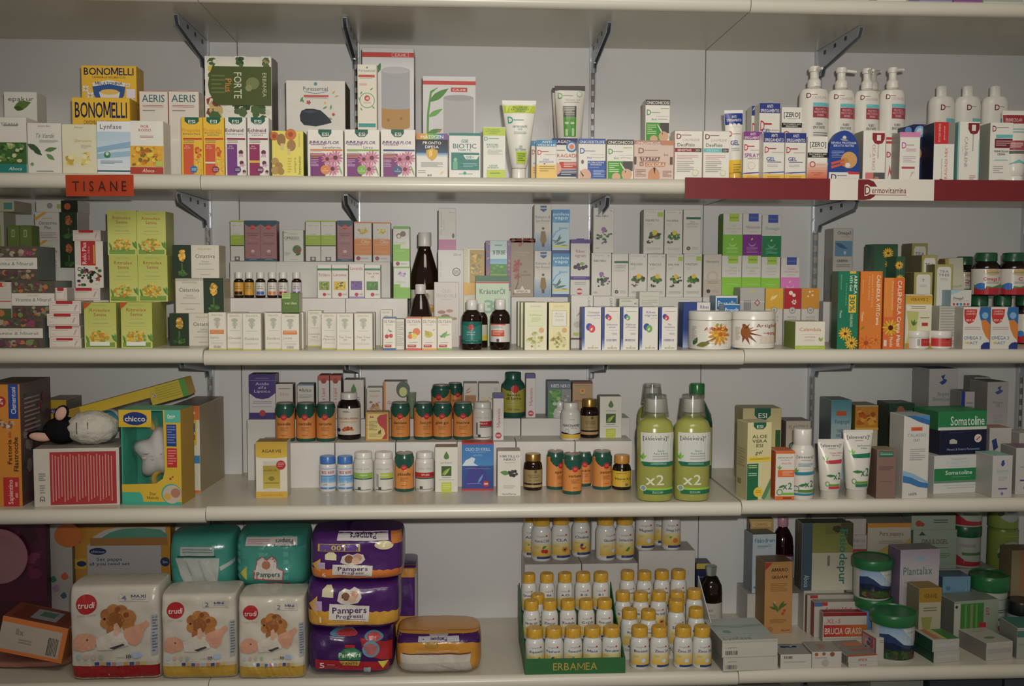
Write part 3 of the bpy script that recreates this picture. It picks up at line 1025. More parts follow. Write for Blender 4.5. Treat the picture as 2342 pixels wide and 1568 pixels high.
NAIL = lambda a, b: [G(.45, .43, .95, .47, 1, '5a5a6a'), R(.08 if b else .35, .56, 1, 1, a), C(.22, .93, .2, 'dcae96')]
box('nail_care_carton', 'white carton with blue bands and a nail brush picture', (1323, 317, 1385, 414), SB, YF, .035, art=[R(0, 0, 1, .13, '3f5fa8'), T('ONICODISTROFIE', .5, .08, .92, .07, 'e8e4da', b=1), T('D', .14, .3, .17, .15, '3f5fa8', b=1), G(.22, .3, .62, .33, 1, '5a6a94'), G(.45, .39, .95, .42, 1, 'c9c9cc'), T('3in1', .4, .47, .2, .05, '3f5fa8'), G(.52, .46, .95, .48, 1, '6a6a7a'), R(.34, .55, 1, 1, '3a5fb0'), T('ALTERAZIONI\nUNGUEALI', .64, .62, .58, .09, 'e8e4da', b=1), G(.4, .71, .75, .73, 1, 'b0c0e0'), G(.55, .78, .95, .97, 5, 'b0c0e0'), C(.25, .92, .22, 'dcae96', 1.1), P([(.03, .78), (.2, .92), (.17, .96)], '2a2a2a'), C(.15, .58, .05, '6a6a6a', 1.5)])


def onico(px, sup, y, lab):
    box('nail_care_carton', lab, px, sup, y, .035, art=[R(0, 0, 1, .13, '4a4844'), T('ONICOMICOSI', .5, .07, .92, .075, 'e8e4da', b=1), T('D', .14, .3, .17, .14, '3f9a3c', b=1), G(.22, .3, .6, .33, 1, '6a8a6a'), G(.62, .2, .95, .24, 1, '8ab04a'), G(.45, .39, .95, .42, 1, 'c9c9cc'), T('3in1', .35, .47, .2, .05, '3f9a3c'), G(.5, .46, .9, .48, 1, '6a6a6a'), R(.03, .55, .6, 1, '43a02c'), R(.6, .55, .97, .8, '54524e'), G(.08, .6, .45, .85, 5, 'c8e0b0'), C(.75, .88, .2, 'dcb08c'), C(.35, .95, .16, 'dcb08c'), P([(.5, .58), (.72, .78), (.66, .8), (.48, .6)], 'e0e0d8'), P([(.66, .74), (.72, .82), (.69, .84)], '2a2a2a')])


onico((1388, 319, 1449, 415), SB, YF, 'dark banded nail carton with green panel, on the shelf in the front row')
box('nail_polish_carton', 'dusty pink nail carton with nail photo and brown ribbons', (1450, 321, 1541, 416), SB, YF, .035, col='dfc6b8', side='c9aa9a', art=[R(0, 0, 1, .1, 'b9877c'), T('ONICOMICOSI', .35, .06, .6, .06, 'f0e4dc', b=1), R(.68, 0, 1, .12, 'c98a6a'), T('D', .18, .26, .14, .15, '9a6a60', b=1), G(.26, .25, .6, .28, 1, '9a7a70'), T('3in1', .8, .37, .14, .05, '8a6a60'), P([(.14, .42), (.66, .42), (.62, .54), (.18, .54)], '8e6258'), T('TRATTA', .4, .48, .44, .09, 'f0e4dc', b=1, sh=.15), R(.14, .55, .24, .66, 'b07c6c'), T('e', .19, .6, .06, .06, 'f0e4dc'), P([(.27, .56), (.8, .56), (.77, .68), (.29, .68)], 'c98a5c'), T('COLORA', .54, .62, .46, .09, 'f0e4dc', b=1, sh=.15), C(.5, .92, .15, 'd8966c', 1.4), P([(.48, .7), (.54, .7), (.52, .88)], '2a2a2a'), G(.04, .75, .3, .95, 5, 'a8857a'), G(.72, .78, .95, .95, 5, 'a8857a'), R(0, .42, .06, .62, '6a5450'), R(.9, .42, .97, .62, '6a5450')])


def deo(px, lab, edge, bar, ttl, tc):
    box('deodorant_carton', lab, px, SB, YF, .035, art=[R(0, 0, .015, 1, edge), R(0, .005, 1, .012, edge), T('D', .16, .12, .17, .11, '7a2230', b=1), G(.25, .09, .6, .12, 1, '8a5a60'), T('CALMILENE', .6, .19, .6, .05, 'd0a8ac'), T('DeoFisio', .42, .29, .62, .07, '4a4a4a'), R(.02, .36, .72, .44, bar), R(.72, .36, .97, .44, '5a5654'), T(ttl, .36, .4, .5, .045, tc, b=1), T('2X+', .84, .4, .16, .045, 'e8e4da', b=1), G(.1, .5, .85, .6, 3, 'd8a8a8'), G(.1, .62, .7, .86, 6, 'b8b0a8'), C(.76, .86, .12, 'c8d8a8'), C(.76, .86, .09, 'e8e8da')])


deo((1542, 298, 1606, 417), 'white deodorant carton with dark red bar and red edge', 'a04a50', '9a2a34', 'SENSITIVE', 'efe4dc')
deo((1608, 299, 1668, 417), 'white deodorant carton with turquoise bar', 'd8a090', '6fc4c8', 'FRESH', 'bfe4e4')
tube('chafing_gel_tube', 'leaning white and blue gel tube with yellow foot beside the deodorant cartons', (1664, 250, 1707, 410), SB, -.337, col='e8e4da', capcol='e8b82c', capfrac=(.1, .72), dep=.014, roll=-2, art=[R(0, .04, 1, .21, '2a3f96'), T('ANTI\nSFREGAMENTO', .5, .12, .8, .09, 'e8e4da', b=1), C(.28, .22, .1, 'e8e4da'), C(.5, .22, .1, 'e8e4da'), C(.74, .22, .1, 'e8e4da'), T('D', .22, .34, .22, .08, 'c02a34', b=1), G(.35, .34, .85, .36, 1, 'c09090'), T('GEL', .46, .47, .5, .07, '3a4aa0', b=1), G(.25, .55, .75, .6, 2, 'b0b0b8'), R(0, .72, 1, .97, 'f0c22c'), G(.3, .78, .85, .92, 4, 'a08a2a')], crimpcol='ece9e0')
FOOT = lambda: [R(0, .86, 1, 1, 'f0c040'), G(.2, .9, .8, .96, 2, 'a08a3a'), P([(0, .83), (.3, .815), (1, .8), (1, .82), (.3, .84), (0, .84)], '3a4aa0'), C(.3, .83, .04, 'c02a34')]
derm('chafing_spray_carton', 'white spray carton with purple top band and yellow foot', (1700, 301, 1742, 410), SB, -.3, '8a3a94', 'ANTI\nSFREGAMENTO', 'c02a34', [T('SPRAY', .47, .47, .8, .085, '8a3a94', b=1), G(.25, .53, .85, .56, 1), C(.45, .68, .2, 'd8c0b4'), C(.45, .68, .17, 'e8e4da')] + FOOT(), bandh=.16)
GELART = lambda: [C(.3, .25, .07, 'e8e4da'), C(.5, .25, .07, 'e8e4da'), C(.72, .25, .07, 'e8e4da'), T('GEL', .35, .54, .42, .08, '3a4aa0', b=1), G(.18, .6, .85, .63, 1, '4a4a6a'), G(.18, .66, .7, .72, 2, 'b8b8bc')] + FOOT()
for px, lab in (((1746, 303, 1794, 410), 'white gel carton with navy band and yellow foot, beside the purple banded spray'), ((1796, 304, 1843, 410), 'white gel carton with navy band and yellow foot, beside the black and red striped carton')):
    derm('chafing_gel_carton', lab, px, SBR, -.33, '2a3a8c', 'ANTI\nSFREGAMENTO', 'c02a34', GELART(), bandh=.2)
derm('chafing_gel_carton', 'white gel carton with navy band standing behind its yellow footed twins', (1736, 236, 1783, 404), SBR, -.24, '2a3a8c', 'ANTI\nSFREGAMENTO', 'c02a34', VS(.62, GELART()[:6]), bandh=.12)
derm('chafing_gel_carton', 'navy banded gel carton mostly hidden behind its twin', (1718, 242, 1752, 404), SBR, -.2, '2a3a8c', 'ANTI\nSF', 'c02a34', GELART(), bandh=.12)


def zero(px, y, lab):
    box('chafing_carton', lab, px, SBR, y, .035, art=VS(.55 if y > -.3 else 1, [T('[ZERO]', .5, .17, .8, .11, '2a2a2a', b=1), G(.25, .26, .75, .28, 1, '8a8a84'), R(0, .36, 1, .47, '24221e'), T('TRATTAMENTO ANTI\nSFREGAMENTO', .5, .415, .86, .08, 'e8e4da', b=1), R(0, .58, 1, 1, 'e8d8c8', 'd8542a'), C(.25, .62, .15, 'c83a34'), C(.25, .62, .1, 'e8dcd0'), G(.45, .62, .9, .64, 1, 'b87a6a'), T('TRATTAMENTO\nLENITIVO', .5, .83, .62, .07, 'b8422a', b=1)]))


zero((1787, 245, 1833, 404), -.23, 'black striped white carton with fading red foot, standing in the back row')
zero((1847, 312, 1893, 410), -.33, 'black striped white carton with fading red foot, beside the round topped blue card')
# round topped display card
rr = place((1895, 298, 1966, 410), SBR, -.335)
root = tag(empty('nose_balm_card', (rr.x, rr.y, SBR)), 'blue round topped display card with a face picture and orange sticks', 'display card')
w, h_ = rr.w, rr.h
pts = [(-w / 2, 0), (w / 2, 0), (w / 2, h_ * .3)] + [(w * .47 * math.cos(t), h_ * .58 + h_ * .42 * math.sin(t)) for t in [math.pi * i / 14 for i in range(15)]] + [(-w / 2, h_ * .3)]
link('card', prism_mesh(pts, .018, 'card'), root, paper('24489a'))
build_art([C(.5, .14, .06, 'd8d4cc'), L(.36, .17, .28, -10, '9a9aa8', .3), T('RIPARA PROTEGGE\nIDRATA NUTRE', .48, .27, .8, .1, 'dcdce4', b=1), G(.1, .4, .5, .55, 5, '8a9ad0'), C(.66, .58, .26, 'd8a05c'), C(.52, .62, .14, 'c88a48'), P([(.08, .63), (.5, .56), (.52, .6), (.1, .68)], 'd9583c'), P([(.08, .7), (.5, .63), (.52, .67), (.1, .75)], 'd9583c'), C(.62, .68, .08, 'e6e0d4'), R(.02, .82, 1, 1, 'e6e2da'), T('D', .18, .91, .17, .12, '2a3a6a', b=1), G(.28, .88, .6, .91, 1, '6a6a8a'), T('NASOSANO', .62, .96, .6, .05, 'c99aa0'), P([(.6, .8), (1, .82), (1, .86), (.66, .86)], 'd8342c')], w, h_, lambda x, t, e: (x - w / 2, -e, h_ - t), root)


def pump(px, lab, hose, y, nz=1):
    x0, y0, x1, y1 = px
    PW = plastic('e2ded4', .3)
    r = vessel('pump_bottle', lab, (x0, y0 + 38, x1, y1), SBR, y, [('body', [(0, 0), (.85, 0), (.93, .02), (.96, .08), (1, .5), (1, .86), (.97, .93), (.85, .97), (.6, .985), (.42, .99), (.42, 1.0)], PW)], cat='bottle', ky=.7, group=None,
               lab=(.3, .97, mat('e2ded4', rough=.3)), art=[T('D', .22, .1, .15, .075, '7a2230', b=1), G(.3, .085, .5, .1, 1, '7a4a50'), T('CALMILENE', .58, .13, .5, .04, 'd0b0b4'), R(.36, .21, .98, .265, '6fc4cc'), R(.36, .27, .98, .43, 'a8404e'), T('PELLE SECCA\nMOLTO SECCA\nSENSIBILE', .62, .35, .44, .12, 'e0b8b8', b=1), T('CREMA\nIDRATANTE' if hose else 'FLUIDO\nIDRATANTE', .58, .55, .4, .09, '5a5a5a', b=1), G(.38, .65, .9, .72, 2, '8a8a88'), G(.38, .76, .7, .95, 5, 'b8b4ac')])
    bm = bmesh.new()
    H = .042
    hw = r.w / 2
    add_lathe(bm, [(0, 0), (hw * .46, 0), (hw * .46, .012), (hw * .36, .016), (hw * .3, .018), (hw * .3, .03), (hw * .38, .031), (hw * .42, .037), (hw * .38, .041), (0, .042)], 24)
    o = link('pump_head', bm_mesh(bm, 'pump_head', 40), r.root, PW)
    o.location = (0, 0, r.h - .0005)
    bm = bmesh.new()
    add_lathe(bm, [(.0036, 0), (.0034, .02), (.0026, .03)], 12)
    bmesh.ops.rotate(bm, verts=bm.verts, matrix=Matrix.Rotation(math.radians(97), 3, 'X'))
    bmesh.ops.rotate(bm, verts=bm.verts, matrix=Matrix.Rotation(math.radians(nz), 3, 'Z'))
    o = link('nozzle', bm_mesh(bm, 'nozzle', 50), r.root, PW)
    o.location = (0, 0, r.h + .0358)
    return r


pump((1835, 157, 1901, 400), 'white pump lotion bottle with turquoise and red label, under the bracket', True, -.24, 10)
pump((1899, 160, 1960, 400), 'white pump lotion bottle with its nozzle pointing sideways', False, -.235, 80)
pump((1960, 162, 2016, 400), 'white pump lotion bottle with a second pump head behind it', False, -.235, 0)
pump((1975, 163, 2028, 380), 'white pump lotion bottle hidden behind the others, only its head showing', False, -.13, 10)
pump((2018, 160, 2076, 400), 'white pump lotion bottle at the end of the row, beside the gap', False, -.235, 20)


def lot(px, lab):
    W_ = plastic('dcd9d0', .3)
    vessel('lotion_bottle', lab, px, SBR, -.16, [('body', [(0, 0), (.85, 0), (.95, .02), (1, .4), (1, .82), (.95, .87), (.8, .895), (.5, .9)], W_), ('cap', [(.42, .9), (.42, .995), (.38, 1.0), (0, 1.0)], W_)], cat='bottle', ky=.65,
           lab=(.3, .85, mat('dcd9d0', rough=.3)), art=[T('D', .42, .11, .17, .1, '7a2230', b=1), G(.5, .1, .7, .12, 1, '7a4a50'), R(.55, .3, .98, .38, '6fb8bc'), R(.55, .39, .98, .55, '98707e'), G(.58, .42, .92, .52, 3, 'c8a8b4')])


lot((2131, 194, 2190, 395), 'small white lotion bottle with capped neck, next to the pump bottles')
lot((2191, 194, 2250, 395), 'small white lotion bottle with capped neck, between its two twins')
lot((2254, 194, 2314, 395), 'small white lotion bottle with capped neck, partly behind the dark red topped tube')
VT = lambda s, u, c, v=.5, hh=.5, ww=.14: T(s, u, v, ww, hh, c, -90)
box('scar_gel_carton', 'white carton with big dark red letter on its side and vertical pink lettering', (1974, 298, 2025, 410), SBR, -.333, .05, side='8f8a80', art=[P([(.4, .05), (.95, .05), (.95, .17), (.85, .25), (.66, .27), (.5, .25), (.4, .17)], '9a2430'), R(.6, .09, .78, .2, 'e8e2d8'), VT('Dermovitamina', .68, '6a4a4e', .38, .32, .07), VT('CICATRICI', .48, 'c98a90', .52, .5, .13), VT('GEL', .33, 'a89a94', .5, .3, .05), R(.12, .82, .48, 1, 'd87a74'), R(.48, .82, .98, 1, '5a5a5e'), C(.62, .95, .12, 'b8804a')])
box('scar_gel_carton', 'red striped white carton tucked behind the vertical lettered one', (2026, 308, 2042, 404), SBR, -.29, .04, art=[R(0, .05, 1, .1, 'c83a44'), R(0, .13, 1, .18, 'c83a44'), T('D', .4, .4, .6, .12, 'c02a34', b=1), P([(.3, .9), (.6, .6), (.9, .9), (.6, .75)], 'c83a44')])
box('intimate_wash_carton', 'white carton with pink top band and slim red line', (2058, 302, 2104, 410), SBR, -.33, .05, side='a8a49a', art=[R(0, 0, 1, .1, 'dc8ab4'), T('D', .2, .26, .22, .13, 'c8589a', b=1), G(.32, .25, .7, .28, 1, 'b880a0'), G(.3, .33, .8, .4, 2, 'd8a0b8'), G(.15, .48, .8, .62, 4, 'd8b8c8'), R(.1, .69, .75, .73, 'c04a64'), P([(.5, .95), (.6, .8), (.75, .78), (.62, .84)], 'c9b0b0')])
box('foot_cream_carton', 'navy carton with a round pale badge and foot picture', (2087, 284, 2119, 404), SBR, -.27, .04, col='232e5c', art=[C(.5, .12, .4, '7ab0dc'), C(.5, .12, .25, 'c8d8e8'), C(.3, .48, .35, 'c08a5a', 1.3), T('EXTREMA', .3, .8, .2, .3, 'd8d8e4', 90)])
box('foot_cream_carton', 'navy carton with blue badge, the lower one behind the pink topped box', (2066, 290, 2086, 404), SBR, -.265, .04, col='26356a', art=[C(.5, .06, .4, '5a90c8')])
box('ointment_carton', 'white carton with red upper block and sideways orange lettering', (2136, 279, 2183, 410), SBR, -.33, .05, side='22243a', art=[R(0, .0, .68, .36, 'd42a2c'), R(.68, 0, 1, .36, '8f8a84'), VT('RIMEDIO EFFICACE', .25, 'f0c8c0', .18, .3, .1), VT('emorroidi', .5, 'f0d0c8', .18, .25, .08), T('RAGADI MIX', .6, .68, .14, .52, 'dc7a68', 90), T('Dermovitamina', .38, .78, .08, .35, 'a8a8a8', 90), C(.38, .98, .12, '4a4a54')])
box('calming_cream_carton', 'white carton with dark red hanging letter and long sideways lettering', (2191, 278, 2240, 410), SBR, -.332, .045, side='7fb8b4', art=[R(0, 0, .06, 1, '8fc4c0'), P([(.45, .02), (.97, .02), (.97, .12), (.88, .19), (.7, .21), (.55, .19), (.45, .12)], '8a2430'), R(.62, .05, .8, .15, 'e8e2d8'), VT('Dermovitamina', .7, '7a6a6c', .33, .3, .08), VT('CALMILENE', .38, 'b0a49e', .5, .5, .15), VT('crema', .22, 'b8aea6', .45, .3, .05), R(.95, .3, 1, .95, '7fc4c4'), G(.55, .88, .85, .96, 3, 'c89a9a')])
box('calming_cream_carton', 'white carton with dark red edge peeping out behind the sideways lettered one', (2236, 284, 2252, 404), SBR, -.28, .04, side='7a2430', art=[R(.7, 0, 1, 1, '7a2430')])
box('hydrating_carton', 'white carton with turquoise and dark red bands beside the last tube', (2264, 280, 2316, 410), SBR, -.332, .045, side='a8a498', art=[T('D', .17, .1, .17, .1, '7a2230', b=1), G(.28, .08, .8, .1, 1, '8a5a60'), R(.25, .2, .98, .26, '6fc0c4'), R(.2, .27, .98, .42, '7a2434'), G(.25, .3, .9, .4, 3, 'c8a0a0'), T('PRIMECREAM\nCREMA', .5, .5, .62, .08, '5a5a5a', b=1), G(.2, .6, .8, .64, 2, '9ad0d0'), G(.15, .72, .6, .85, 4, 'b0aca4'), C(.5, .98, .25, 'c9c5bd', .5)])
tube('hand_cream_tube', 'white tube with dark red shoulder standing at the shelf end', (2301, 250, 2362, 410), SBR, -.338, col='e6e2d8', capfrac=(.1, .7), dep=.02, art=[R(0, .06, 1, .18, '9c3038'), T('PRIMECREAM', .4, .13, .6, .05, 'e0b8b0', b=1), G(.1, .25, .8, .33, 2, '9ab8bc'), R(0, .42, 1, .55, 'a84a54'), G(.1, .45, .7, .53, 3, 'e0c8c4'), R(0, .56, 1, .6, '6a6a68'), P([(0, .75), (.5, .68), (1, .75), (.5, .72)], '6fc0c4')])
box('ointment_carton', 'slim navy carton standing between the pink topped box and the red block box', (2120, 292, 2134, 404), SBR, -.29, .04, col='2a3560', side='1a1c2a')

# ------------------------------------------------------------------ back row of the second shelf
pd = box('diffuser_box', 'white box with a dark drop shaped diffuser pictured on it', (655, 184, 790, 411), SB, -.2, .1, col='dcd8d0', side='6a5a50', art=VS(.66, [C(.5, .05, .03, '4a9aa0'), T('Puressentiel', .5, .12, .42, .06, '5a6a7a'), P([(.3, .16), (.5, .19), (.7, .16), (.7, .165), (.5, .2), (.3, .165)], '3a7aa0'), R(.3, .215, .72, .245, 'c8503c'), G(.32, .255, .7, .27, 1, '8a8a84'), L(.24, .32, .1, 60, '4a8a4a'), L(.3, .33, .1, 120, '5a9a4a'), FL(.38, .325, .04, 'c03a4a', 'c03a4a', 5), L(.78, .2, .08, 50, 'e0a050'), L(.82, .24, .08, 20, 'e0a050'), C(.66, .33, .02, 'e8b848'), L(.75, .43, .09, 80, '5aa04a'), C(.8, .5, .025, 'c8443c'), L(.62, .42, .09, 30, '6aa04a'), P([(.23, .52), (.26, .45), (.34, .42), (.46, .42), (.58, .44), (.66, .5), (.74, .57), (.77, .62), (.7, .64), (.5, .68), (.3, .66), (.24, .6)], '1f2838'), P([(.28, .46), (.4, .44), (.55, .46), (.4, .49)], '3a4658'), L(.78, .58, .08, 150, '7aa05a')]), cat='box')
box('roll_on_carton', 'tall slim cream carton with a green wreath and red disc', (818, 147, 862, 405), SB, -.26, .035, col='e4dccc', art=VS(.62, [C(.5, .045, .05, '4a9a90'), T('Puressentiel', .5, .085, .85, .035, '6a8a94'), R(.05, .145, .9, .18, 'c85038'), G(.1, .19, .75, .205, 1, '6a9a9a'), G(.1, .265, .5, .3, 2, 'd89078'), C(.5, .5, .4, '6aa878'), C(.5, .5, .36, 'e4dccc'), C(.5, .47, .15, 'c8482c'), T('41', .5, .47, .16, .04, 'efe4d8', b=1), G(.3, .52, .7, .55, 2, 'd8a090'), L(.15, .42, .2, 60, '4a9a5a'), L(.65, .36, .2, 40, '4a9a5a'), L(.15, .6, .2, -60, '5aa85a'), L(.75, .58, .2, -40, '5aa85a'), L(.1, .5, .18, 100, '5aa85a'), R(.06, .82, .94, .87, '3a9a98'), R(.06, .93, .94, .95, 'c8d4cc')]))


def cami(px, y, lab, wv, y2):
    r = box('diffuser_box', lab, px, SB, y, .09, col='d6d4d4', side='bdbab8', art=[R(0, wv, 1, wv + .035, 'c8342c')] + y2, cat='box')
    return r


cami((829, 109, 947, 410), -.19, 'tall grey white diffuser box with red strip and a wooden based lamp picture', .035, [R(.57, .038, .9, .066, 'd8b0a8'), R(.58, .04, .89, .064, 'c8342c'), T('CA-MI', .73, .052, .2, .017, 'e8d8d4', b=1), L(.12, .2, .25, 45, '7aa040', .25), L(.28, .19, .22, 70, '3f7a34', .4), R(.37, .16, .92, .45, 'a9a8ab'), C(.645, .165, .275, 'b8b7ba', .25), R(.37, .44, .92, .58, 'b98a45'), C(.645, .58, .275, 'b98a45', .2), C(.645, .44, .275, 'a9a8ab', .12), C(.5, .53, .03, '9a7038'), C(.75, .52, .03, '9a7038'), R(.47, .64, .6, .69, 'bcc8d0'), C(.69, .665, .05, '6a9a3c'), R(.85, .64, .95, .69, 'c8ccc8')])
cami((967, 174, 1088, 410), -.19, 'grey white diffuser box with green leaf stem and a misty lamp picture', .045, [R(.53, .105, .84, .145, 'c8342c'), T('CA-MI', .68, .125, .24, .022, 'e8d8d4', b=1), P([(.06, .75), (.08, .35), (.14, .14), (.3, .1), (.17, .16), (.12, .35), (.1, .75)], '5a9a3c'), L(.12, .24, .45, 35, '4a8a34', .3), L(.1, .38, .32, 30, '6aa848', .3), L(.08, .53, .3, 15, '4a8a34', .3), C(.17, .6, .09, '8a8a88'), C(.31, .51, .025, 'd85a3c'), C(.31, .56, .025, 'd85a3c'), C(.31, .61, .025, '4a7ab0'), R(.39, .2, .96, .75, 'b3b1b3'), C(.675, .2, .285, 'a4a2a4', .2)])
tube('foot_scrub_tube', 'cream tube with black top and green foot picture panel, upright in the back row', (1270, 193, 1340, 410), SB, -.2, col='d6d0c6', capcol='d6d0c6', capfrac=(.1, .6), dep=.018, art=VS(.76, [R(0, .075, 1, .075, '4a3a38'), T('D', .17, .13, .16, .085, '4a9a3c', b=1), G(.25, .125, .6, .145, 1, '7a8a7a'), C(.82, .11, .1, '8ac08a'), C(.82, .11, .07, 'd6d0c6'), T('PEDIRELAX', .6, .19, .5, .03, 'b8b4b0'), G(.3, .215, .8, .225, 1, '8a8a84'), R(.24, .27, .72, .42, '4a4c46'), G(.3, .29, .66, .4, 5, 'a8a8a0'), R(.24, .42, .72, .68, '4f9a34'), C(.36, .5, .08, 'b8d8a0', .5), C(.58, .5, .08, 'b8d8a0', .5), R(.3, .58, .4, .67, 'b8d8a0'), R(.55, .57, .65, .67, 'b8d8a0')]), crimpcol='3f3434')
tube('foot_scrub_tube', 'cream tube with black top hidden behind the green panel tube', (1264, 198, 1330, 405), SB, -.13, col='d6d0c6', capcol='d6d0c6', capfrac=(.1, .6), dep=.015, crimpcol='3f3434')
rz = box('display_riser', 'clear grey plastic box stand under the dark banded nail carton', (1462, 322, 1545, 412), SB, -.27, .08, col='b8b5b0', cat='riser')
onico((1476, 228, 1532, 322), rz.top, -.262, 'dark banded nail carton with green panel, raised above the front row')

# boxes on the topmost shelf, only their feet show
SA = top_of('A', 'R')
for i, (a, b, c, lab) in enumerate(((1716, 1757, '6a4a9a', 'violet box foot'), (1760, 1800, 'dcdcd8', 'white box with blue lettering'), (1803, 1838, 'e6e2da', 'white box beside brown gap'), (1846, 1872, 'e0dcd0', 'off white slim box'), (1934, 1990, 'd8dccc', 'white box with lime tab'),
                                     (2008, 2075, 'e4dcd4', 'cream box with pink foot'), (2105, 2180, 'a8a0c8', 'pale lilac box'), (2184, 2248, 'a86ab0', 'purple box'), (2252, 2342, 'cfd8c8', 'pale green patterned box'))):
    box('carton', lab + ' on the topmost shelf', (a, -120 - 8 * (i % 3), b, 8), SA, YF, .05, col=c, art=[R(0, .9, 1, 1, shade(c, .85)), T('abc'[:1] if False else 'D', .3, .4, .2, .1, '6a6a8a')] if False else [R(0, .93, 1, .97, shade(c, .8))])

# ================================================================== third shelf: herbal teas, oils, tinctures, creams
SCL, SCM, SCR = top_of('C', 'L'), top_of('C', 'M'), top_of('C', 'R')
VEG = ['4a5f34', 'a83a30', 'a8977a', 'b8703a', '6a3450', '5a4a3c', '7a8a50', '6a5a4c', '8a4460', '4a443c', '8a8270']


def zpx(py, y, px=1000):
    return PX(px, py, y)[1]


def veg(px, sup, y, lab, d=.09):
    return box('vitamin_box', lab, px, sup, y, d, col='5a5040', side='6f7a74', top='6a6a60', art=[PH(0, 0, 1, .33, VEG, 40, .07, '5a4f44'), R(0, .33, 1, .66, 'd9d4c8'), T('ERBAMEA', .5, .39, .28, .05, 'b8b088'), T('Vitamine & Minerali', .5, .5, .84, .1, '7a766e', sh=.1), PH(0, .66, 1, 1, VEG, 40, .07, '5a4f44')], cat='carton')


v1 = veg((-28, 728, 99, 803), SCL, -.325, 'vegetable photo box with white band, bottom of its stack')
v2 = veg((28, 642, 126, 728), v1.top, -.312, 'vegetable photo box with white band, shifted sideways in the middle of its stack')
v3 = veg((-28, 563, 86, 643), v2.top, -.29, 'vegetable photo box with white band, topmost of its stack')
e0 = box('vitamin_box', 'white and red box lying at the shelf edge between vegetable boxes', (-60, 683, 26, 729), v1.top, -.318, .07, col='cfc8bc', art=[PH(0, .5, 1, 1, VEG, 14, .1), R(0, .1, 1, .14, 'c83a34')])
e1 = box('vitamin_box', 'pale box with red berries lying above the white and red one', (-60, 645, 25, 684), e0.top, -.316, .07, col='c9c2b6', art=[PH(.2, 0, 1, .4, ['c8342c', '3f6b2c', 'c9b48a'], 12, .1, 'c9c2b6')])
for i, px in enumerate(((17, 515, 44, 564), (45, 515, 72, 564))):
    box('herb_box', ('small olive green carton with pale emblem, nearer the tall pale box', 'small olive green carton with pale emblem, nearer the orange flower boxes')[i], px, v3.top, -.25, .04, col='54682a', side='5f7434', art=[R(.35, .2, .62, .55, '8a9a68'), R(.42, .26, .55, .5, '54682a')])
tl = box('herb_box', 'tall pale box standing at the end of the third shelf behind vegetables', (-46, 484, 12, 806), SCL, -.12, .06, col='c9c6b0', art=[R(.7, .1, .9, .3, 'a8b070')])
box('herb_box', 'cream box with teal mark lying on top of the tall pale one', (-46, 458, 32, 484), tl.top, -.13, .09, col='c9c2a8', art=[R(.7, .2, .95, .8, '5a9a8a')])
rs = box('display_riser', 'white riser carton under the white and dark flower boxes', (86, 612, 184, 806), SCL, -.15, .12, col='d3d0ca', cat='riser')
DFL = [R(0, 0, 1, 1, '26301c'), ]


def dark_flower(u0, u1, c='d8a83a'):
    w = u1 - u0
    return [R(u0, 0, u1, 1, '22381f'), R(u0 + w * .46, .55, u0 + w * .54, .95, '4a6a2a'), PH(u0 + w * .28, .1, u0 + w * .75, .52, [c, shade(c, .8), shade(c, 1.15)], 34, .05, ''), PH(u0 + w * .12, .72, u0 + w * .88, .97, ['3f6a2c', '2f5424', '4f7a34'], 14, .06, '')]


def cplus(px, sup, lab, lo=0):
    return box('cystitis_tea_box', lab, px, sup, -.145, .07, col='d9d5cc', art=[P([(0, .2), (.2, 0), (.3, 0), (0, .33)], 'e0a82a'), T('ERBAMEA', .3, .22, .25, .05, 'b8a868'), T('Cistattiva\nPlus', .3, .46, .42, .28, '5f6068'), G(.12, .72, .5, .95, 4, 'b8a0a0')] + dark_flower(.58, 1, 'b8683a'), cat='tea box')


c1 = cplus((82, 549, 178, 612), rs.top, 'white and dark tea box with orange flower, resting on the white riser')
c2 = cplus((80, 485, 177, 549), c1.top, 'white and dark tea box with orange flower, middle of its stack')
box('cystitis_tea_box', 'white and dark tea box lying flat on top of the orange flower stack', (82, 458, 178, 485), c2.top, -.14, .07, col='d9d5cc', art=[C(.33, .45, .07, '9a9a94'), R(.5, .3, .6, .7, 'a8b858'), R(.6, 0, 1, 1, '1e2418'), C(.75, .5, .08, 'b8582a')], cat='tea box')


def redbox(px, sup, lab, y=-.32, d=.07):
    return box('ampoule_carton', lab, px, sup, y, d, col='ddd3c8', side='a8a49c', art=[R(.06, .12, .96, .9, 'd8a0a0'), R(.07, .17, .95, .85, 'ddd3c8'), R(.22, 0, .74, .24, 'b8242c'), G(.1, .32, .62, .42, 1, 'a8a09a'), G(.1, .66, .2, .72, 1, 'a8a09a'), P([(.84, .3), (.9, .3), (.82, .75), (.78, .75)], 'b8a8a8')])


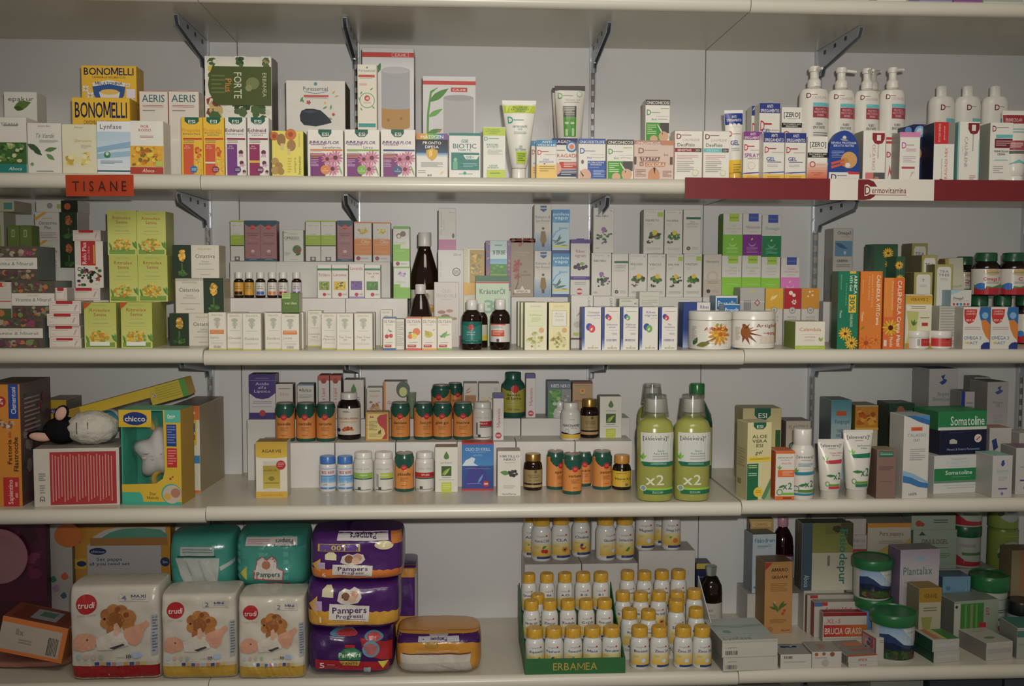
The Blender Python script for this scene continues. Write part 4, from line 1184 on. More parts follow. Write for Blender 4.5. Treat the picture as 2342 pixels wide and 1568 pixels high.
r1 = redbox((113, 773, 186, 802), SCL, 'white ampoule box with red tab, lowest of the stack of four')
r2 = redbox((111, 745, 184, 773), r1.top, 'white ampoule box with red tab, second from the bottom of four')
r3 = redbox((107, 717, 181, 745), r2.top, 'white ampoule box with red tab, jutting out third from the bottom', y=-.324)
r4 = redbox((112, 688, 185, 717), r3.top, 'white ampoule box with red tab, top of the stack of four')
redbox((125, 658, 153, 688), r4.top, 'small square white ampoule box on the stack of four', y=-.31, d=.04)
r5 = redbox((157, 658, 229, 687), zpx(687, -.27, 190), 'white ampoule box with red tab under the red plaque carton', y=-.245)
rb = box('display_riser', 'white riser block behind the stack of four ampoule boxes', (158, 687, 250, 802), SCL, -.25, .1, cat='riser', col='d3d0ca', h=r5.z - SCL)
ro = box('olive_leaf_box', 'white box with red plaque, olives and leaves', (171, 551, 236, 658), r5.top, -.24, .06, col='ddd7cc', side='7a7a74', art=[R(.02, 0, .2, .5, 'cfc8c0'), R(.22, 0, .74, .52, 'b8242c'), T('Rolo Plus', .34, .26, .15, .46, 'efe0d8', 90), T('con Olivo', .5, .26, .06, .3, 'e0b0a8', 90), R(.66, .08, .71, .48, 'd8a02a'), PH(.02, .54, .98, 1, ['2f5a34', '3f6a44', '1f2a24', 'a8483a', '4a3048', 'ddd7cc'], 46, .09, 'ddd7cc')], cat='carton')
redbox((166, 526, 230, 551), ro.top, 'white ampoule box with red tab lying on the red plaque carton', y=-.238, d=.06)


def rit(px, sup, y, lab, label=False, d=.065, rot=0):
    a = [T('ERBAMEA', .5, .06, .48, .04, 'a8a868'), T('Ritmolax\nSenna', .5, .21, .64, .17, 'a8583c'), G(.3, .36, .7, .38, 1, 'a8a888'), G(.25, .45, .75, .47, 1, '8a8a78'), G(.15, .52, .85, .53, 1, 'c09060'),
         L(.85, .7, .3, -60, '5a8a34', .3), L(.95, .68, .3, -80, '6a9a3c', .3), L(.05, .72, .28, -70, '6a9a3c', .3), L(.1, .8, .25, -80, '5a8a34', .3), R(.05, .88, .95, .98, '7aa040'), PH(.12, .6, .85, .94, ['e8b820', 'd99a1c', 'f0cc40', 'c98a1c', '7aa040'], 60, .06, '')]
    if label:
        a += [P([(0, 0), (.25, 0), (0, .15)], 'c8501c'), R(.18, .86, .8, .95, 'e8e8dc')]
    else:
        a += []
    return box('senna_tea_box', lab, px, sup, y, d, col='c8cc68', side='a8ac54', top='b8bc5c', art=[R(0, 0, 1, 1, 'bcc256', 'd2d478')] + a, cat='tea box', rot=rot)


rr1 = rit((193, 692, 266, 803), SCL, -.325, 'yellow green tea box with orange corner and white sticker, beside the ampoule boxes', True)
rr2 = rit((277, 691, 348, 802), SCL, -.325, 'yellow green tea box with orange corner and white sticker, beside the dark flower box', True, .1)
rm1 = rit((250, 583, 315, 688), rr1.top, -.265, 'yellow green tea box with yellow flowers, in the middle row beside the red plaque carton', d=.06)
rm2 = rit((316, 583, 383, 688), rr2.top, -.265, 'yellow green tea box with yellow flowers, in the middle row beside the dark flower cartons', d=.06)
rit((246, 481, 312, 583), rm1.top, -.265, 'yellow green tea box with yellow flowers, in the top row beside the ampoule boxes', d=.06)
rit((313, 483, 379, 583), rm2.top, -.265, 'yellow green tea box with yellow flowers, in the top row next to the upright', d=.06)


def cist(px, sup, y, lab, flip):
    a = [T('ERBAMEA', .7 if not flip else .3, .12, .3, .05, 'b8a868'), T('Cistattiva', .7 if not flip else .29, .33, .42, .11, '5a5a58'), T('TISANA\nBIOLOGICA', .7 if not flip else .29, .53, .25, .12, '9a9a94'), G(.5 if not flip else .1, .72, .9 if not flip else .5, .76, 1, 'b8b0a8'), G(.6 if not flip else .2, .88, .8 if not flip else .4, .91, 1)]
    return box('cystitis_tea_box', lab, px, sup, y, .06, col='d9d2c2', side='b3a98e', top='c9c0a8', art=a + (dark_flower(0, .4) if not flip else dark_flower(.58, 1)), cat='tea box')


k1 = cist((388, 716, 499, 795), SCL, -.27, 'dark and white tea box with yellow flower, standing on the shelf under two others', False)
k2 = cist((401, 636, 512, 711), k1.top, -.262, 'white and dark tea box with its flower on the other end, middle of three', True)
cist((395, 560, 501, 634), k2.top, -.27, 'dark and white tea box with yellow flower, topmost of three', False)

# white essential oil cartons
EOIL = (('Bergamotto', 477, 517, 714, 804, -.325, 1), ('Citronella', 518, 556, 716, 802, -.31, 0), ('Eucalipto', 555, 597, 716, 806, -.336, 0), ('Eucalipto', 606, 645, 715, 804, -.325, 0), ('Limone', 644, 684, 717, 807, -.337, 1), ('Lavanda\nvera', 703, 736, 710, 797, -.235, 0), ('Menta\nPiperita', 735, 771, 716, 802, -.305, 0), ('Tea Tree\nOil', 770, 808, 716, 805, -.335, 0), ('Tea Tree\nOil', 810, 852, 716, 805, -.335, 0), ('Timo', 870, 897, 708, 793, -.23, 0))
ETXT = ['with orange strip, beside the lowest dark flower tea box', 'with grey crest, tucked behind its neighbours beside the orange strip box', 'with grey crest, foremost, before the gap', 'with grey crest, just after the gap', 'with orange strip, under the small green cube', 'with grey crest, set far back by the riser', 'with grey crest, beside the set back box', 'with grey crest, in the front pair beside the peppermint box', 'with grey crest, in the front pair beside the cherry carton', 'with grey crest, behind the cherry carton']
EO = []
for (t, a, b, c, d_, yy, st), tx in zip(EOIL, ETXT):
    art = [T('ERBAMEA', .5, .07, .62, .045, 'b0a860'), C(.5, .19, .2, 'b4b6a0', .55), C(.5, .3, .16, 'bfc0ae'), C(.5, .3, .08, 'e2dccf'), R(.44, .22, .56, .42, 'b4b6a0'), G(.2, .47, .8, .5, 1, 'c4bcb0'), T(t, .5, .68, .75, .07 if '\n' not in t else .13, '9a9688', sh=.15), G(.15, .8, .85, .86, 2, 'cdc6ba'), R(0, .965, 1, 1, 'c4bc50')]
    if st:
        art += [R(.08, .46, .88, .57, 'd98038'), G(.15, .48, .8, .55, 2, 'e8b080'), R(.08, .57, .88, .75, 'e2dccf'), T(t, .35, .66, .5, .07, '9a9688', sh=.15), BAR(.3, .88, .72, .95, 9, '8a8a86')]
    EO.append(box('essential_oil_carton', 'white essential oil carton ' + tx, (a, c, b, d_), SCM, yy, .036, col='e2dccf', side='d6cfbe', top='a9ac88', art=art, group=None))
for i, (a, b, yy) in enumerate(((524, 562, -.268), (600, 640, -.28), (660, 694, -.295), (812, 857, -.29))):
    box('essential_oil_carton', 'white essential oil carton hidden %s' % ('behind the foremost crest box', 'behind the box after the gap', 'behind the orange strip box under the cube', 'behind the box beside the cherry carton')[i], (a, 714, b, 800), SCM, yy, .036, col='e2dccf', side='d6cfbe', top='a9ac88')
vb = box('green_cube_carton', 'small dark green cube carton lying on the white oil cartons', (645, 670, 684, 709), max(EO[3].top, EO[4].top), -.325, .045, col='5a7a28', side='c9c6a8', top='8a9a5a', art=[R(0, 0, .5, .28, 'b4c878'), G(.05, .05, .45, .22, 2, '7a9a4a'), T('verdes', .5, .5, .72, .14, 'c9d0a0', b=1)])

# stepped white risers
yA, yB = -.2, -.105
zA, zB = zpx(682, yA, 700), zpx(598, yB, 700)
RIS = []
for a, b in ((512, 790), (791, 932)):
    RIS.append(box('display_riser', 'low white riser carton %s' % ('behind the white oil cartons' if a == 512 else 'beside the big brown bottle'), (a, 683, b, 790), SCM, yA, .085, col='d8d5cf', cat='riser', h=zA - SCM))
for a, b in ((527, 633), (633, 893)):
    RIS.append(box('display_riser', 'tall white riser carton %s' % ('behind the row of small brown vials' if a == 527 else 'behind the four slim oil cartons'), (a, 598, b, 790), SCM, yB, .095, col='d8d5cf', cat='riser', h=zB - SCM))


def ww(px, lab):      # white with lime
    box('herb_extract_carton', lab, px, zB, -.1, .035, col='dcd9d2', art=[R(0, 0, 1, .04, 'a8c038'), T('erba vita', .5, .12, .7, .04, 'a8a8a4'), G(.3, .33, .7, .35, 1), R(0, .36, 1, .6, 'a4bf2c'), G(.2, .42, .8, .45, 1, 'c4d468'), R(0, .6, 1, .625, '3a3a34'), R(.3, .88, .68, .985, '6a6a64'), C(.5, .93, .1, 'c9c9c4'), R(0, .985, 1, 1, '3a3a34')])


def mv(px, lab):      # mauve with teal
    box('herb_extract_carton', lab, px, zB, -.1, .035, col='a9767a', side='8a5f66', top='2f5a66', art=[P([(0, 0), (1, 0), (1, .08), (.85, .13), (.65, .16), (.35, .16), (.15, .13), (0, .08)], '2a5566'), C(.5, .16, .16, 'c83034'), G(.35, .15, .65, .18, 2, 'e09088'), T('echinacea', .5, .31, .76, .04, '5a3a44'), G(.2, .36, .8, .39, 1, '7a4a54'), T('estratto', .5, .47, .6, .025, 'd0a8a8'), G(.15, .54, .85, .6, 2, '8f5d64'), C(.5, .75, .12, 'd8b8b8', .8), R(.3, .84, .7, .86, '8f5d64'), R(0, .93, 1, 1, '2a5566'), G(.25, .95, .75, .975, 1, '8aa8b0')])


ww((527, 504, 558, 596), 'white carton with lime block, at the far end of the upper riser')
mv((560, 504, 596, 596), 'mauve carton with teal shoulders, beside the first lime block carton')
mv((596, 504, 633, 596), 'mauve carton with teal shoulders, next to the cypress carton')
box('herb_extract_carton', 'short white carton with a green cone picture', (648, 525, 694, 596), zB, -.1, .035, col='d9dbd0', art=[T('bio', .12, .08, .2, .07, '6a9a5a'), G(.25, .13, .7, .16, 1, '8ab08a'), T('CIPRESSO', .42, .26, .74, .09, '3a3a3a'), R(.05, .335, .9, .342, '9a9a94'), C(.68, .62, .22, '6a7a54'), C(.74, .66, .14, '8a5a3a'), L(.45, .65, .35, 45, '4a7a3c', .4), L(.6, .8, .3, 20, '3f6a34', .4), G(.05, .72, .35, .82, 3, 'a8b098'), G(.3, .93, .7, .95, 1)])
ww((699, 504, 733, 596), 'white carton with lime block, one of a pair beside the cypress carton')
ww((734, 504, 768, 596), 'white carton with lime block, one of a pair beside the leaning mauve carton')
mv((771, 504, 807, 596), 'mauve carton with teal shoulders, alone beside the orange oil cartons')


def orange_oil(px, lab, col):
    box('seed_oil_carton', lab, px, zB, -.1, .038, col='d8d4d0', side='dcd8d2', art=[R(0, 0, 1, .035, 'dc8228'), PH(.15, .12, .85, .32, [col, shade(col, .85), shade(col, 1.1), 'b8a848'], 20, .09, ''), T('Enotera', .5, .41, .72, .07, 'e0a060'), R(0, .43, 1, .83, 'dc8838'), T('Olio', .65, .49, .5, .1, 'e8d0b0'), G(.1, .56, .8, .6, 1, 'e8b070'), G(.4, .64, .85, .66, 1, 'e8b070'), G(.15, .74, .85, .76, 1, 'e8b070'), C(.24, .91, .12, '9a2a3a'), G(.4, .9, .8, .94, 2)])


orange_oil((810, 507, 850, 596), 'white and orange oil carton with yellow flowers, beside the mauve carton', 'd9b82c')
orange_oil((853, 508, 893, 596), 'white and orange oil carton with pale yellow flowers, beside the green oil carton', 'dcc850')
am = box('seed_oil_carton', 'white and green oil carton with a lilac flower, beneath another', (900, 610, 938, 681), zA, -.19, .04, col='d4d6ce', side='b8d48a', art=[R(0, 0, 1, .04, '7ab038'), PH(.2, .12, .8, .35, ['b090c8', 'c8b0d8', '9a78b8'], 12, .1, ''), T('Malva', .45, .47, .5, .07, 'a8c088'), P([(0, .55), (.4, .55), (.4, .65), (1, .65), (1, 1), (0, 1)], '7fb83a')])
box('seed_oil_carton', 'white and green oil carton with argan nuts, on top of the lilac flower one', (899, 517, 937, 609), am.top, -.188, .04, col='d4d6ce', side='b8d48a', art=[R(0, 0, 1, .07, '6aa830'), C(.35, .24, .16, '8a5a3a'), C(.6, .19, .17, '7a5a5c'), C(.35, .25, .1, 'd8cfc0'), T('Argan', .42, .4, .7, .08, 'a8c088'), T('Olio', .72, .49, .45, .08, 'c8d8a8'), P([(0, .45), (.45, .45), (.45, .55), (1, .55), (1, .86), (0, .86)], '7fb83a'), G(.15, .6, .7, .64, 1, 'a8d068'), C(.28, .92, .12, '9a2a3a'), G(.45, .91, .85, .95, 2)])

# six small vials
VL = (('d8a02c', '3a2a1a'), ('c8982c', 'd8a02c'), ('d8d6d0', '4a6ab0'), ('dcd6cc', 'd98a4a'), ('d8d4cc', 'b83a3a'), ('d2ccd0', '7a6a9a'))
VLT = ('gold label and black foot', 'ochre and green label', 'white label with blue foot', 'white label with orange spot', 'white label with red mark', 'pale lilac label')
for i, a in enumerate((533, 557, 583, 610, 635, 666)):
    vessel('oil_vial', 'small brown vial with white cap and ' + VLT[i], (a, 622, a + 22, 680), zA, -.17 + .004 * (i % 2), [('body', [(0, 0), (.9, 0), (1, .03), (1, .66), (.9, .7), (.5, .74), (.5, .76)], AMBER), ('cap', [(.78, .75), (.8, .77), (.8, .97), (.74, 1), (0, 1)], plastic('dedbd4', .3))], lab=(.1, .6, mat(VL[i][0], rough=.4)), cat='vial', n=24,
           art=[R(.15, .7, .9, .95, VL[i][1]), T('olio', .5, .3, .5, .12, '5a4a4a'), G(.25, .45, .8, .55, 1, '8a7a6a')])
OIL4 = (('Eucalipto', 726, 758, '8aa04a', 0), ('Limone', 759, 796, 'd8b828', 1), ('Lavanda', 798, 833, '7a58a0', 2), ('Tea tree\noil', 834, 870, '4f8a3c', 3))
for t, a, b, c, i in OIL4:
    art = [R(0, .11, 1, .17, '2f7a50') if i != 2 else R(0, .95, 1, 1, '9a86b8'), T(t, .5, .3 if i != 2 else .13, .8, .09 if '\n' not in t else .17, 'b8405a'), PH(.12, .5, .86, .76, [c, shade(c, .75), shade(c, 1.2), '5a6a3a'], 22, .1), C(.5, .89, .12, 'b8243c'), G(.66, .87, .92, .92, 2)]
    box('oil_carton', 'slim white oil carton with %s picture on the lower riser' % ('green leaves and pink title', 'yellow lemons', 'violet lavender', 'green bush')[i], (a, 605 - (2 if i == 2 else 0), b, 680), zA, -.17, .034, col='ddd8d0', art=art)

# cherry, orange, lemon, olive cartons at the front
for t, a, b, c, i in (('OLYSAN', 876, 905, '2f5aa0', 0), ('OLYSAN', 928, 964, 'd8482c', 1), ('OLYSAN', 965, 999, 'e0a02c', 2), ('OLYSAN', 1000, 1034, '7ab03a', 3)):
    pic = ([C(.3, .58, .16, 'c02430'), C(.62, .56, .16, 'c83040'), L(.45, .4, .3, -20, '4a8a34', .4), P([(.32, .52), (.45, .34), (.6, .5), (.46, .37)], '5a6a2a')],
           [C(.68, .44, .24, 'e0742a'), C(.28, .58, .16, 'e0742a'), C(.55, .57, .18, 'e8cc30'), L(.15, .48, .3, 10, '4a8a34', .4)],
           [C(.45, .52, .27, 'c8b82c', .8), L(.2, .4, .5, -50, 'a8a828', .5), L(.7, .4, .2, 20, '9a9a9a', .3)],
           [L(.2, .62, .65, 40, '5a9a3c', .3), L(.45, .64, .55, 70, '6aa84a', .3), L(.15, .55, .3, -30, '4a8a34', .3), L(.5, .55, .4, 10, '7ab04a', .3)])[i]
    box('honey_drops_carton', 'white drops carton with %s picture and coloured edges' % ('red cherry', 'orange fruit', 'yellow lemon', 'green olive leaf')[i], (a, 725, b, 807), SCM, -.335, .034, col='e4ddce', side='dcd6c8', art=[R(0, 0, 1, .04, c), T(t, .5, .13, .84, .09, '7a6a64'), G(.25, .22, .75, .26, 1, 'c8a8a0'), R(0, .94, 1, 1, c)] + pic + [G(.2, .76, .75, .79, 1, '9a8a84'), R(.12, .83, .66, .91, 'b8342c'), G(.2, .85, .55, .89, 1, 'e8c0b0')])
box('honey_drops_carton', 'white drops carton turned to its back print, beside the cherry one', (905, 729, 925, 804), SCM, -.315, .034, col='d9d3c6', side='3a6aa0', art=[G(.1, .1, .9, .9, 14, 'b0aaa0')])

# big brown bottles
BB = [('body', [(0, 0), (.93, 0), (1, .03), (1, .58), (.95, .64), (.5, .83), (.42, .86), (.42, .9)], AMBER), ('cap', [(.46, .875), (.48, .885), (.48, .985), (.44, 1.0), (0, 1.0)], plastic('dcd9d3', .35))]
vessel('oil_bottle', 'large brown glass bottle with white cap and orange lettered label', (938, 530, 1003, 795), SCM, -.19, BB, lab=(.12, .49, mat('d8d4ca', rough=.35)), art=[C(.55, .16, .14, 'b8a888'), C(.55, .13, .08, '8a7a5a'), T('Germe', .6, .36, .5, .1, 'd8983c'), R(.3, .42, .92, .54, 'd9a040'), G(.05, .2, .25, .8, 6, 'b8b4ac')])
vessel('oil_bottle', 'smaller brown glass bottle with white cap, in front of the large one', (932, 650, 990, 799), SCM, -.305, [('body', [(0, 0), (.93, 0), (1, .03), (1, .4), (.95, .5), (.6, .76), (.38, .84), (.38, .88)], AMBER), ('cap', [(.4, .85), (.42, .86), (.42, .985), (.38, 1), (0, 1)], plastic('d2cfc9', .35))], lab=(.06, .42, mat('d0ccc2', rough=.35)), art=[T('MANDORLE', .5, .2, .7, .1, '3a3a34', b=1), G(.15, .4, .85, .8, 4)])
mdl = box('almond_oil_carton', 'pinkish grey carton with almonds pictured near its foot', (993, 645, 1050, 795), SCM, -.25, .05, col='cdc5be', art=[T('OLIO\nMANDORLE', .5, .17, .82, .13, 'b0aaa6'), G(.25, .26, .75, .28, 1, 'b8b0aa'), C(.3, .46, .16, '9a7058', .45), C(.62, .44, .14, 'a87e62', .45), C(.45, .52, .18, '8f6650', .4), C(.8, .56, .12, 'a87e62', .5), C(.6, .6, .14, 'b48a6c', .45), C(.35, .58, .12, 'b48a6c', .45)])
ol = box('oil_carton', 'silver white carton with a dark seal, behind the almond carton', (1002, 571, 1060, 795), SCM, -.19, .05, col='cfccc8', art=[T('Olio di ricino', .1, .2, .06, .25, 'b0acaa', 90), T('250 ml', .75, .05, .3, .025, '7a7a78'), C(.72, .23, .16, '4a4a46'), C(.72, .23, .13, 'cfccc8'), T('100%', .72, .23, .18, .04, '4a4a46'), L(.65, .45, .2, 70, '5a8a5a'), R(0, .9, 1, 1, 'a8487a')])
box('oil_carton', 'tall white carton with pink foot standing on the silver white carton', (1003, 476, 1043, 571), ol.top, -.185, .04, col='cfcac4', side='b8b4ae', art=[T('Olio di mandorle', .14, .36, .1, .56, 'a88aa0', 90), T('dolci VEA', .3, .4, .08, .4, 'b0a0a8', 90), T('150 ml', .75, .1, .3, .03, '8a8a88'), C(.84, .66, .07, '4a4a4a', 2), R(0, .75, 1, 1, 'b86a98')])
box('arnica_oil_carton', 'white carton with a blurred yellow flower picture', (1060, 567, 1108, 795), SCM, -.17, .045, col='d8d2c0', side='d8a83a', art=[R(0, 0, .2, .5, 'cfc6a8'), PH(.3, .02, 1, .36, ['b8983c', 'd8a828', '8a7a4a', 'e8c048', '9a8a5c'], 36, .14, 'b0944c'), R(0, .36, .95, .48, 'e0ae3a'), T('FLOR ARNICA', .12, .22, .12, .26, 'e0dccc', 90)])
box('herb_oil_carton', 'tall carton with alpine meadow picture and mosaic side borders', (1111, 550, 1168, 795), SCM, -.165, .045, col='b8d0cc', art=VS(.8, [R(0, 0, .17, 1, '8a6a94'), PH(0, 0, .17, 1, ['7a5a90', 'c08a5a', '4a6aa0', 'b05a6a'], 40, .06), PH(.84, 0, 1, .6, ['7a5a90', 'c08a5a', '4a6aa0', 'b05a6a'], 30, .06), R(.17, .14, .84, .22, 'c8dcd8'), G(.35, .05, .65, .07, 1, '4a7a7a'), T('31 ERBE', .52, .14, .5, .05, '2f5a4a', b=1), R(.17, .22, .84, .3, '6aa8cc', 'a0c8d8'), R(.17, .3, .84, .42, '5a9a3c', '7aa83c'), PH(.17, .28, .84, .4, ['4a8a34', '6aa83c', '8ab048', '3f7a50'], 22, .1)]))
# brown wrapped calendula box with a bow
cb = box('gift_carton', 'brown wrapped carton with red maple twigs and a string bow', (1168, 548, 1221, 678), zpx(679, -.15, 1195), -.145, .045, col='9c8a78', side='7a6a58', art=[T('Stimmung\nzauber', .5, .24, .6, .08, 'b8a898'), T('olio\nCalendula', .62, .58, .5, .1, '6a5848'), L(.35, .12, .25, 60, 'a83a34', .5), L(.5, .1, .2, 120, 'b8443a', .5), FL(.3, .42, .2, 'b04438', '8a3a30', 5), FL(.22, .52, .15, 'b04438', '8a3a30', 5), FL(.28, .64, .15, 'a85a48', '8a3a30', 5), P([(.1, .95), (.3, .75), (.34, .5), (.36, .52), (.33, .77), (.14, .96)], '5a4a3a'), R(.15, .87, .85, .93, 'd8cfc4'), T('SPEICK', .5, .9, .55, .035, '6a5a4c', b=1), P([(.5, .8), (.6, .87), (.4, .87)], 'd8cfc4')])
bm = bmesh.new()
for s in (-1, 1):
    pr = [(s * .002, 0), (s * .014, .006), (s * .024, .005), (s * .026, .001), (s * .016, -.001), (s * .002, 0)]
    for (xa, za), (xb, zb_) in zip(pr, pr[1:]):
        v = Vector((xb - xa, 0, zb_ - za))
        add_box(bm, min(xa, xb) - .001, -.003, min(za, zb_) - .001, max(xa, xb) + .001, -.001, max(za, zb_) + .001)
o = link('string_bow', bm_mesh(bm, 'string_bow'), cb.root, mat('7a3a2c', rough=.7))
o.location = (0, -.001, cb.h - .004)
RC = box('display_riser', 'white riser carton behind the green herb oil carton and the two cream tea cartons', (1169, 679, 1350, 795), SCM, -.155, .115, cat='riser', col='d0cdc8', h=cb.z - SCM)
box('herb_oil_carton', 'pale green carton with dark green top, red stripe and big number', (1088, 630, 1164, 797), SCM, -.228, .04, col='bccfb4', side='9ab09a', art=VS(.86, [R(0, 0, 1, .1, '2f6a4c'), R(0, .1, 1, .135, 'cfc8b0'), R(0, .105, 1, .125, 'b83a3c'), T('KräuterÖl', .5, .255, .76, .09, '3a5a48'), T('3', .4, .5, .3, .22, '7aa890', b=1), G(.55, .38, .8, .4, 1, '8aa898'), G(.2, .72, .8, .8, 3, '9ab09a')]))


def amb(px, lab, body, lb, art, y=-.335):
    return vessel('brown_bottle', lab, px, SCM, y, [('body', [(0, 0), (.9, 0), (1, .03), (1, .62), (.97, .68), (.8, .75), (.5, .8), (.45, .82)], AMBER), ('cap', [(.52, .8), (.55, .81), (.55, .98), (.5, 1), (0, 1)], plastic('e2dfd8', .3))], lab=lb, art=art)


amb((1056, 686, 1103, 805), 'brown bottle with teal label and red dot', None, (.13, .57, mat('2f8078', rough=.35)), [R(0, 0, 1, .1, '1f6058'), P([(.0, .0), (1, .0), (1, .1), (.5, .28), (0, .1)], '1f6a62'), C(.45, .25, .13, 'd8452c'), T('olio di\narnica', .45, .52, .5, .18, 'c8e0d8'), R(0, .82, 1, .95, '1f6058'), G(.2, .86, .8, .9, 1, '8ac0b8')])
amb((1122, 685, 1168, 804), 'brown bottle with white label and orange red block', None, (.16, .52, mat('d8d3ca', rough=.35)), [R(0, 0, .75, .06, 'd8583c'), R(.06, .35, .68, .68, 'd8583c'), G(.12, .4, .62, .62, 3, 'eab8a0'), G(.1, .12, .6, .25, 2, '9ab0b8'), R(.3, .82, .42, .98, '6a4a6a')])
amb((1086, 694, 1116, 800), 'brown bottle with yellow footed label half hidden between the two front ones', None, (.16, .52, mat('d0cbb8', rough=.35)), [R(0, .65, 1, 1, 'd8c83a')], y=-.265)

# balsam, vapo, ribes
def rocco(px, sup, lab):
    return box('balm_carton', lab, px, sup, -.14, .035, col='cdc9c2', art=[P([(.35, .03), (.72, .03), (.72, .12), (.54, .17), (.35, .12)], '2a4f86'), R(.35, .07, .72, .1, '9ab8d0'), T('Balsamo di\nSan Rocco', .5, .31, .84, .14, '7a7a80'), R(.15, .405, .9, .412, 'd8b040'), R(0, .62, 1, 1, 'b8c4cc', '6f8fae'), C(.52, .52, .08, '6a4a28'), P([(.4, .58), (.64, .58), (.72, .78), (.6, .86), (.44, .86), (.34, .78)], '8a6a28'), R(.45, .84, .6, .92, '4a3a28')])


ra = rocco((1222, 573, 1261, 678), RC.top, 'white balm carton with a robed figure, below its twin')
rocco((1222, 467, 1261, 573), ra.top, 'white balm carton with a robed figure, on top of its twin')


def vapo(px, sup, lab):
    return box('vapour_carton', lab, px, sup, -.14, .035, col='b8d2e0', art=[R(0, 0, 1, .3, '2f86c0', '5fa8d4'), T('pumilene', .5, .1, .9, .065, 'cfe2ec', b=1), T('vapo', .5, .18, .76, .08, 'dcecf2', b=1), G(.2, .26, .85, .3, 2, '3a6a9a'), P([(0, .62), (.2, .5), (.5, .43), (.5, .46), (.25, .52), (.05, .66)], '6ab0dc'), T('Balsamici', .64, .42, .5, .05, '5a7a8a', sh=.2), L(.1, .78, .6, 40, '3a6a5a', .22), L(.15, .8, .7, 15, '4a7a6a', .2), L(.3, .75, .5, 70, '3f7060', .22), L(.4, .84, .55, 5, '2f5a50', .25), L(.0, .7, .4, -20, '5a8a9a', .3), R(.03, .82, .97, .86, 'd8cc58'), R(.0, .93, 1, 1, '3a4a8a')])


va = vapo((1263, 579, 1303, 678), RC.top, 'blue topped vapour carton with pine twig, below its twin')
vapo((1263, 479, 1303, 578), va.top, 'blue topped vapour carton with pine twig, on top of its twin')
box('blackcurrant_carton', 'white carton with blackcurrants and purple bands', (1305, 547, 1349, 678), RC.top, -.14, .035, col='d4d0ca', art=[R(0, 0, 1, .07, '54408a'), R(.3, -.015, .7, 0, '54408a'), T('Ribes\nnigrum', .5, .24, .56, .13, 'b0506a'), C(.25, .48, .11, '3a3048'), C(.45, .5, .11, '4a4058'), C(.65, .49, .11, '3a3048'), C(.8, .47, .09, '4a4058'), C(.4, .44, .09, '4a4058'), L(.45, .43, .3, 10, '7aa848', .6), R(0, .64, 1, .7, '54408a'), G(.15, .66, .8, .68, 1, '9a90c0'), G(.2, .74, .8, .8, 2, 'b0acb0'), C(.47, .9, .16, 'c03040'), R(.32, .88, .62, .92, 'e0c8c8')])

# cream floral teas at the front
FLO = lambda: [L(.05, .8, .4, 20, 'a8b048', .4), C(.75, .58, .12, 'd8a868'), PH(.05, .6, .95, .98, ['b8b84a', 'c8c868', 'a8782c', 'd8d0a0', '9aa83c'], 30, .1, '')]
box('fruit_extract_carton', 'cream carton with green plaque, lemons and blossom', (1200, 691, 1251, 807), SCM, -.337, .045, col='e2dfc0', side='c8c890', art=[T('ERBAMEA', .5, .08, .5, .04, 'b8b498'), C(.5, .55, .15, 'e2dfc0'), R(.15, .17, .82, .5, 'cdd89a'), R(.17, .18, .8, .49, 'dbe2b4'), T('Echinacea', .5, .26, .55, .05, '9aa868', sh=.2), G(.3, .32, .7, .42, 3, 'b8c08a')] + FLO())
box('fruit_extract_carton', 'cream yellow carton with white plaque and rosehip leaves', (1255, 691, 1303, 807), SCM, -.337, .045, col='e6dca8', side='5a4a30', art=[T('ERBAMEA', .5, .08, .5, .04, 'c8bc88'), R(.14, .17, .85, .5, 'b8b49a'), R(.16, .18, .83, .49, 'e6e2d4'), T('Rosa\nCanina', .5, .26, .5, .09, 'a89878', sh=.2), G(.3, .35, .7, .4, 2, 'c8c0a8')] + FLO())
for i, a in enumerate((1186, 1193)):
    box('fruit_extract_carton', ('cream carton edge just behind the green plaque one', 'cream carton edge rearmost behind the green plaque one')[i], (a - 2, 690 + i, a + 40, 800), SCM, -.262 + .045 * (0 if i else 1) , .04, col='dcd8b4', side='b8b888')

# camellia cartons
box('camellia_carton', 'pale grey carton with a white camellia and sideways lettering, second behind', (1357, 677, 1406, 797), SCM, -.225, .05, col='d6d3cc', art=[T('CAMELIA', .82, .18, .13, .3, '8a8a84', -90)])
box('camellia_carton', 'pale grey carton with a white camellia, dark red line and green square', (1306, 675, 1356, 797), SCM, -.285, .05, col='d6d3cc', art=[T('CAMELIA', .82, .18, .13, .3, '8a8a84', -90), L(.25, .4, .35, 50, '8a8a80', .15), C(.3, .55, .18, 'b8b8a8', .8), C(.45, .5, .1, 'c8c8ba'), R(.1, .7, .35, .76, 'a8c048'), R(0, .8, 1, .835, '6a3040'), L(.4, .95, .2, 50, '5a9a7a', .2)])

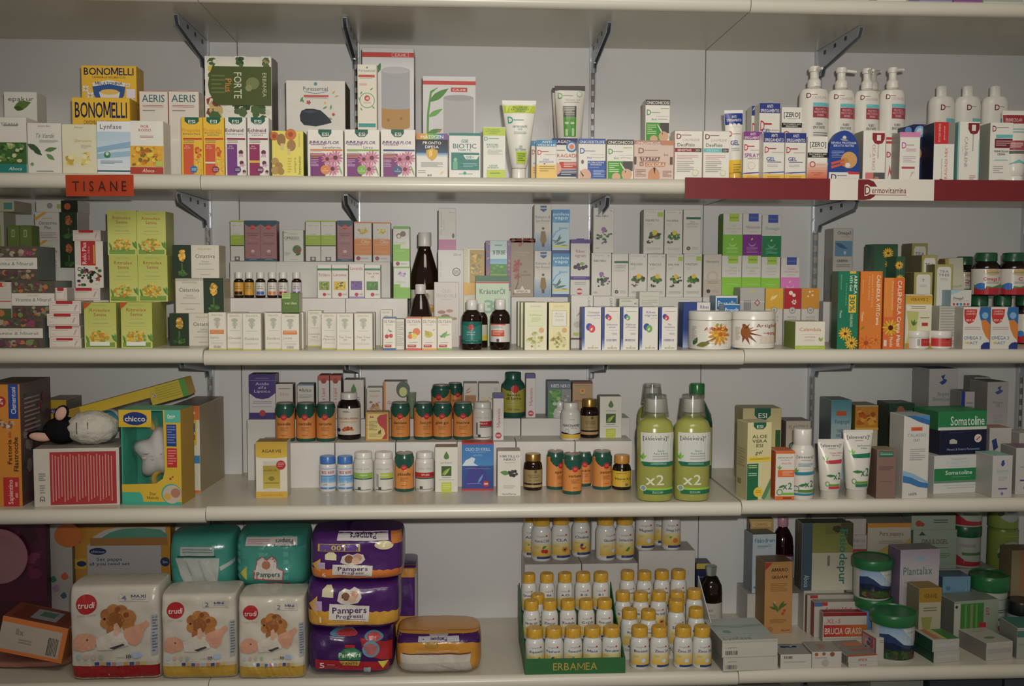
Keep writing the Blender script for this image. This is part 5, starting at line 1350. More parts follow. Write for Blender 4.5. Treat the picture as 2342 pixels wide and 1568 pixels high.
# blue edged cartons
for i, (a, b, t1, big, c) in enumerate(((1331, 1375, 'Crataegus\noxyacantha', 1, 'd83a44'), (1377, 1418, 'Eleutherococcus\nsenticosus', 0, 'd83a44'), (1420, 1460, 'Melilotus\nofficinalis', 0, '6ab048'), (1463, 1505, 'Ribes\nnigrum', 1, '6ab048'), (1508, 1549, 'Tilia\ntomentosa', 0, 'd83a44'))):
    art = [R(0, 0, .14, .7, '24408c'), R(0, .7, .14, 1, '24408c', 'dfe2ea')]
    if big:
        art += [T(t1, .6, .15, .68, .12, '6a6aa8'), G(.6, .25, .95, .27, 1, 'd8a890'), C(.38, .46, .17, '2a4ab0', 1.15), C(.52, .5, .17, c, 1.2), L(.45, .55, .2, 60, 'e8e0d8', .5)]
    else:
        art += [G(.3, .09, .9, .12, 1, 'd8908a' if c[0] == 'd' else '8ab88a'), C(.3, .22, .13, '2a4ab0', 1.1), C(.4, .25, .13, c, 1.1), L(.33, .29, .15, 60, 'e8e0d8', .5), T(t1, .56, .43, .6, .1, '6a6a9a'), G(.4, .53, .9, .55, 1, 'b8b8c0'), G(.55, .6, .85, .66, 2, 'b0b0bc'), BAR(.25, .74, .82, .79, 16, '5a5aa0')]
    art += [T('BOIRON', .58, .945, .52, .035, '8a8a3c', b=1), C(.57, .9, .03, 'c8a030')]
    LB = ('large red and blue drop, largest title', 'red and blue drop, beside the large red drop one', 'green and blue drop near its top', 'large green and blue drop', 'red and blue drop, at the end of the row')
    box('tincture_carton', 'white carton with blue edge and ' + LB[i], (a, 702, b, 806), SCM, -.335, .04, col='e6e1d8', side='2a4590', art=art)

# herbal tincture wall: two rows on a riser
yT = -.15
zT = zpx(679, yT, 1500)
box('display_riser', 'long white riser carton under the two rows of herbal cartons', (1352, 680, 1605, 795), SCM, yT - .008, .12, cat='riser', col='d0cdc8', h=zT - SCM)
box('display_riser', 'white riser carton under the lime green and pink cartons', (1607, 680, 1832, 795), SCM, yT - .008, .12, cat='riser', col='d0cdc8', h=zT - SCM)
SPEC = lambda: [PH(.1, .48, .95, .7, ['3f7a34', '5a8a3c', '4a3a28', '6a5a3c', '2f6a2c'], 26, .11, ''), C(.55, .52, .13, 'd8b828'), PH(.1, .68, .5, .78, ['4a3a28', '7a6a4a'], 8, .07, '')]
TINCT = [('RIBES NERO', 1353, 1398, 578, 0), ('CALENDULA\nCOMPOSTA', 1399, 1437, 580, 1), ('MIRTILLO ROSSO', 1438, 1480, 580, 2), ('VISCO', 1481, 1522, 581, 2), ('SALVIA', 1524, 1563, 581, 2), ('PUNGITOPO', 1564, 1605, 580, 2)]
TT = ('purple flower and green leaves, on the riser', 'dark green title bar, on the riser', 'leafy lemon and roots, beside the green barred one', 'leafy lemon and roots, with shiny creased edge', 'leafy lemon and green tag, beside the creased one', 'leafy lemon and green tag, beside the beige carton')


def tinct(t, px, sup, k, lab, tg):
    art = [G(.1, .04, .6, .08, 2, 'a8c0a8')]
    if k == 1:
        art = [R(.15, .17, .98, .22, '2f6a5a'), T(t, .5, .3, .7, .08, '7a726c'), G(.15, .37, .8, .42, 2, 'b8b0a8'), C(.3, .88, .11, '4a4844'), C(.3, .88, .06, '8a8680'), T('FORZA\nVITALE', .68, .88, .35, .06, '8a8680')]
    elif k == 0:
        art += [T('36', .85, .06, .1, .03, '5a5a58'), T(t, .42, .18, .62, .045, '4a4a48'), PH(.1, .46, .98, .82, ['3f6a34', '2f3a2c', '6a4a7a', 'd2cfc8', '4a7a3c'], 26, .1, ''), C(.5, .48, .12, '9a6aa8'), G(.1, .88, .3, .92, 2)]
    else:
        art += ([R(.68, .06, .95, .16, 'a4c03c')] if tg else [T('33', .85, .06, .1, .03, '5a5a58')]) + [T(t, .42, .24, .66, .05, '5a5a54'), G(.1, .31, .4, .38, 3, 'c0bcb4')] + SPEC() + [G(.15, .86, .85, .92, 2, 'b8b4ac')]
    return box('tincture_carton', lab, px, sup, yT, .036, col='d2cfc8', side='b8b2a8', art=art)


TT_ = {}
for (t, a, b, c, k), tx in zip(TINCT, TT):
    TT_[t] = tinct(t, (a, c, b, 679), zT, k, 'white herbal carton with ' + tx, t in ('SALVIA', 'PUNGITOPO'))
tinct('RIBES NERO', (1357, 475, 1404, 577), TT_['RIBES NERO'].top, 0, 'white herbal carton with purple flower, leaning on top beside the upright', 0)
tinct('EQUISETO', (1472, 479, 1518, 580), max(TT_['MIRTILLO ROSSO'].top, TT_['VISCO'].top), 2, 'white herbal carton with leafy lemon and green tag, on the upper row', 1)
tinct('UVA URSINA', (1520, 480, 1561, 580), max(TT_['VISCO'].top, TT_['SALVIA'].top), 2, 'white herbal carton with leafy lemon and green logo foot, on the upper row', 0)
tinct('TILIA\nCOMPOSTA', (1563, 479, 1603, 580), TT_['PUNGITOPO'].top, 1, 'white herbal carton with dark green title bar, on the upper row', 0)
box('tincture_carton', 'beige carton with a pale sunburst, between white and lime cartons', (1609, 581, 1650, 679), zT, yT, .036, col='c9c0b4', side='a8a094', art=[T('Normorix', .5, .17, .72, .06, '5a7a6a'), C(.5, .52, .32, 'bcb2a4'), C(.5, .52, .22, 'c9c0b4'), R(0, .58, 1, 1, 'bcb0a2'), G(.2, .63, .8, .7, 2, '9a9084'), C(.28, .86, .11, '4a4844'), T('FORZA\nVITALE', .68, .86, .35, .06, '9a9084')])


def lime(px, sup, lab, sq, sqc, t, tc, c, cut, mark=True):
    return box('lime_herb_carton', lab, px, sup, yT, .036, col='d0cec8', side=shade(c, .9), top='8a8884', art=[R(.3, .0, .82, .19, sq), T('BOIRON', .56, .1, .4, .035, sqc, b=1), T(t, .55, .32, .74, .12 if '\n' in t else .07, tc), G(.35, .43, .75, .45, 1, 'a8a8a4'), R(0, cut, 1, 1, c)] + ([C(.5, .7, .2, mixc(c, 'ffffff', .35)), C(.5, .66, .2, c), L(.45, .64, .15, 60, 'cfe08a', .5), G(.2, .8, .8, .95, 5, mixc(c, 'ffffff', .35))] if mark else [G(.25, .68, .8, .7, 1, mixc(c, 'ffffff', .4))]))


LM = '8ac832'
l1 = lime((1651, 584, 1696, 679), zT, 'lime footed carton on the riser beside the beige carton', 'a4c840', '4a6a20', 'Tiglio\nnutriente', 'a8c078', LM, .52, False)
l2 = lime((1697, 584, 1740, 679), zT, 'lime footed carton on the riser under the purple one', 'a4c840', '4a6a20', 'Sequoia\ngig.', 'a8c078', LM, .52, False)
l3 = lime((1741, 587, 1784, 679), zT, 'lime footed carton on the riser under the dark green one', 'a4c840', '4a6a20', 'Noce\ncondiz.', 'a8c078', LM, .52, False)
lime((1786, 588, 1829, 679), zT, 'pink footed carton on the riser beside the lime ones', '3f56b0', '7a8a3c', 'Ciclo\nmestruale', 'd87ab0', 'dc7ac0', .5, True)
lime((1654, 488, 1698, 583), l1.top, 'lime footed carton in the upper row beside the purple one', 'a4c840', '4a6a20', 'Tilia\ntomentosa', 'a8c078', '7ac030', .5)
lime((1699, 488, 1742, 583), l2.top, 'purple footed carton in the upper row', '3f56b0', '7a8a3c', 'Microcircolo', '9a5aa0', '7f2a8c', .5)
lime((1743, 491, 1787, 586), l3.top, 'dark green footed carton in the upper row', '3f56b0', '7a8a3c', 'Drenaggio', '6aa890', '1f8050', .5)

# lower middle: lying cartons, ribes, propolis, clear box, three phyto cartons
box('tincture_carton', 'white carton with grey lettering lying behind the blue edged row', (1416, 683, 1460, 790), SCM, -.21, .04, col='d4d6c8', art=[G(.1, .02, .6, .08, 2, 'a8b8a0'), T('43', .85, .1, .15, .04, '5a5a58')])
box('tincture_carton', 'plain white carton with faint lines behind the blue edged row', (1462, 667, 1508, 790), SCM, -.205, .04, col='d2d0c4', art=[R(.1, .08, .9, .09, 'c0c488'), G(.1, .15, .9, .25, 3, 'b8b4ac')])
for i, (a, b) in enumerate(((1562, 1588), (1586, 1624))):
    box('tincture_carton', ('dark blue edged carton turned sideways behind the flower tub', 'white and blue carton half hidden behind the flower tub')[i], (a, 691, b, 790), SCM, -.262 + .0 * i, .045, col='dcd8d4' if i else '24408c', side='24408c', art=[R(0, 0, .2, .6, '24408c'), R(0, .6, .2, 1, '24408c', 'c8d0e4'), T('Ribes', .65, .1, .5, .08, '5a5a94'), G(.4, .18, .95, .2, 1)] if i else [R(0, .6, 1, 1, '24408c', 'b8c4dc')])
prp = box('propolis_carton', 'blue and white carton with bold word, behind the flower tub', (1636, 676, 1686, 790), SCM, -.24, .05, col='d4d8dc', side='6a8fa8', top='8a98a0', art=[R(.0, .0, 1, .02, 'e0e0e0'), R(.06, .04, .97, 1, '2070b0'), T('Propolis', .5, .15, .78, .11, 'd8e2ea', b=1), R(.06, .27, .97, .29, 'd8e2ea')])
box('propolis_carton', 'smaller blue carton with bold word, in front of the taller one', (1655, 695, 1691, 795), SCM, -.29, .04, col='2070b0', side='b8c4cc', art=[R(0, 0, 1, .02, 'd8dce0'), T('Propolis', .5, .13, .86, .1, 'd8e2ea', b=1)])
box('clear_pack_carton', 'greyish carton in clear wrap with black bars and warning signs', (1692, 657, 1748, 792), SCM, -.215, .05, col='bdbbb6', side='9a958c', art=[C(.5, .06, .12, 'c8c48a', .6), BAR(.15, .22, .45, .42, 8, '5a6068'), R(0, .24, 1, .25, 'e0e0dc'), P([(.7, .2), (.82, .26), (.7, .32), (.58, .26)], 'b84a44'), P([(.7, .22), (.78, .26), (.7, .3), (.62, .26)], 'c8c4c0'), P([(.7, .38), (.82, .44), (.7, .5), (.58, .44)], 'b84a44'), P([(.7, .4), (.78, .44), (.7, .48), (.62, .44)], 'c8c4c0')], film=True)
for (a, b, c, i) in ((1750, 1790, 'dcaa24', 0), (1792, 1831, 'b8202c', 1), (1833, 1873, 'd0902c', 2)):
    pic = ([L(.3, .2, .5, 35, 'efd88a', .3), L(.3, .22, .35, 70, 'efd88a', .25)], [C(.4, .08, .12, 'ecdcd4'), C(.58, .12, .1, 'ecdcd4'), FL(.6, .24, .16, 'ecdcd4', 'b8202c', 6)], [C(.45, .06, .06, 'efdcb0'), C(.6, .12, .06, 'efdcb0'), C(.35, .14, .05, 'efdcb0'), C(.6, .05, .04, 'efdcb0')])[i]
    box('phyto_cream_carton', 'white carton with %s upper half and white %s' % (('yellow', 'feather sprig'), ('red', 'blossoms'), ('orange', 'dots'))[i], (a, 659, b, 793), SCM, -.205, .04, col='cac6c0', art=[R(0, 0, 1, .36, c)] + pic + [C(.5, .38, .19, '8a8a84'), C(.5, .38, .15, 'cac6c0'), C(.5, .38, .08, '9a9a94'), T('PHYTO\nCREMA', .5, .53, .52, .09, 'a09c96')])

# two large white tubs
def tub(px, lab, art):
    return vessel('cream_tub', lab, px, SCM if px[0] < 1650 else SCR, -.337, [('body', [(0, 0), (.93, 0), (.99, .02), (1, .06), (1, .74), (.985, .76)], plastic('e6e2d8', .28)), ('lid', [(.985, .765), (1.01, .775), (1.01, .96), (.98, .99), (.9, 1.0), (0, 1.0)], plastic('e4e0d6', .28))], lab=(.09, .74, mat('e6e1d6', rough=.3)), cat='tub', art=art, n=48)


tub((1587, 712, 1684, 805), 'white cream tub with orange flower label', [FL(.6, .52, .27, 'e8a020', 'd86818', 13), FL(.62, .5, .17, 'f0bc38', 'd86818', 11), P([(.12, .95), (.5, .62), (.52, .65), (.15, .98)], '6a6a2a'), L(.05, .95, .2, 70, '3f6a34', .4), L(.1, .97, .3, 15, '7a7a30', .4), C(.55, .12, .03, '8ab03a'), G(.58, .1, .8, .13, 1, 'c8b898'), T('ARNICA', .53, .29, .6, .13, 'a8283c', b=1), T('90%', .75, .52, .25, .13, 'd86a38', b=0), G(.4, .85, .8, .88, 1, 'b8b0a0'), G(.02, .2, .1, .8, 10, 'a8a49c')])
tub((1687, 712, 1786, 803), 'white cream tub with a brown clawed root label', [P([(.15, .12), (.2, .12), (.28, .3), (.4, .22), (.28, .36), (.5, .32), (.3, .45), (.58, .6), (.3, .55), (.45, .88), (.26, .65), (.3, .97), (.2, .7), (.15, .9)], '8a4a20'), C(.21, .45, .09, '9a5a28', 1.7), P([(.18, .3), (.3, .08), (.24, .3)], '7a3a18'), T('Artiglio', .68, .17, .5, .14, '8a2430'), T('Gel', .64, .48, .1, .06, 'a8283c'), T('90%', .8, .5, .22, .12, 'b82838', b=1), R(.52, .6, .88, .86, 'e0cfc0'), R(.92, .08, .98, .9, 'd89848'), G(.03, .25, .11, .8, 9, 'b0aca4'), G(.5, .89, .85, .91, 1, '9a948a')])
box('calendula_cream_carton', 'squat white cube carton with green side and orange title', (1819, 735, 1887, 803), SCR, -.337, .07, col='e2dccc', side='84983c', top='d0cab0', art=[T('Calendula', .5, .28, .72, .13, 'c87a48'), G(.2, .45, .8, .48, 1, 'c8c0a8'), T('pomata', .5, .55, .35, .06, 'c08a5a'), G(.3, .65, .65, .72, 2, 'c8c0b0'), L(.85, .72, .16, 60, '9ab84a', .5), L(.85, .72, .16, 110, '8aa848', .5), R(0, .87, 1, 1, 'a8c040'), G(.2, .92, .8, .95, 1, 'd0dc90')])

# right module of the third shelf
orr = box('display_riser', 'white riser carton in the corner behind the green flower carton', (1882, 690, 1960, 790), SCR, -.12, .09, cat='riser', col='c8c6c2')
box('omega_cream_carton', 'white carton with blue drop picture in shiny wrap', (1905, 522, 1949, 690), orr.top, -.115, .05, col='c9c4ba', side='aaa8a4', film=True, art=[T('Omega3', .55, .06, .7, .045, '4a5a6a', b=1), G(.35, .11, .85, .13, 1, 'd0a090'), R(.08, .17, .97, .38, '6a98b8'), L(.1, .2, .7, -25, '3f6a94', .3), C(.6, .33, .07, 'b8d0e0', 1.4), T('CREMA', .48, .44, .58, .035, '4a4a48', b=1), G(.15, .49, .9, .54, 2, '8a8a84')])


def vit(px, lab, col, side, art, y=-.337, d=.035):
    return box('flower_gel_carton', lab, px, SCR, y, d, col=col, side=side, art=art)


SUN = lambda u, v, r: [FL(u, v, r, 'ecb41c', '5a3010', 14), FL(u, v, r * .75, 'f0c030', '6a3a14', 13)]
vit((1916, 620, 1963, 798), 'tall green carton with sunflowers and sideways percent lettering', '157a58', '33593f', [R(.55, 0, .85, .03, 'e0b428'), T('ARNICA', .84, .17, .16, .24, 'e8ecd8', -90, 1), T('VITI Gel', .62, .15, .13, .2, 'e8ecd8', -90, 1), R(.52, .3, .88, .53, 'ecc32c'), T('30%', .7, .415, .26, .19, '1f6a4a', -90, 1), T('formula potenziata', .7, .63, .18, .17, 'c8dcc8', -90), T('Il fiore di calendula', .4, .3, .07, .4, '8ac0a0', -90), T('Naturwaren', .15, .14, .07, .2, '8ac0a0', -90), T('Theiss', .15, .55, .1, .1, 'dce8dc', -90)] + SUN(.38, .8, .34) + SUN(.68, .92, .34))
vit((1967, 620, 2017, 798), 'tall orange carton with an orange blossom near its foot', 'e07c1c', 'c86a14', [T('CALENDULA VITI Crema', .82, .37, .17, .64, 'f4e8d4', -90, 1), T('Contiene il 30% di estratto', .55, .25, .08, .42, 'f0c890', -90), T('Il fiore di calendula', .4, .22, .07, .3, 'f0c890', -90), T('Naturwaren', .12, .2, .06, .3, 'f0c890', -90), T('Theiss', .12, .58, .1, .12, 'f4e8d4', -90), L(.05, .75, .25, 40, '7a8a2c', .4), FL(.3, .92, .36, 'ec7a1c', 'a84a10', 16), FL(.75, .88, .24, 'f08a2c', 'c85a14', 14)])
vit((2021, 635, 2068, 798), 'orange red carton with sunflower and long sideways title', 'e06a24', 'c85a18', [R(0, 0, .45, .55, 'e88a2c'), T('Crema protettiva', .42, .25, .1, .4, 'f0c890', -90), FL(.35, .7, .42, 'ecb41c', '4a2410', 14), T('CALENDULA Crema Mani', .75, .5, .2, .92, 'f4e8d4', -90, 1), T('fluida', .4, .9, .15, .14, 'f4e8d4', -90), R(.03, .87, .17, .96, 'd8d4cc')])
box('flower_gel_carton', 'dark green sunflower carton standing behind the orange ones', (1997, 558, 2051, 790), SCR, -.2, .05, col='2f5a40', art=SUN(.58, .09, .24) + SUN(.68, .2, .24) + SUN(.82, .29, .24))
box('flower_gel_carton', 'dark green sunflower carton, shorter, beside the olive tea tree cartons', (2048, 586, 2068, 790), SCR, -.25, .05, col='2f5a40', art=SUN(.3, .1, .5) + SUN(.4, .25, .5))


def tea(px, y, lab, t='TEA\nTREE', d=.05, lo=False):
    return box('tea_tree_carton', lab, px, SCR, y, d, col='a39a5a', side='6f6a40', top='8a844c', art=VS(.64, [P([(.12, .1), (.2, .05), (.8, .05), (.88, .1), (.88, .8), (.12, .8)], 'd4d2c8'), T(t, .5, .17, .6, .12 if '\n' in t else .06, '5a6a86'), G(.3, .27, .7, .32, 2, 'b0aea8')]))


tea((2083, 556, 2119, 790), -.15, 'olive carton with white arched label, tallest at the back', 'TEA')
tea((2106, 583, 2141, 790), -.21, 'olive carton with white arched label, second from the back', 'TEA')
tea((2089, 622, 2131, 790), -.268, 'olive carton with white arched label and a small flower emblem', 'T')
tea((2136, 604, 2178, 790), -.25, 'olive carton with white arched label reading two words, beside the leaning beige carton')
lf = box('leaflet_carton', 'white carton with dense print side under the omega carton', (2148, 700, 2199, 797), SCR, -.3, .06, col='c0bcb0', art=[G(.05, .03, .95, .95, 14, 'a09c94')])
box('propolis_carton', 'beige carton with olive edge leaning above the jars', (2166, 591, 2207, 668), zpx(668, -.17, 2190), -.17, .03, col='c6c2ae', side='8f7a3c', art=[R(0, 0, .18, .6, 'b0a040'), R(0, .66, .1, .72, '4a6a2c'), T('Propoli', .55, .83, .6, .08, '8aa08a')], roll=-4)
lf2 = box('leaflet_carton', 'white carton behind the leaflet carton supporting the beige one', (2170, 671, 2210, 790), SCR, -.18, .06, col='bab6ac')
box('omega_carton', 'small white carton with row of coloured dots lying on the printed carton', (2175, 663, 2222, 701), lf.top, -.29, .04, col='cfcbc4', side='9ab8c8', art=[P([(0, 0), (.6, 0), (0, .3)], '9ac0d4'), T('Omega3', .35, .5, .5, .16, '4a5a6a', b=1), G(.05, .65, .85, .7, 1, 'c89a90')] + [C(.15 + .17 * i, .88, .06, c) for i, c in enumerate(('c83a34', '4a6ab0', '3a8ab0', 'c8503c', 'a85a6a'))])
box('aloe_supplement_carton', 'white and gold carton with green hourglass and plant', (2071, 673, 2131, 798), SCR, -.325, .05, col='d9d3b8', side='c8c09a', art=[R(0, .02, 1, .18, 'c9981c', 'd9b23c'), T('VERAVIS 2', .5, .09, .66, .06, '5a4a1c'), P([(0, .2), (1, .2), (.95, .3), (.05, .3)], 'e2dcc4'), G(.2, .22, .75, .28, 2, '8a8468'), P([(.02, .3), (.5, .32), (.45, .5), (.42, .7), (.48, .95), (.02, .95), (.12, .7), (.1, .5)], 'b9bd6c'), L(.3, .58, .25, 110, '5a7a34', .3), L(.3, .58, .25, 80, '4a6a2c', .3), L(.3, .58, .22, 50, '5a7a34', .3), R(.62, .52, .85, .58, 'b0322c'), G(.55, .42, .9, .46, 1, '8a8468'), R(0, .9, 1, 1, 'b98c24')])
for i, px in enumerate(((2084, 757, 2135, 801), (2136, 757, 2187, 801))):
    vessel('cream_jar', ('small white jar with red label and barcode', 'small white jar with plain red label turned forward')[i], px, SCR, -.34, [('body', [(0, 0), (.9, 0), (.97, .05), (.97, .62)], plastic('ddd8d0', .3)), ('lid', [(.97, .63), (1, .66), (1, .95), (.95, 1), (0, 1)], plastic('e0dcd4', .28))], cat='jar', lab=(.15, .6, mat('c8342c' if i else 'd8d2ca', rough=.35)), n=36,
           art=[R(.45, .05, .98, .95, 'c42e30'), BAR(.3, .1, .42, .9, 4, '4a4a4a'), G(.55, .35, .9, .6, 2, 'd86a60')] if not i else [R(.55, .08, .7, .2, '4a3a3a'), T('DERMON', .55, .5, .5, .16, 'd87a70'), G(.3, .7, .85, .8, 1, 'd86a60')])


def act(px, lab):
    box('omega_capsule_carton', lab, px, SCR, -.337, .05, col='ddd8ce', side='b0aca4', art=[P([(.62, 0), (1, 0), (1, .42), (.8, .4), (.64, .3), (.58, .15)], '2f6aa8'), P([(.66, .32), (.85, .3), (1, .42), (1, .8), (.85, .7), (.72, .52)], 'd8802c'), P([(.02, .05), (.5, .05), (.48, .2), (.38, .35), (.2, .4), (.06, .33), (.02, .2)], 'c8302c'), T('OMEGA\nCARDIO', .27, .13, .36, .1, 'efc8b8', b=1), T('€17,90', .28, .31, .38, .05, 'f0dcd0', b=1), T('OMEGA 3', .36, .73, .64, .08, '5a7a9a'), T('ACT', .4, .85, .3, .07, '4a90c0', b=1), C(.18, .85, .07, 'd8b82c', .5), G(.05, .47, .65, .56, 2, 'c8a8a8'), P([(.68, .92), (.78, .85), (.95, .83), (1, .86), (1, 1), (.68, 1)], '2a3a80'), C(.8, .2, .12, '7ab0d0')])


act((2203, 702, 2264, 799), 'omega capsule carton with red price splash, beside the printed carton')
act((2266, 702, 2328, 799), 'omega capsule carton with red price splash, at the end of the shelf')


def grjar(px, sup, y, lab, t, tc, body=True):
    return vessel('supplement_jar', lab, px, sup, y, [('body', [(0, 0), (.92, 0), (1, .03), (1, .62), (.95, .7), (.72, .78), (.7, .8)], DARKPLAST), ('cap', [(.7, .79), (.76, .8), (.76, .97), (.7, 1), (0, 1)], plastic('1d5a38', .3))], cat='jar', lab=(.03, .62, mat('d2cec4', rough=.35)), art=[R(0, .72, 1, 1, 'b82430'), P([(0, .62), (.5, .7), (1, .55), (1, .72), (0, .75)], '4f8a3c'), C(.5, .12, .3, 'cfae7a', .4), T('Jamieson', .5, .12, .5, .09, '4a8a7a'), T(t, .5, .38, .6, .14, tc, b=1), C(.15, .68, .13, '3f7ac0'), G(.3, .5, .75, .58, 2, '9a9690')], n=40)


zj = zpx(676, -.2, 2270)
j1 = [grjar((2226, 676, 2276, 790), SCR, -.2, 'brown jar with green lid, lower one behind the omega cartons', 'Omega 3', 'b82430'), grjar((2280, 676, 2330, 790), SCR, -.2, 'brown jar with green lid, lower one at the shelf end', 'C', 'b82430')]
grjar((2331, 676, 2381, 790), SCR, -.2, 'brown jar with green lid, lower one past the omega cartons', 'E', 'b82430')
zj = j1[0].top
grjar((2240, 577, 2301, 676), zj, -.215, 'brown jar with green lid and red omega title, stacked upper', 'Omega 3', 'c83a2c')
grjar((2303, 577, 2365, 676), zj, -.215, 'brown jar with green lid and large red letter, stacked upper', 'C', 'c83a2c')
jx = grjar((2184, 680, 2224, 790), SCR, -.1, 'brown jar with green lid hidden behind the beige carton, lower', 'D', 'b82430')
grjar((2194, 586, 2240, 680), jx.top, -.105, 'brown jar with green lid, half hidden by the beige carton', 'Q10', 'b82430')

# ================================================================== fourth shelf: toys, supplements, aloe, slimming creams
SDL, SDM, SDR = top_of('D', 'L'), top_of('D', 'M'), top_of('D', 'R')
# --- toys
box('toy_box', 'tall orange toy box with blue tab and red foot, at the shelf end', (-46, 879, 48, 1157), SDL, -.31, .15, col='d9881c', side='6f4a48', top='7a6a5c', art=[R(.72, 0, .96, .28, '24489a'), T('Clementoni', .84, .13, .12, .22, 'd8dce4', 90, 1), C(.52, .14, .14, 'b82a24'), T('24', .52, .14, .12, .05, 'efe0d0', 90, 1), PH(.45, .28, .9, .38, ['8a5a3a', 'd8c8b8', '3a2a20', 'c9a080'], 14, .08, 'd9881c'), T('Fattoria', .72, .55, .11, .2, '4a2c10', 90, 1), T('Filastrocche', .87, .57, .12, .28, '3a2410', 90, 1), T('delle', .73, .41, .08, .05, 'b83a1c', 90), R(.55, .76, .93, 1, 'c02428'), T('Sapientino', .72, .88, .12, .2, 'efc8c0', 90, 1), G(.84, .8, .9, .98, 2, 'e08a80')],
    sart=[R(.0, .0, 1, 1, '6a4a4c'), PH(.0, .05, .9, .9, ['8a4048', '6a6460', '5a4a58', '9a8a84', '50505a'], 30, .12, '6a5654'), G(.1, .12, .6, .45, 9, 'a89a94')])
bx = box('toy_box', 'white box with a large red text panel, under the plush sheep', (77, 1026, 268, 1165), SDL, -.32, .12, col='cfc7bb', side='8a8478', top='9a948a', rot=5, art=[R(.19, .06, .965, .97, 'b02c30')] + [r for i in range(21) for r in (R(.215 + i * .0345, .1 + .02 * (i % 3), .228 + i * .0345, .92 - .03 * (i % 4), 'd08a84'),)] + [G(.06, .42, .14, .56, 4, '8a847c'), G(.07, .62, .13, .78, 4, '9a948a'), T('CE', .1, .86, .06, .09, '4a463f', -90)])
box('toy_carton', 'small yellow carton with dark blue oval logo behind the plush', (100, 914, 153, 1060), SDL, -.15, .09, col='d8b41c', side='7f786c', top='8a8478', art=[C(.53, .13, .32, '24387c', .42), T('chicco', .53, .13, .46, .055, 'd8d4cc', b=1), C(.3, .37, .06, '4a4a30'), G(.2, .27, .8, .29, 1, 'a8902c')])
# plush sheep
z0 = bx.top
X, _z = PX(205, 990, -.26)
root = tag(empty('plush_sheep', (X, -.255, z0)), 'plush toy sheep with white wool, black head and pink ears', 'plush toy')
WOOL = mat('cfc9bc', rough=.95, spec=.1, bump=1.0, bscale=180)
BLK = mat('17161a', rough=.9, spec=.1, bump=.6, bscale=250)
PNK = mat('d9a898', rough=.9, spec=.1, bump=.4, bscale=300)


def blob(name, c, r, m, parent, nz=0.0, sc=40, rot=(0, 0, 0), n=3):
    bm = bmesh.new()
    bmesh.ops.create_icosphere(bm, subdivisions=n, radius=1.0)
    for v in bm.verts:
        k = 1 + nz * noise.noise(v.co * sc)
        v.co = Vector((v.co.x * r[0], v.co.y * r[1], v.co.z * r[2])) * k
    o = link(name, bm_mesh(bm, name, 180), parent, m)
    o.location = c
    o.rotation_euler = rot
    return o


blob('wool', (.004, 0, .031), (.049, .042, .033), WOOL, root, .09, 5, n=4)
blob('head', (-.052, -.004, .027), (.036, .032, .027), BLK, root, .02, 4)
e1_ = blob('ear', (-.088, -.022, .018), (.024, .009, .011), BLK, root, rot=(0, .15, .2))
blob('ear_lining', (.001, -.0035, -.0005), (.021, .007, .0092), PNK, e1_)
e2_ = blob('ear', (-.047, -.02, .062), (.013, .008, .017), BLK, root, rot=(0, .5, 0))
blob('ear_lining', (0, -.003, 0), (.0105, .0065, .0145), PNK, e2_)
for dx in (-.012, .009):
    bm = bmesh.new()
    add_box(bm, -.0006, -.001, -.011, .0006, .0005, .011)
    o = link('stitch', bm_mesh(bm, 'stitch'), root, mat('4a463f', rough=.9))
    o.location = (dx, -.0405, .036)
# long tilted window pack
y_ = -.215
xa, za = PX(285, 925, y_)
root = tag(empty('rattle_pack', (xa, y_, za), 0, 0, math.radians(-15.5)), 'long yellow window pack lying tilted across the toy boxes', 'toy pack')
Lp, Hp, Dp = .255, .036, .055
bm = bmesh.new()
add_box(bm, -Lp / 2, 0, 0, Lp / 2, .002, Hp * .55)
add_box(bm, Lp / 2 - .075, 0, -Hp * .45, Lp / 2, .002, 0)
add_box(bm, -Lp / 2, .002, Hp * .55 - .002, Lp / 2, Dp, Hp * .55)
add_box(bm, Lp / 2 - .002, .002, -Hp * .45, Lp / 2, Dp, Hp * .55 - .002)
o = link('carton', bm_mesh(bm, 'carton'), root, paper('dcb81c'))
build_art([R(.71, 0, 1, 1, 'cfb428'), R(.955, 0, 1, 1, '5a9a3c'), C(.74, .5, .015, 'd8c8c0'), T('24', .74, .5, .02, .25, 'a84a5a')] + [R(.76, .12 + .13 * i, .95, .16 + .13 * i, 'a89a2c') for i in range(6)] + [R(0, .02, .16, .5, 'a88a1c')], Lp, Hp, lambda x, t, e: (x - Lp / 2, -e, Hp * .55 - t), root)
bm = bmesh.new()
add_box(bm, -Lp / 2 + .08, .004, -Hp * .45, Lp / 2 - .076, Dp, Hp * .5)
link('window_film', bm_mesh(bm, 'window_film'), root, mat('eef0ee', rough=.1, trans=1.0, spec=.5, alpha=.35, var=0, bump=.6, bscale=80))
blob('rattle_ball', (-.045, .022, -.024), (.023, .02, .023), plastic('3f93a4', .15), root)
bm = bmesh.new()
add_lathe(bm, [(.021, 0), (.0245, .001), (.0255, .0025), (.0245, .004), (.021, .005)], 28, cap=False)
bmesh.ops.rotate(bm, verts=bm.verts, matrix=Matrix.Rotation(math.radians(80), 3, 'X'))
o = link('rattle_rim', bm_mesh(bm, 'rattle_rim', 50), root, plastic('d0cdc6', .25))
o.location = (-.045, .018, -.024)
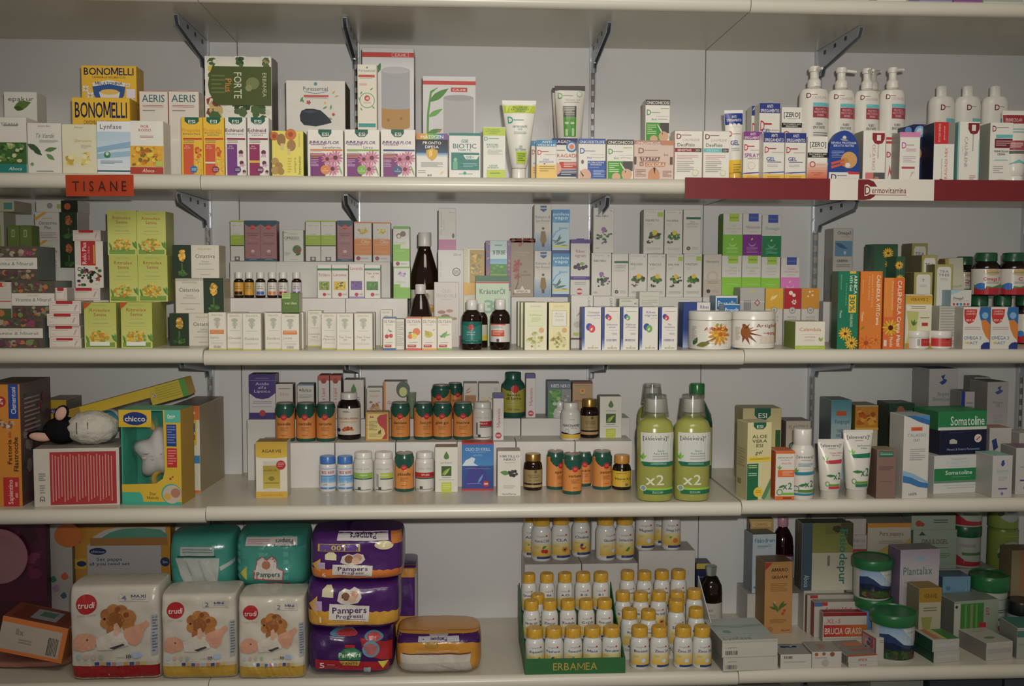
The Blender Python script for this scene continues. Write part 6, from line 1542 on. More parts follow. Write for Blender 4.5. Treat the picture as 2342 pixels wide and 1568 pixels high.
# large box behind the star box
box('toy_box', 'large cream and orange toy box behind the star box', (388, 928, 457, 1122), SDL, -.2, .17, col='d8d0bc', side='a89a78', top='8a7a66', rot=-4, art=[R(.4, 0, 1, .16, 'd8702c'), T('6m+', .72, .08, .3, .05, 'efdccc', b=1), R(0, .16, .9, .45, 'dcb81c'), R(.5, .2, .85, .3, '2f62a0'), R(.5, .33, .85, .39, 'c83a30'), R(.5, .42, .82, .47, '5aa04a'), R(.4, .57, 1, .66, '3f86b8'), PH(.3, .7, 1, .97, ['d8d0bc', 'c84a3a', '8a6a9a', 'd8c8a8'], 14, .08, 'd8d0bc'), R(0, .97, 1, 1, 'd8702c')])
# star toy in its window box
rr = place((273, 938, 414, 1155), SDL, -.315)
w, h_, d_ = rr.w, rr.h, .075
root = tag(empty('star_toy_box', (rr.x, rr.y + .006, SDL), math.radians(-5)), 'teal and yellow window box holding a smiling star toy', 'toy box')
TEAL = paper('3fb096')
YEL = paper('dcb41c')
bm = bmesh.new()
for b_ in ((-w / 2, d_ - .002, 0, w / 2, d_, h_), (-w / 2, .0015, 0, -w / 2 + .002, d_ - .002, h_), (-w / 2 + .002, .0015, 0, w / 2 - .002, d_ - .002, .002), (-w / 2 + .002, .0015, h_ - .002, w / 2 - .002, d_ - .002, h_)):
    add_box(bm, *b_)
link('carton', bm_mesh(bm, 'carton'), root, TEAL)
bm = bmesh.new()
add_box(bm, w / 2 - .002, .0015, 0, w / 2, d_, h_)
link('side_panel', bm_mesh(bm, 'side_panel'), root, paper('b8901c'))
link('front_panel', prism_mesh([(-w / 2, 0), (w / 2, 0), (w / 2, h_), (w / 2 - .034, h_), (w / 2 - .032, h_ * .36), (w / 2 - .036, h_ * .28), (w / 2 - .05, h_ * .225), (-w / 2, h_ * .215)], .0015, 'front_panel'), root, YEL)
art = [R(0, .965, 1, 1, '3aa890'), P([(0, .865), (.3, .865), (.34, .9), (.36, .965), (0, .965)], '3fb096'), T('Star\nMelody', .52, .9, .2, .075, '7a6a2c', b=1), C(.83, .88, .17, '3fb096'), C(.84, .885, .155, 'c8b8a8'), C(.9, .87, .08, 'b87a5c'), C(.76, .91, .06, 'd8a83a'), R(.74, 0, 1, .13, '4fb8a0'), T('0m+', .85, .065, .13, .05, 'e8ece4', b=1), R(.765, .15, .93, .38, '22408c'), G(.78, .17, .915, .36, 7, '7a8ac0'), R(.77, .4, .935, .6, 'c4282c'), G(.785, .42, .92, .58, 6, 'e08a84'), C(.82, .72, .02, 'b83a2c'), C(.86, .7, .015, 'b83a2c')]
build_art(art, w, h_, lambda x, t, e: (x - w / 2, -e, h_ - t), root)
# logo tab
pts = [(-w / 2 - .003, h_ * .82), (w * .02, h_ * .82), (w * .02, h_ * 1.0), (-w / 2 - .003, h_ * 1.0)]
link('logo_tab', prism_mesh(pts, .0012, 'logo_tab'), root, YEL)
bpy.context.view_layer.update()
build_art([C(.25, .09, .2, '22387c', .55), R(.06, .055, .44, .125, '22387c'), T('chicco', .25, .09, .34, .055, 'e8e4dc', b=1)], w, h_, lambda x, t, e: (x - w / 2, -.0022 - e, h_ - t), root, pname='logo_print')
root_tab = [o for o in root.children if o.name.startswith('logo_tab')][0]
root_tab.location = (0, -.002, 0)
# star
bm = bmesh.new()
cx, cz, R1, R2 = .004, h_ * .51, w * .47, w * .33
ring = []
N = 60
for s, k in ((-1, .0), (-1, .45), (-1, .8), (-1, 1.0), (1, .8), (1, 0)):
    row = []
    for i in range(N):
        t = 2 * math.pi * i / N
        q = (math.cos(5 * (t - math.pi / 2)) + 1) / 2
        rad = (R2 + (R1 - R2) * q ** 1.2) * max(k, .001)
        yy = d_ * .45 + s * .022 * (1 - k ** 2.5) ** .6
        row.append(bm.verts.new((cx + rad * math.cos(t), yy, cz + rad * math.sin(t))))
    ring.append(row)
for a, b in zip(ring, ring[1:]):
    for i in range(N):
        bm.faces.new((a[i], a[(i + 1) % N], b[(i + 1) % N], b[i]))
st = link('star', bm_mesh(bm, 'star', 180), root, mat('cdc9c6', rough=.75, spec=.2, bump=.3, bscale=200))
fy = d_ * .45 - .0235
build_art([P([(.3, .46), (.34, .48), (.4, .48), (.43, .46), (.4, .472), (.34, .472)], '5a5a60'), P([(.53, .46), (.57, .48), (.63, .48), (.66, .46), (.63, .472), (.57, .472)], '5a5a60'), C(.48, .5, .012, 'c85a4a'), P([(.44, .52), (.48, .545), (.52, .52), (.48, .535)], 'b85a50'), C(.34, .515, .035, 'dcb8b4', .5), C(.62, .515, .035, 'dcb8b4', .5)], w, h_, lambda x, t, e: (x - w / 2, fy + .004 - e - .0015, h_ - t), root, pname='face_print')
for s in (-1, 1):
    blob('antenna', (cx + s * .017, d_ * .45, cz + R1 * 1.0 + .006), (.0062, .006, .017), mat('d8a82c', rough=.8), root, rot=(0, s * .45, 0))
bm = bmesh.new()
for i in range(24):
    pass
pr = []
for i in range(17):
    t = 2 * math.pi * i / 16
    pr.append((.019 + .0055 * math.cos(t), .0055 * math.sin(t)))
add_lathe(bm, pr, 32, cap=False)
bmesh.ops.rotate(bm, verts=bm.verts, matrix=Matrix.Rotation(math.radians(90), 3, 'X'))
o = link('pull_ring', bm_mesh(bm, 'pull_ring', 180), root, mat('c9a030', rough=.6))
o.location = (cx + .008, d_ * .4, h_ * .235)
bm = bmesh.new()
add_box(bm, -w / 2 + .002, .0022, h_ * .2, w / 2 - .03, .0026, h_ - .002)
link('window_film', bm_mesh(bm, 'window_film'), root, mat('f2f4f2', rough=.06, trans=1.0, spec=.5, alpha=.18, var=0))

# --- white risers of the supplement display
y1 = PZ(900, 1114, SDM)[1]
z1 = zpx(1011, y1, 950)
yb = PZ(610, 1098, SDM)[1]
z2 = zpx(959, yb, 610)
for a, b, tx in ((590, 765, 'behind the gold topped carton'), (767, 904, 'behind the white green labelled jars'), (906, 1044, 'behind the red labelled white jar'), (1046, 1179, 'behind the blue iceberg carton'), (1181, 1314, 'behind the gold capped brown jar'), (1316, 1446, 'behind the small yellow labelled jar')):
    box('display_riser', 'low white riser carton ' + tx, (a, 1011, b, 1114), SDM, y1, yb - y1 - .002, cat='riser', col='d6d3ce', top='c9c6c0', h=z1 - SDM)
for a, b, tx in ((566, 755, 'under the purple topped carton'), (757, 950, 'under the ginger and garcinia cartons'), (952, 1190, 'under the big yellow green jar'), (1192, 1440, 'under the green blackcurrant carton')):
    box('display_riser', 'tall white riser carton ' + tx, (a, 959, b, 1098), SDM, yb, -yb - .012, cat='riser', col='d6d3ce', top='c9c6c0', h=z2 - SDM)
yU = yb + .012      # front of things on the upper step


def lowy(py):       # depth of a foot seen at pixel row py on the lower step
    return max(y1 + .002, min(yb - .02, PZ(950, py, z1)[1]))


TINM = mat('d98a3c', rough=.3, spec=.5, var=.02)
TING = mat('1f5648', rough=.25, spec=.5, var=0)
LIDM = mat('a89f92', rough=.35, metal=.5)


def tin(px, sup, y, lab, t, rot=0):
    return vessel('supplement_tin', lab, px, sup, y, [('can', [(0, 0), (.93, 0), (.96, .02), (1, .06), (1, .86), (.9, .955), (.88, .97)], TING), ('lid', [(.86, .968), (.87, .972), (.87, .995), (.83, 1.0), (.8, .985), (0, .985)], LIDM)], cat='tin', lab=(.085, .86, TINM), rot=rot, n=40,
                  art=[P([(.02, 0), (.98, 0), (.98, .12), (.9, .24), (.76, .32), (.62, .3), (.5, .36), (.38, .3), (.24, .32), (.1, .24), (.02, .12)], '1f5648'), C(.5, .29, .16, 'c42a2c'), G(.42, .26, .58, .33, 2, 'e08a80'), T(t, .5, .5, .66, .1, '4a3a20', b=1), G(.3, .62, .72, .76, 4, 'a8683a'), G(.35, .88, .65, .92, 1, '9a6030')])


TINS = ((627, 671, 922, 1008, 'boswellia', 'with the longest name'), (675, 719, 922, 1008, 'centella', 'between the other two beside the dark bottle'), (721, 765, 922, 1008, 'curcuma', 'touching the dark cream labelled bottle'), (893, 937, 921, 1006, 'damiana', 'beside the small gold framed carton'), (946, 989, 921, 1006, 'fieno greco', 'turned a little, beneath the stacked pair'), (990, 1034, 921, 1006, 'ginkgo', 'directly under the stacked tin'), (1037, 1081, 921, 1006, 'malva', 'beside the white jar with red band'))
T_ = []
for i, (a, b, c, d_2, t, tx) in enumerate(TINS):
    T_.append(tin((a, c, b, d_2), z1, lowy(d_2 + (1 if i < 3 else 0)), 'orange and green tin on the lower riser, ' + tx, t, rot=(0, 0, 0, 0, 22, -3, 0)[i]))
tin((987, 881, 1031, 958), z2, yU - .006, 'orange and green tin raised on the tall riser, the front one', 'tarassaco', -15)
tin((1024, 876, 1058, 952), z2, yU + .045, 'orange and green tin raised behind the front one', 'ortica', 20)
WJ = plastic('dcd9d2', .28)


def wjar(px, sup, y, lab, bc, t, code=False):
    return vessel('white_jar', lab, px, sup, y, [('body', [(0, 0), (.92, 0), (.98, .02), (1, .06), (1, .76), (.92, .82), (.86, .84)], WJ), ('cap', [(.86, .845), (.9, .85), (.9, .97), (.84, 1), (0, 1)], WJ)], cat='jar', lab=(.06, .74, mat('d6d3cc', rough=.3)), n=36,
                  art=[T('erba vita', .5, .2, .66, .07, 'a8aaa4'), R(.02 if not code else .35, .36, .97, .55, bc), T(t, .55, .44, .4, .06, 'e8dcd0', b=1), R(.02 if not code else .35, .56, .97, .6, '2f5a4a'), R(.25, .88, .4, .98, '4a5a54'), R(.1, .98, .9, 1, '3a4a44')] + ([BAR(.16, .4, .27, .9, 3, '3a3a3a')] if code else []))


# dark bottle
vessel('supplement_bottle', 'dark jar with cream label and orange root picture', (769, 900, 823, 1005), z1, lowy(1005), [('body', [(0, 0), (.93, 0), (1, .03), (1, .72), (.9, .8), (.72, .84), (.7, .86)], DARKPLAST), ('cap', [(.68, .855), (.7, .86), (.7, .98), (.66, 1), (0, 1)], plastic('dad7d0', .3))], cat='jar', lab=(.11, .68, mat('dad2c4', rough=.35)), n=40,
       art=[C(.4, .12, .14, '9a948a', .3), G(.3, .14, .6, .17, 1, '9a948a'), T('CURCUMA & PIPERINA', .5, .38, .8, .07, 'b84a3c', b=1), G(.15, .48, .85, .56, 2, 'c8a858'), PH(.12, .65, .8, .93, ['c86a2c', 'd88a3c', '8a3a28', 'b8482c'], 14, .1, 'dad2c4'), C(.1, .82, .08, '4a3050')])
box('gold_frame_carton', 'small gold framed carton with red swirl', (836, 942, 889, 1006), z1, lowy(1007), .035, col='c99a3c', art=[R(.06, .05, .94, .95, 'b87a28'), R(.08, .06, .92, .94, 'dcc878'), P([(.5, .2), (.62, .1), (.92, .06), (.92, .94), (.7, .94), (.85, .75), (.8, .6), (.62, .48), (.52, .36)], 'b8282c'), P([(.18, .2), (.22, .12), (.27, .18), (.32, .12), (.36, .2)], 'b8282c'), G(.15, .32, .5, .65, 7, '8a7a48'), L(.55, .78, .25, 60, '6a5030', .5), G(.15, .75, .7, .88, 4, 'a8985c')])
wjar((1082, 921, 1126, 1006), z1, lowy(1006), 'white jar with dark red band on the lower riser', 'b8282c', 'RELAX', True)
MAN = lambda: [R(0, 0, 1, .1, '48408c'), T('Mannosio', .5, .52, .35, .4, 'b8486a', 90), C(.5, .9, .3, 'b8243c'), R(.3, .88, .7, .92, 'e0b0b0')]
box('sugar_stick_carton', 'slim white carton with violet top on the lower riser, beside the white jar', (1128, 900, 1152, 1006), z1, lowy(1007), .03, col='d6d0cc', art=MAN())
box('sugar_stick_carton', 'slim white carton with violet top on the tall riser, beside the big jar', (1203, 855, 1225, 962), z2, yU, .03, col='d6d0cc', art=MAN())
vessel('yeast_jar', 'big yellow green jar with dark green shoulders and red badge', (1148, 853, 1202, 962), z2, yU - .006, [('body', [(0, 0), (.93, 0), (1, .03), (1, .66), (.96, .74), (.72, .82), (.7, .84)], TING), ('cap', [(.66, .84), (.68, .845), (.68, .985), (.64, 1.0), (0, 1.0)], TING)], cat='jar', lab=(.12, .7, mat('a8a23c', rough=.3)), n=40, art=[P([(.0, 0), (1, 0), (1, .05), (.8, .14), (.5, .2), (.2, .14), (0, .05)], '1f5648'), C(.55, .1, .17, 'c42a2c'), T('lievito\ndi birra', .5, .38, .62, .24, '3a3a1c', b=1), G(.3, .58, .75, .62, 1, 'c8c06a'), G(.25, .68, .75, .72, 1, 'c8c06a'), T('500 comp', .5, .87, .5, .07, '4a4a24')])


def nia(px, y, lab):
    vessel('vitamin_jar', lab, px, z1, y, [('body', [(0, 0), (.93, 0), (1, .03), (1, .7), (.93, .78), (.75, .83), (.73, .85)], WJ), ('cap', [(.74, .845), (.78, .85), (.78, .97), (.74, 1), (0, 1)], WJ)], cat='jar', lab=(.03, .7, mat('d6d4d0', rough=.3)), n=36, art=[G(.35, .2, .65, .24, 1, '8a9aa0'), T('NIACINAMID', .5, .45, .84, .1, '4a4c54', b=1), T('500 mg', .6, .55, .3, .05, '6a6a70'), C(.28, .68, .1, '8a8a8a'), C(.28, .68, .08, 'd6d4d0'), P([(.02, .72), (.5, .8), (.98, .76), (.98, .82), (.02, .8)], '2a2a2c'), R(.02, .82, .98, .98, 'd8b02c')])


nia((1262, 920, 1304, 1000), lowy(1000) + .025, 'white vitamin jar with yellow foot, half hidden behind its twin')
nia((1285, 922, 1330, 1007), lowy(1008), 'white vitamin jar with yellow foot, in front of its twin')


def goldjar(px, sup, y, lab):
    vessel('gold_cap_jar', lab, px, sup, y, [('body', [(0, 0), (.93, 0), (1, .03), (1, .64), (.93, .74), (.78, .79), (.76, .8)], AMBER), ('cap', [(.78, .8), (.82, .81), (.82, .97), (.78, 1), (0, 1)], mat('a8843c', rough=.3, metal=.7))], cat='jar', lab=(.09, .58, mat('a08c5c', rough=.35)), n=36, art=[C(.6, .1, .08, '6a5a38'), T('NATURAL\nVITAMIN', .5, .36, .6, .2, '6a5838'), G(.25, .6, .8, .64, 1, '7a6840'), R(.02, .76, .98, .84, '2a1c14'), R(.02, .86, .98, .98, 'b8986c')])


goldjar((1330, 914, 1371, 1004), z1, lowy(1004), 'brown jar with gold cap and tan label, on the lower riser')
goldjar((1199, 1040, 1242, 1122), SDM, None, 'brown jar with gold cap and tan label, standing on the shelf')


def erbex(px, sup, y, lab):
    box('drop_logo_carton', lab, px, sup, y, .04, col='dbd8cc', side='b8b2a4', top='9a948a', art=[P([(.5, .09), (.6, .18), (.62, .23), (.56, .27), (.44, .27), (.38, .23), (.4, .18)], '4f7a38'), T('erbex', .5, .34, .62, .05, '9a9a94'), R(.28, .42, .72, .64, '3a5a2c'), L(.3, .62, .5, 40, '8aa838', .3), L(.4, .63, .4, 55, 'a8c040', .25), G(.3, .67, .7, .7, 1, '7a7a74'), G(.15, .72, .85, .74, 1), R(.28, .78, .72, 1, 'bcc838'), G(.32, .82, .68, .95, 3, 'd8dc78')])


erbex((1372, 906, 1422, 1003), z1, lowy(1003), 'white carton with green drop logo, on the riser end')
erbex((995, 1022, 1047, 1125), SDM, None, 'white carton with green drop logo, standing on the shelf')

# things on the tall riser
box('supplement_carton', 'purple topped white carton with curved purple panel', (570, 856, 630, 956), z2, yU, .05, col='d2ccd0', side='6a5a78', top='4a3a78', art=[P([(0, 0), (1, 0), (1, .42), (.75, .53), (.5, .56), (.25, .53), (0, .42)], '43307c'), G(.25, .08, .75, .11, 1, '8a7ab0'), R(0, .13, 1, .135, 'a89ac0'), T('Acido\nalfa\nLipoico', .5, .29, .62, .23, 'cfc8e0'), G(.15, .6, .85, .68, 2, 'a8a0ac'), G(.1, .72, .85, .75, 1, 'a8a0ac'), R(0, .86, 1, 1, '43307c'), C(.5, .87, .12, 'b83a3c')])
box('supplement_carton', 'small white carton with pink heading above the tins', (631, 878, 670, 958), z2, yU, .04, col='d2ccc2', side='8a7a6c', art=[G(.15, .12, .85, .17, 1, '7a746c'), T('Ribes', .5, .28, .5, .1, 'd09090'), C(.3, .55, .1, 'b8b04a')])
box('supplement_carton', 'small white carton with blue top and dark heading', (680, 878, 718, 958), z2, yU, .04, col='d0ccc4', side='6a6a60', art=[R(0, 0, 1, .04, '4a7aa0'), T('Arko', .55, .17, .6, .12, '4a5a4a'), C(.18, .17, .07, '4a8a4a'), G(.1, .3, .9, .42, 3, '9aa0a4'), P([(0, .55), (.25, .5), (.25, .6), (0, .65)], '3a7ab0')])
for a, b, tx in ((728, 753, 'beside the small blue topped carton'), (755, 780, 'beside the green drop carton')):
    box('supplement_carton', 'slim white carton with red top and upward lettering, ' + tx, (a, 858, b, 958), z2, yU, .05, col='d0cac4', side='9a948c', top='a8483a', art=[R(0, 0, 1, .12, 'b84a34'), C(.5, .13, .25, '9a2a2c'), T('Cardio e Lipid', .45, .6, .3, .6, 'b8404a', 90)])
box('supplement_carton', 'white carton with a single green drop emblem, behind the dark jar', (786, 868, 832, 958), z2, yU, .05, col='d0cbc4', side='a8a29a', art=[P([(.5, .1), (.62, .22), (.64, .3), (.55, .35), (.45, .35), (.36, .3), (.38, .22)], '4f7a38'), G(.2, .45, .8, .6, 3)])
box('supplement_carton', 'white carton with ginger root picture', (839, 886, 875, 958), z2, yU, .04, col='d2ccc2', art=[G(.15, .1, .85, .16, 1, '7a746c'), T('Zenzero', .5, .26, .6, .09, 'd88a6a'), PH(.1, .42, .9, .8, ['b8844c', 'c89a5c', '9a6a3a'], 16, .14, 'd2ccc2')])
box('supplement_carton', 'white carton with orange edge and pale pear picture', (877, 872, 930, 958), z2, yU, .045, col='d2ccc6', side='9a8a7c', top='8a7a6c', art=[R(0, 0, .1, 1, 'd8802c'), C(.85, .22, .3, '4a5a44', 1.2), C(.85, .28, .17, 'c8cc7a', 1.2), T('Garcinia', .53, .57, .72, .09, '8a5a68'), G(.3, .7, .8, .73, 1)])
vessel('green_tumbler', 'pale green translucent beaker behind the tins', (930, 898, 952, 958), z2, yU + .012, [('cup', [(0, 0), (.7, 0), (.75, .02), (1, 1), (.93, 1), (.7, .04), (0, .04)], mat('c8e0c0', rough=.15, trans=.7, spec=.4, var=0)), ('drink', [(0, .05), (.68, .05), (.88, .78), (0, .78)], mat('93b855', rough=.3, var=0))], cat='beaker')
box('yeast_carton', 'white carton with wheat ears and brown plaque', (1060, 876, 1092, 955), z2, yU + .012, .05, col='cac4bc', side='a8a098', art=[L(.15, .25, .5, 40, 'a8803c', .2), L(.1, .3, .5, 20, 'a8803c', .2), R(.1, .35, .9, .6, 'a8702c'), T('Lievito\ndi birra', .5, .48, .62, .16, '7a4a14')])
box('yeast_carton', 'white carton with faint golden seeds, beside the wheat carton', (1095, 876, 1142, 955), z2, yU + .012, .05, col='cac6c0', side='a8a098', art=[T('SE', .85, .17, .2, .12, 'a8a4a0'), PH(.1, .4, .7, .65, ['c8a85c', 'b8984c', 'd8c080'], 14, .07, 'cac6c0')])
box('blackcurrant_tea_carton', 'dark green carton with white title and leaf collage', (1252, 871, 1306, 963), z2, yU, .04, col='5a6a78', side='4a5a54', art=[R(0, .0, 1, .2, '566678'), T('RIBES NERO', .55, .13, .8, .09, 'd0d4d8', b=1), PH(.05, .22, .75, 1, ['3f8a3c', '6aa04a', '9ab87a', 'b8c8a8', '2f6a3a'], 26, .13), PH(.6, .22, 1, .6, ['8a8a90', 'b0b0b4', '6a7a6a'], 8, .1)])
box('spirulina_carton', 'tan carton with a small sun emblem', (1309, 873, 1355, 963), z2, yU, .04, col='b8946c', side='6a4a34', top='5a3a2c', art=[R(0, 0, 1, .05, '6a4030'), G(.1, .09, .9, .12, 1, '8a6a4a'), C(.5, .26, .14, 'd8a83c'), FL(.5, .25, .07, 'c83a2c', 'c83a2c', 5), G(.35, .35, .65, .38, 1, '4a7a4a'), T('SPIRULINA', .4, .53, .6, .06, '8a3a34', b=1)])

# standing on the shelf in front
box('mushroom_capsule_carton', 'cream carton with gold top and a jar pictured in gold', (585, 1010, 657, 1139), SDM, None, .045, col='dcd4c4', side='c8bfac', top='9a7a2c', art=[R(0, 0, 1, .25, 'c09a20', 'd4b02c'), C(.5, .26, .5, 'd4b02c', .1), T('AGARVIS', .5, .16, .62, .055, '4a3a14', b=1), R(.24, .34, .76, .42, 'c8c4b4'), R(.23, .42, .77, .83, 'a8942c', 'c8b23c'), C(.5, .84, .26, 'cfcabc', .15), T('AGARVIS', .46, .5, .42, .035, '6a5a1c', b=1), C(.5, .65, .1, '8a7a24', .7), G(.27, .72, .73, .76, 1, '8a7a24'), C(.8, .41, .15, 'b8242c'), G(.7, .37, .9, .45, 3, 'e0a09a'), R(0, .88, 1, .99, 'd4a82c'), T('Ganoderma Bio', .52, .935, .7, .045, 'b08a1c')])


def b12(px, lab):
    vessel('vitamin_jar', lab, px, SDM, None, [('body', [(0, 0), (.93, 0), (.98, .02), (1, .06), (1, .74), (.93, .78)], WJ), ('cap', [(.9, .785), (.93, .79), (.93, .97), (.88, 1), (0, 1)], plastic('3f78c4', .3))], cat='jar', lab=(.06, .72, mat('d2d6da', rough=.3)), n=36, art=[R(.15, .08, .98, .1, '6a9ad0'), T('B12 600', .55, .24, .7, .12, 'c8343c', b=1), R(.14, .38, .98, .7, '4f90cc', '8ab8dc'), G(.18, .44, .9, .52, 2, '9ac4e4'), T('LFP', .4, .78, .5, .07, '5a6a7a'), R(.12, .9, .98, .98, '4a86c4'), G(.02, .2, .1, .8, 8, 'a0a0a0')])


b12((728, 1045, 767, 1124), 'white jar with blue cap, beside the riser edge')
b12((769, 1045, 806, 1124), 'white jar with blue cap, touching the white green labelled jar')
wjar((807, 1036, 852, 1126), SDM, None, 'white jar with light green band facing forward', '8ab83c', 'FIBRE')
wjar((854, 1036, 899, 1126), SDM, None, 'white jar with lime band and barcode turned sideways', 'b0c838', 'NEEM', True)
tin((902, 1037, 946, 1125), SDM, None, 'orange and green tin on the shelf between white jars', 'pilosella')
wjar((949, 1036, 993, 1124), SDM, None, 'white jar with dark red band on the shelf', 'b8282c', 'EPURE')
box('krill_oil_carton', 'blue carton with an iceberg and red edges', (1057, 1012, 1129, 1121), SDM, None, .04, col='2a72b8', side='c4302c', top='b8282c', art=[R(0, 0, 1, .035, 'b8282c'), R(0, .04, 1, .5, '2470b8', '3f8ac8'), T('OLIO DI KRILL', .5, .135, .8, .065, 'c8dcec'), G(.25, .19, .75, .21, 1, '8ab8dc'), T('ANTARTICO', .5, .26, .3, .035, '9ac4e0'), P([(0, .48), (.12, .36), (.2, .34), (.3, .3), (.42, .33), (.36, .42), (.5, .48)], 'd4e0e8'), R(0, .48, 1, .97, '2456a0', '1f4488'), P([(.05, .95), (.2, .56), (.5, .5), (.75, .6), (.9, .95)], '3a3a94'), G(.1, .53, .9, .55, 1, 'b08aa0'), L(.5, .85, .35, 60, '6a9ac8', .2), C(.76, .86, .1, 'b8282c'), R(.7, .84, .82, .88, 'dcc0c0'), G(.15, .85, .6, .87, 1, '8ab0d8'), R(0, .96, 1, 1, 'b8282c')])
box('bilberry_carton', 'white carton with black berries and leaf', (1138, 1031, 1191, 1134), SDM, None, .045, col='dad5cb', side='b8b2a6', art=[T('MIRTILLO\nNERO', .52, .15, .84, .12, '4a4a68'), G(.3, .25, .75, .27, 1, '9a9a9a'), C(.5, .48, .08, '2a2430'), C(.64, .46, .08, '3a3440'), C(.76, .45, .07, '2a2430'), C(.58, .53, .08, '3a3440'), C(.7, .54, .08, '2a2430'), C(.82, .51, .06, '3a3440'), L(.5, .5, .4, 170, '5a8a3c', .5), G(.25, .76, .75, .84, 3, 'b8b4ac'), T('NaturPharma', .5, .95, .6, .035, '6a6a68', b=1)])
tin((1252, 1033, 1293, 1120), SDM, None, 'orange and green tin on the shelf, beside the gold cap jar', 'spirea', 30)
tin((1289, 1039, 1333, 1131), SDM, None, 'orange and green tin on the shelf, standing farthest out', 'verbena', 12)
tin((1318, 1033, 1357, 1117), SDM, PZ(1340, 1117, SDM)[1] + .02, 'orange and green tin on the shelf, hidden behind the foremost one', 'uncaria', 0)
tin((1358, 1033, 1402, 1120), SDM, None, 'orange and green tin on the shelf, next to the small yellow labelled jar', 'zenzero', 20)
vessel('vitamin_jar', 'small dark jar with orange cap and yellow label', (1404, 1043, 1447, 1121), SDM, None, [('body', [(0, 0), (.92, 0), (1, .04), (1, .56), (.9, .68), (.72, .74), (.7, .76)], DARKPLAST), ('cap', [(.76, .76), (.8, .77), (.8, .97), (.76, 1), (0, 1)], plastic('c88a2c', .3))], cat='jar', lab=(.1, .56, mat('d8b42c', rough=.3)), n=36, art=[G(.15, .12, .7, .17, 1, '6a5a1c'), T('Vitamin K2', .48, .48, .8, .14, '3a3414', b=1), G(.4, .62, .65, .66, 1, '8a7a24'), C(.68, .85, .08, '7a7a74')])

# --- aloe bottles
ALOE = mat('c9cc62', rough=.2, trans=.45, spec=.5, var=0)


def aloe(px, sup, y, lab, capm=None, cup=True):
    r = vessel('aloe_bottle', lab, px, sup, y, [('body', [(0, 0), (.82, 0), (.92, .01), (.96, .05), (.97, .5), (1, .62), (.97, .69), (.85, .745), (.55, .785), (.36, .8), (.34, .82)], ALOE), ('cap', [(.4, .835), (.42, .84), (.42, .955), (.4, .96), (0, .96)], capm or plastic('dedbd6', .3))], cat='bottle', n=48, ky=.85,
               art=[R(.06, .345, .97, .625, 'd4d6d0'), T('[aloevera]²', .45, .395, .68, .035, '4a4a46', b=0), L(.1, .6, .2, 85, '7ab83a', .3), L(.1, .6, .17, 115, '6aa834', .3), L(.1, .6, .17, 55, '8ac848', .3), T('Succo\nPuro d\'Aloe', .58, .525, .4, .045, '5a7a6a'), G(.35, .56, .8, .61, 2, 'b0b4ac'), P([(.06, .62), (.97, .62), (.97, .655), (.85, .665), (.12, .66)], '1f7050'), G(.3, .63, .75, .65, 2, '9ac4b0'), T('x2', .42, .785, .5, .1, 'dce0c4', b=1), R(.2, .865, .97, .885, '9ac83a'), R(.12, .885, .97, .925, '1f7050'), T('ZUCCARI', .5, .905, .3, .02, 'b8d4c0', b=1), C(.12, .87, .08, 'd0d8c0'), C(.12, .87, .055, '8aa89a')])
    if cup:
        hw = r.w / 2
        lathe('measuring_cup', [(hw * .72, r.h * .79), (hw * .58, r.h), (0, r.h), (0, r.h - .0015), (hw * .55, r.h - .0015), (hw * .69, r.h * .79)], mat('e8ece4', rough=.1, trans=.95, spec=.5, var=0, alpha=.5), r.root, n=36, ky=1, cap=False)
    return r


aloe((1463, 906, 1548, 1152), SDM, None, 'yellow green aloe drink bottle under a clear cup, beside the jars')
aloe((1549, 906, 1633, 1152), SDM, None, 'yellow green aloe drink bottle under a clear cup, beside the cartons')
aloe((1462, 880, 1530, 1108), SDM, -.14, 'yellow green aloe drink bottle standing behind the first one')
GRB = mat('1f5a3c', rough=.2, spec=.5, var=0)
vessel('green_bottle', 'dark green bottle with green cap behind the second aloe bottle', (1566, 880, 1637, 1105), SDM, -.13, [('body', [(0, 0), (.92, 0), (1, .02), (1, .58), (.9, .68), (.55, .8), (.4, .84)], GRB), ('cap', [(.46, .84), (.48, .85), (.48, .985), (.45, 1), (0, 1)], plastic('1f7a3c', .25))], cat='bottle', lab=(.15, .55, mat('c8c88a', rough=.4)), art=[G(.2, .2, .8, .6, 5, '6a8a4a')], n=40)

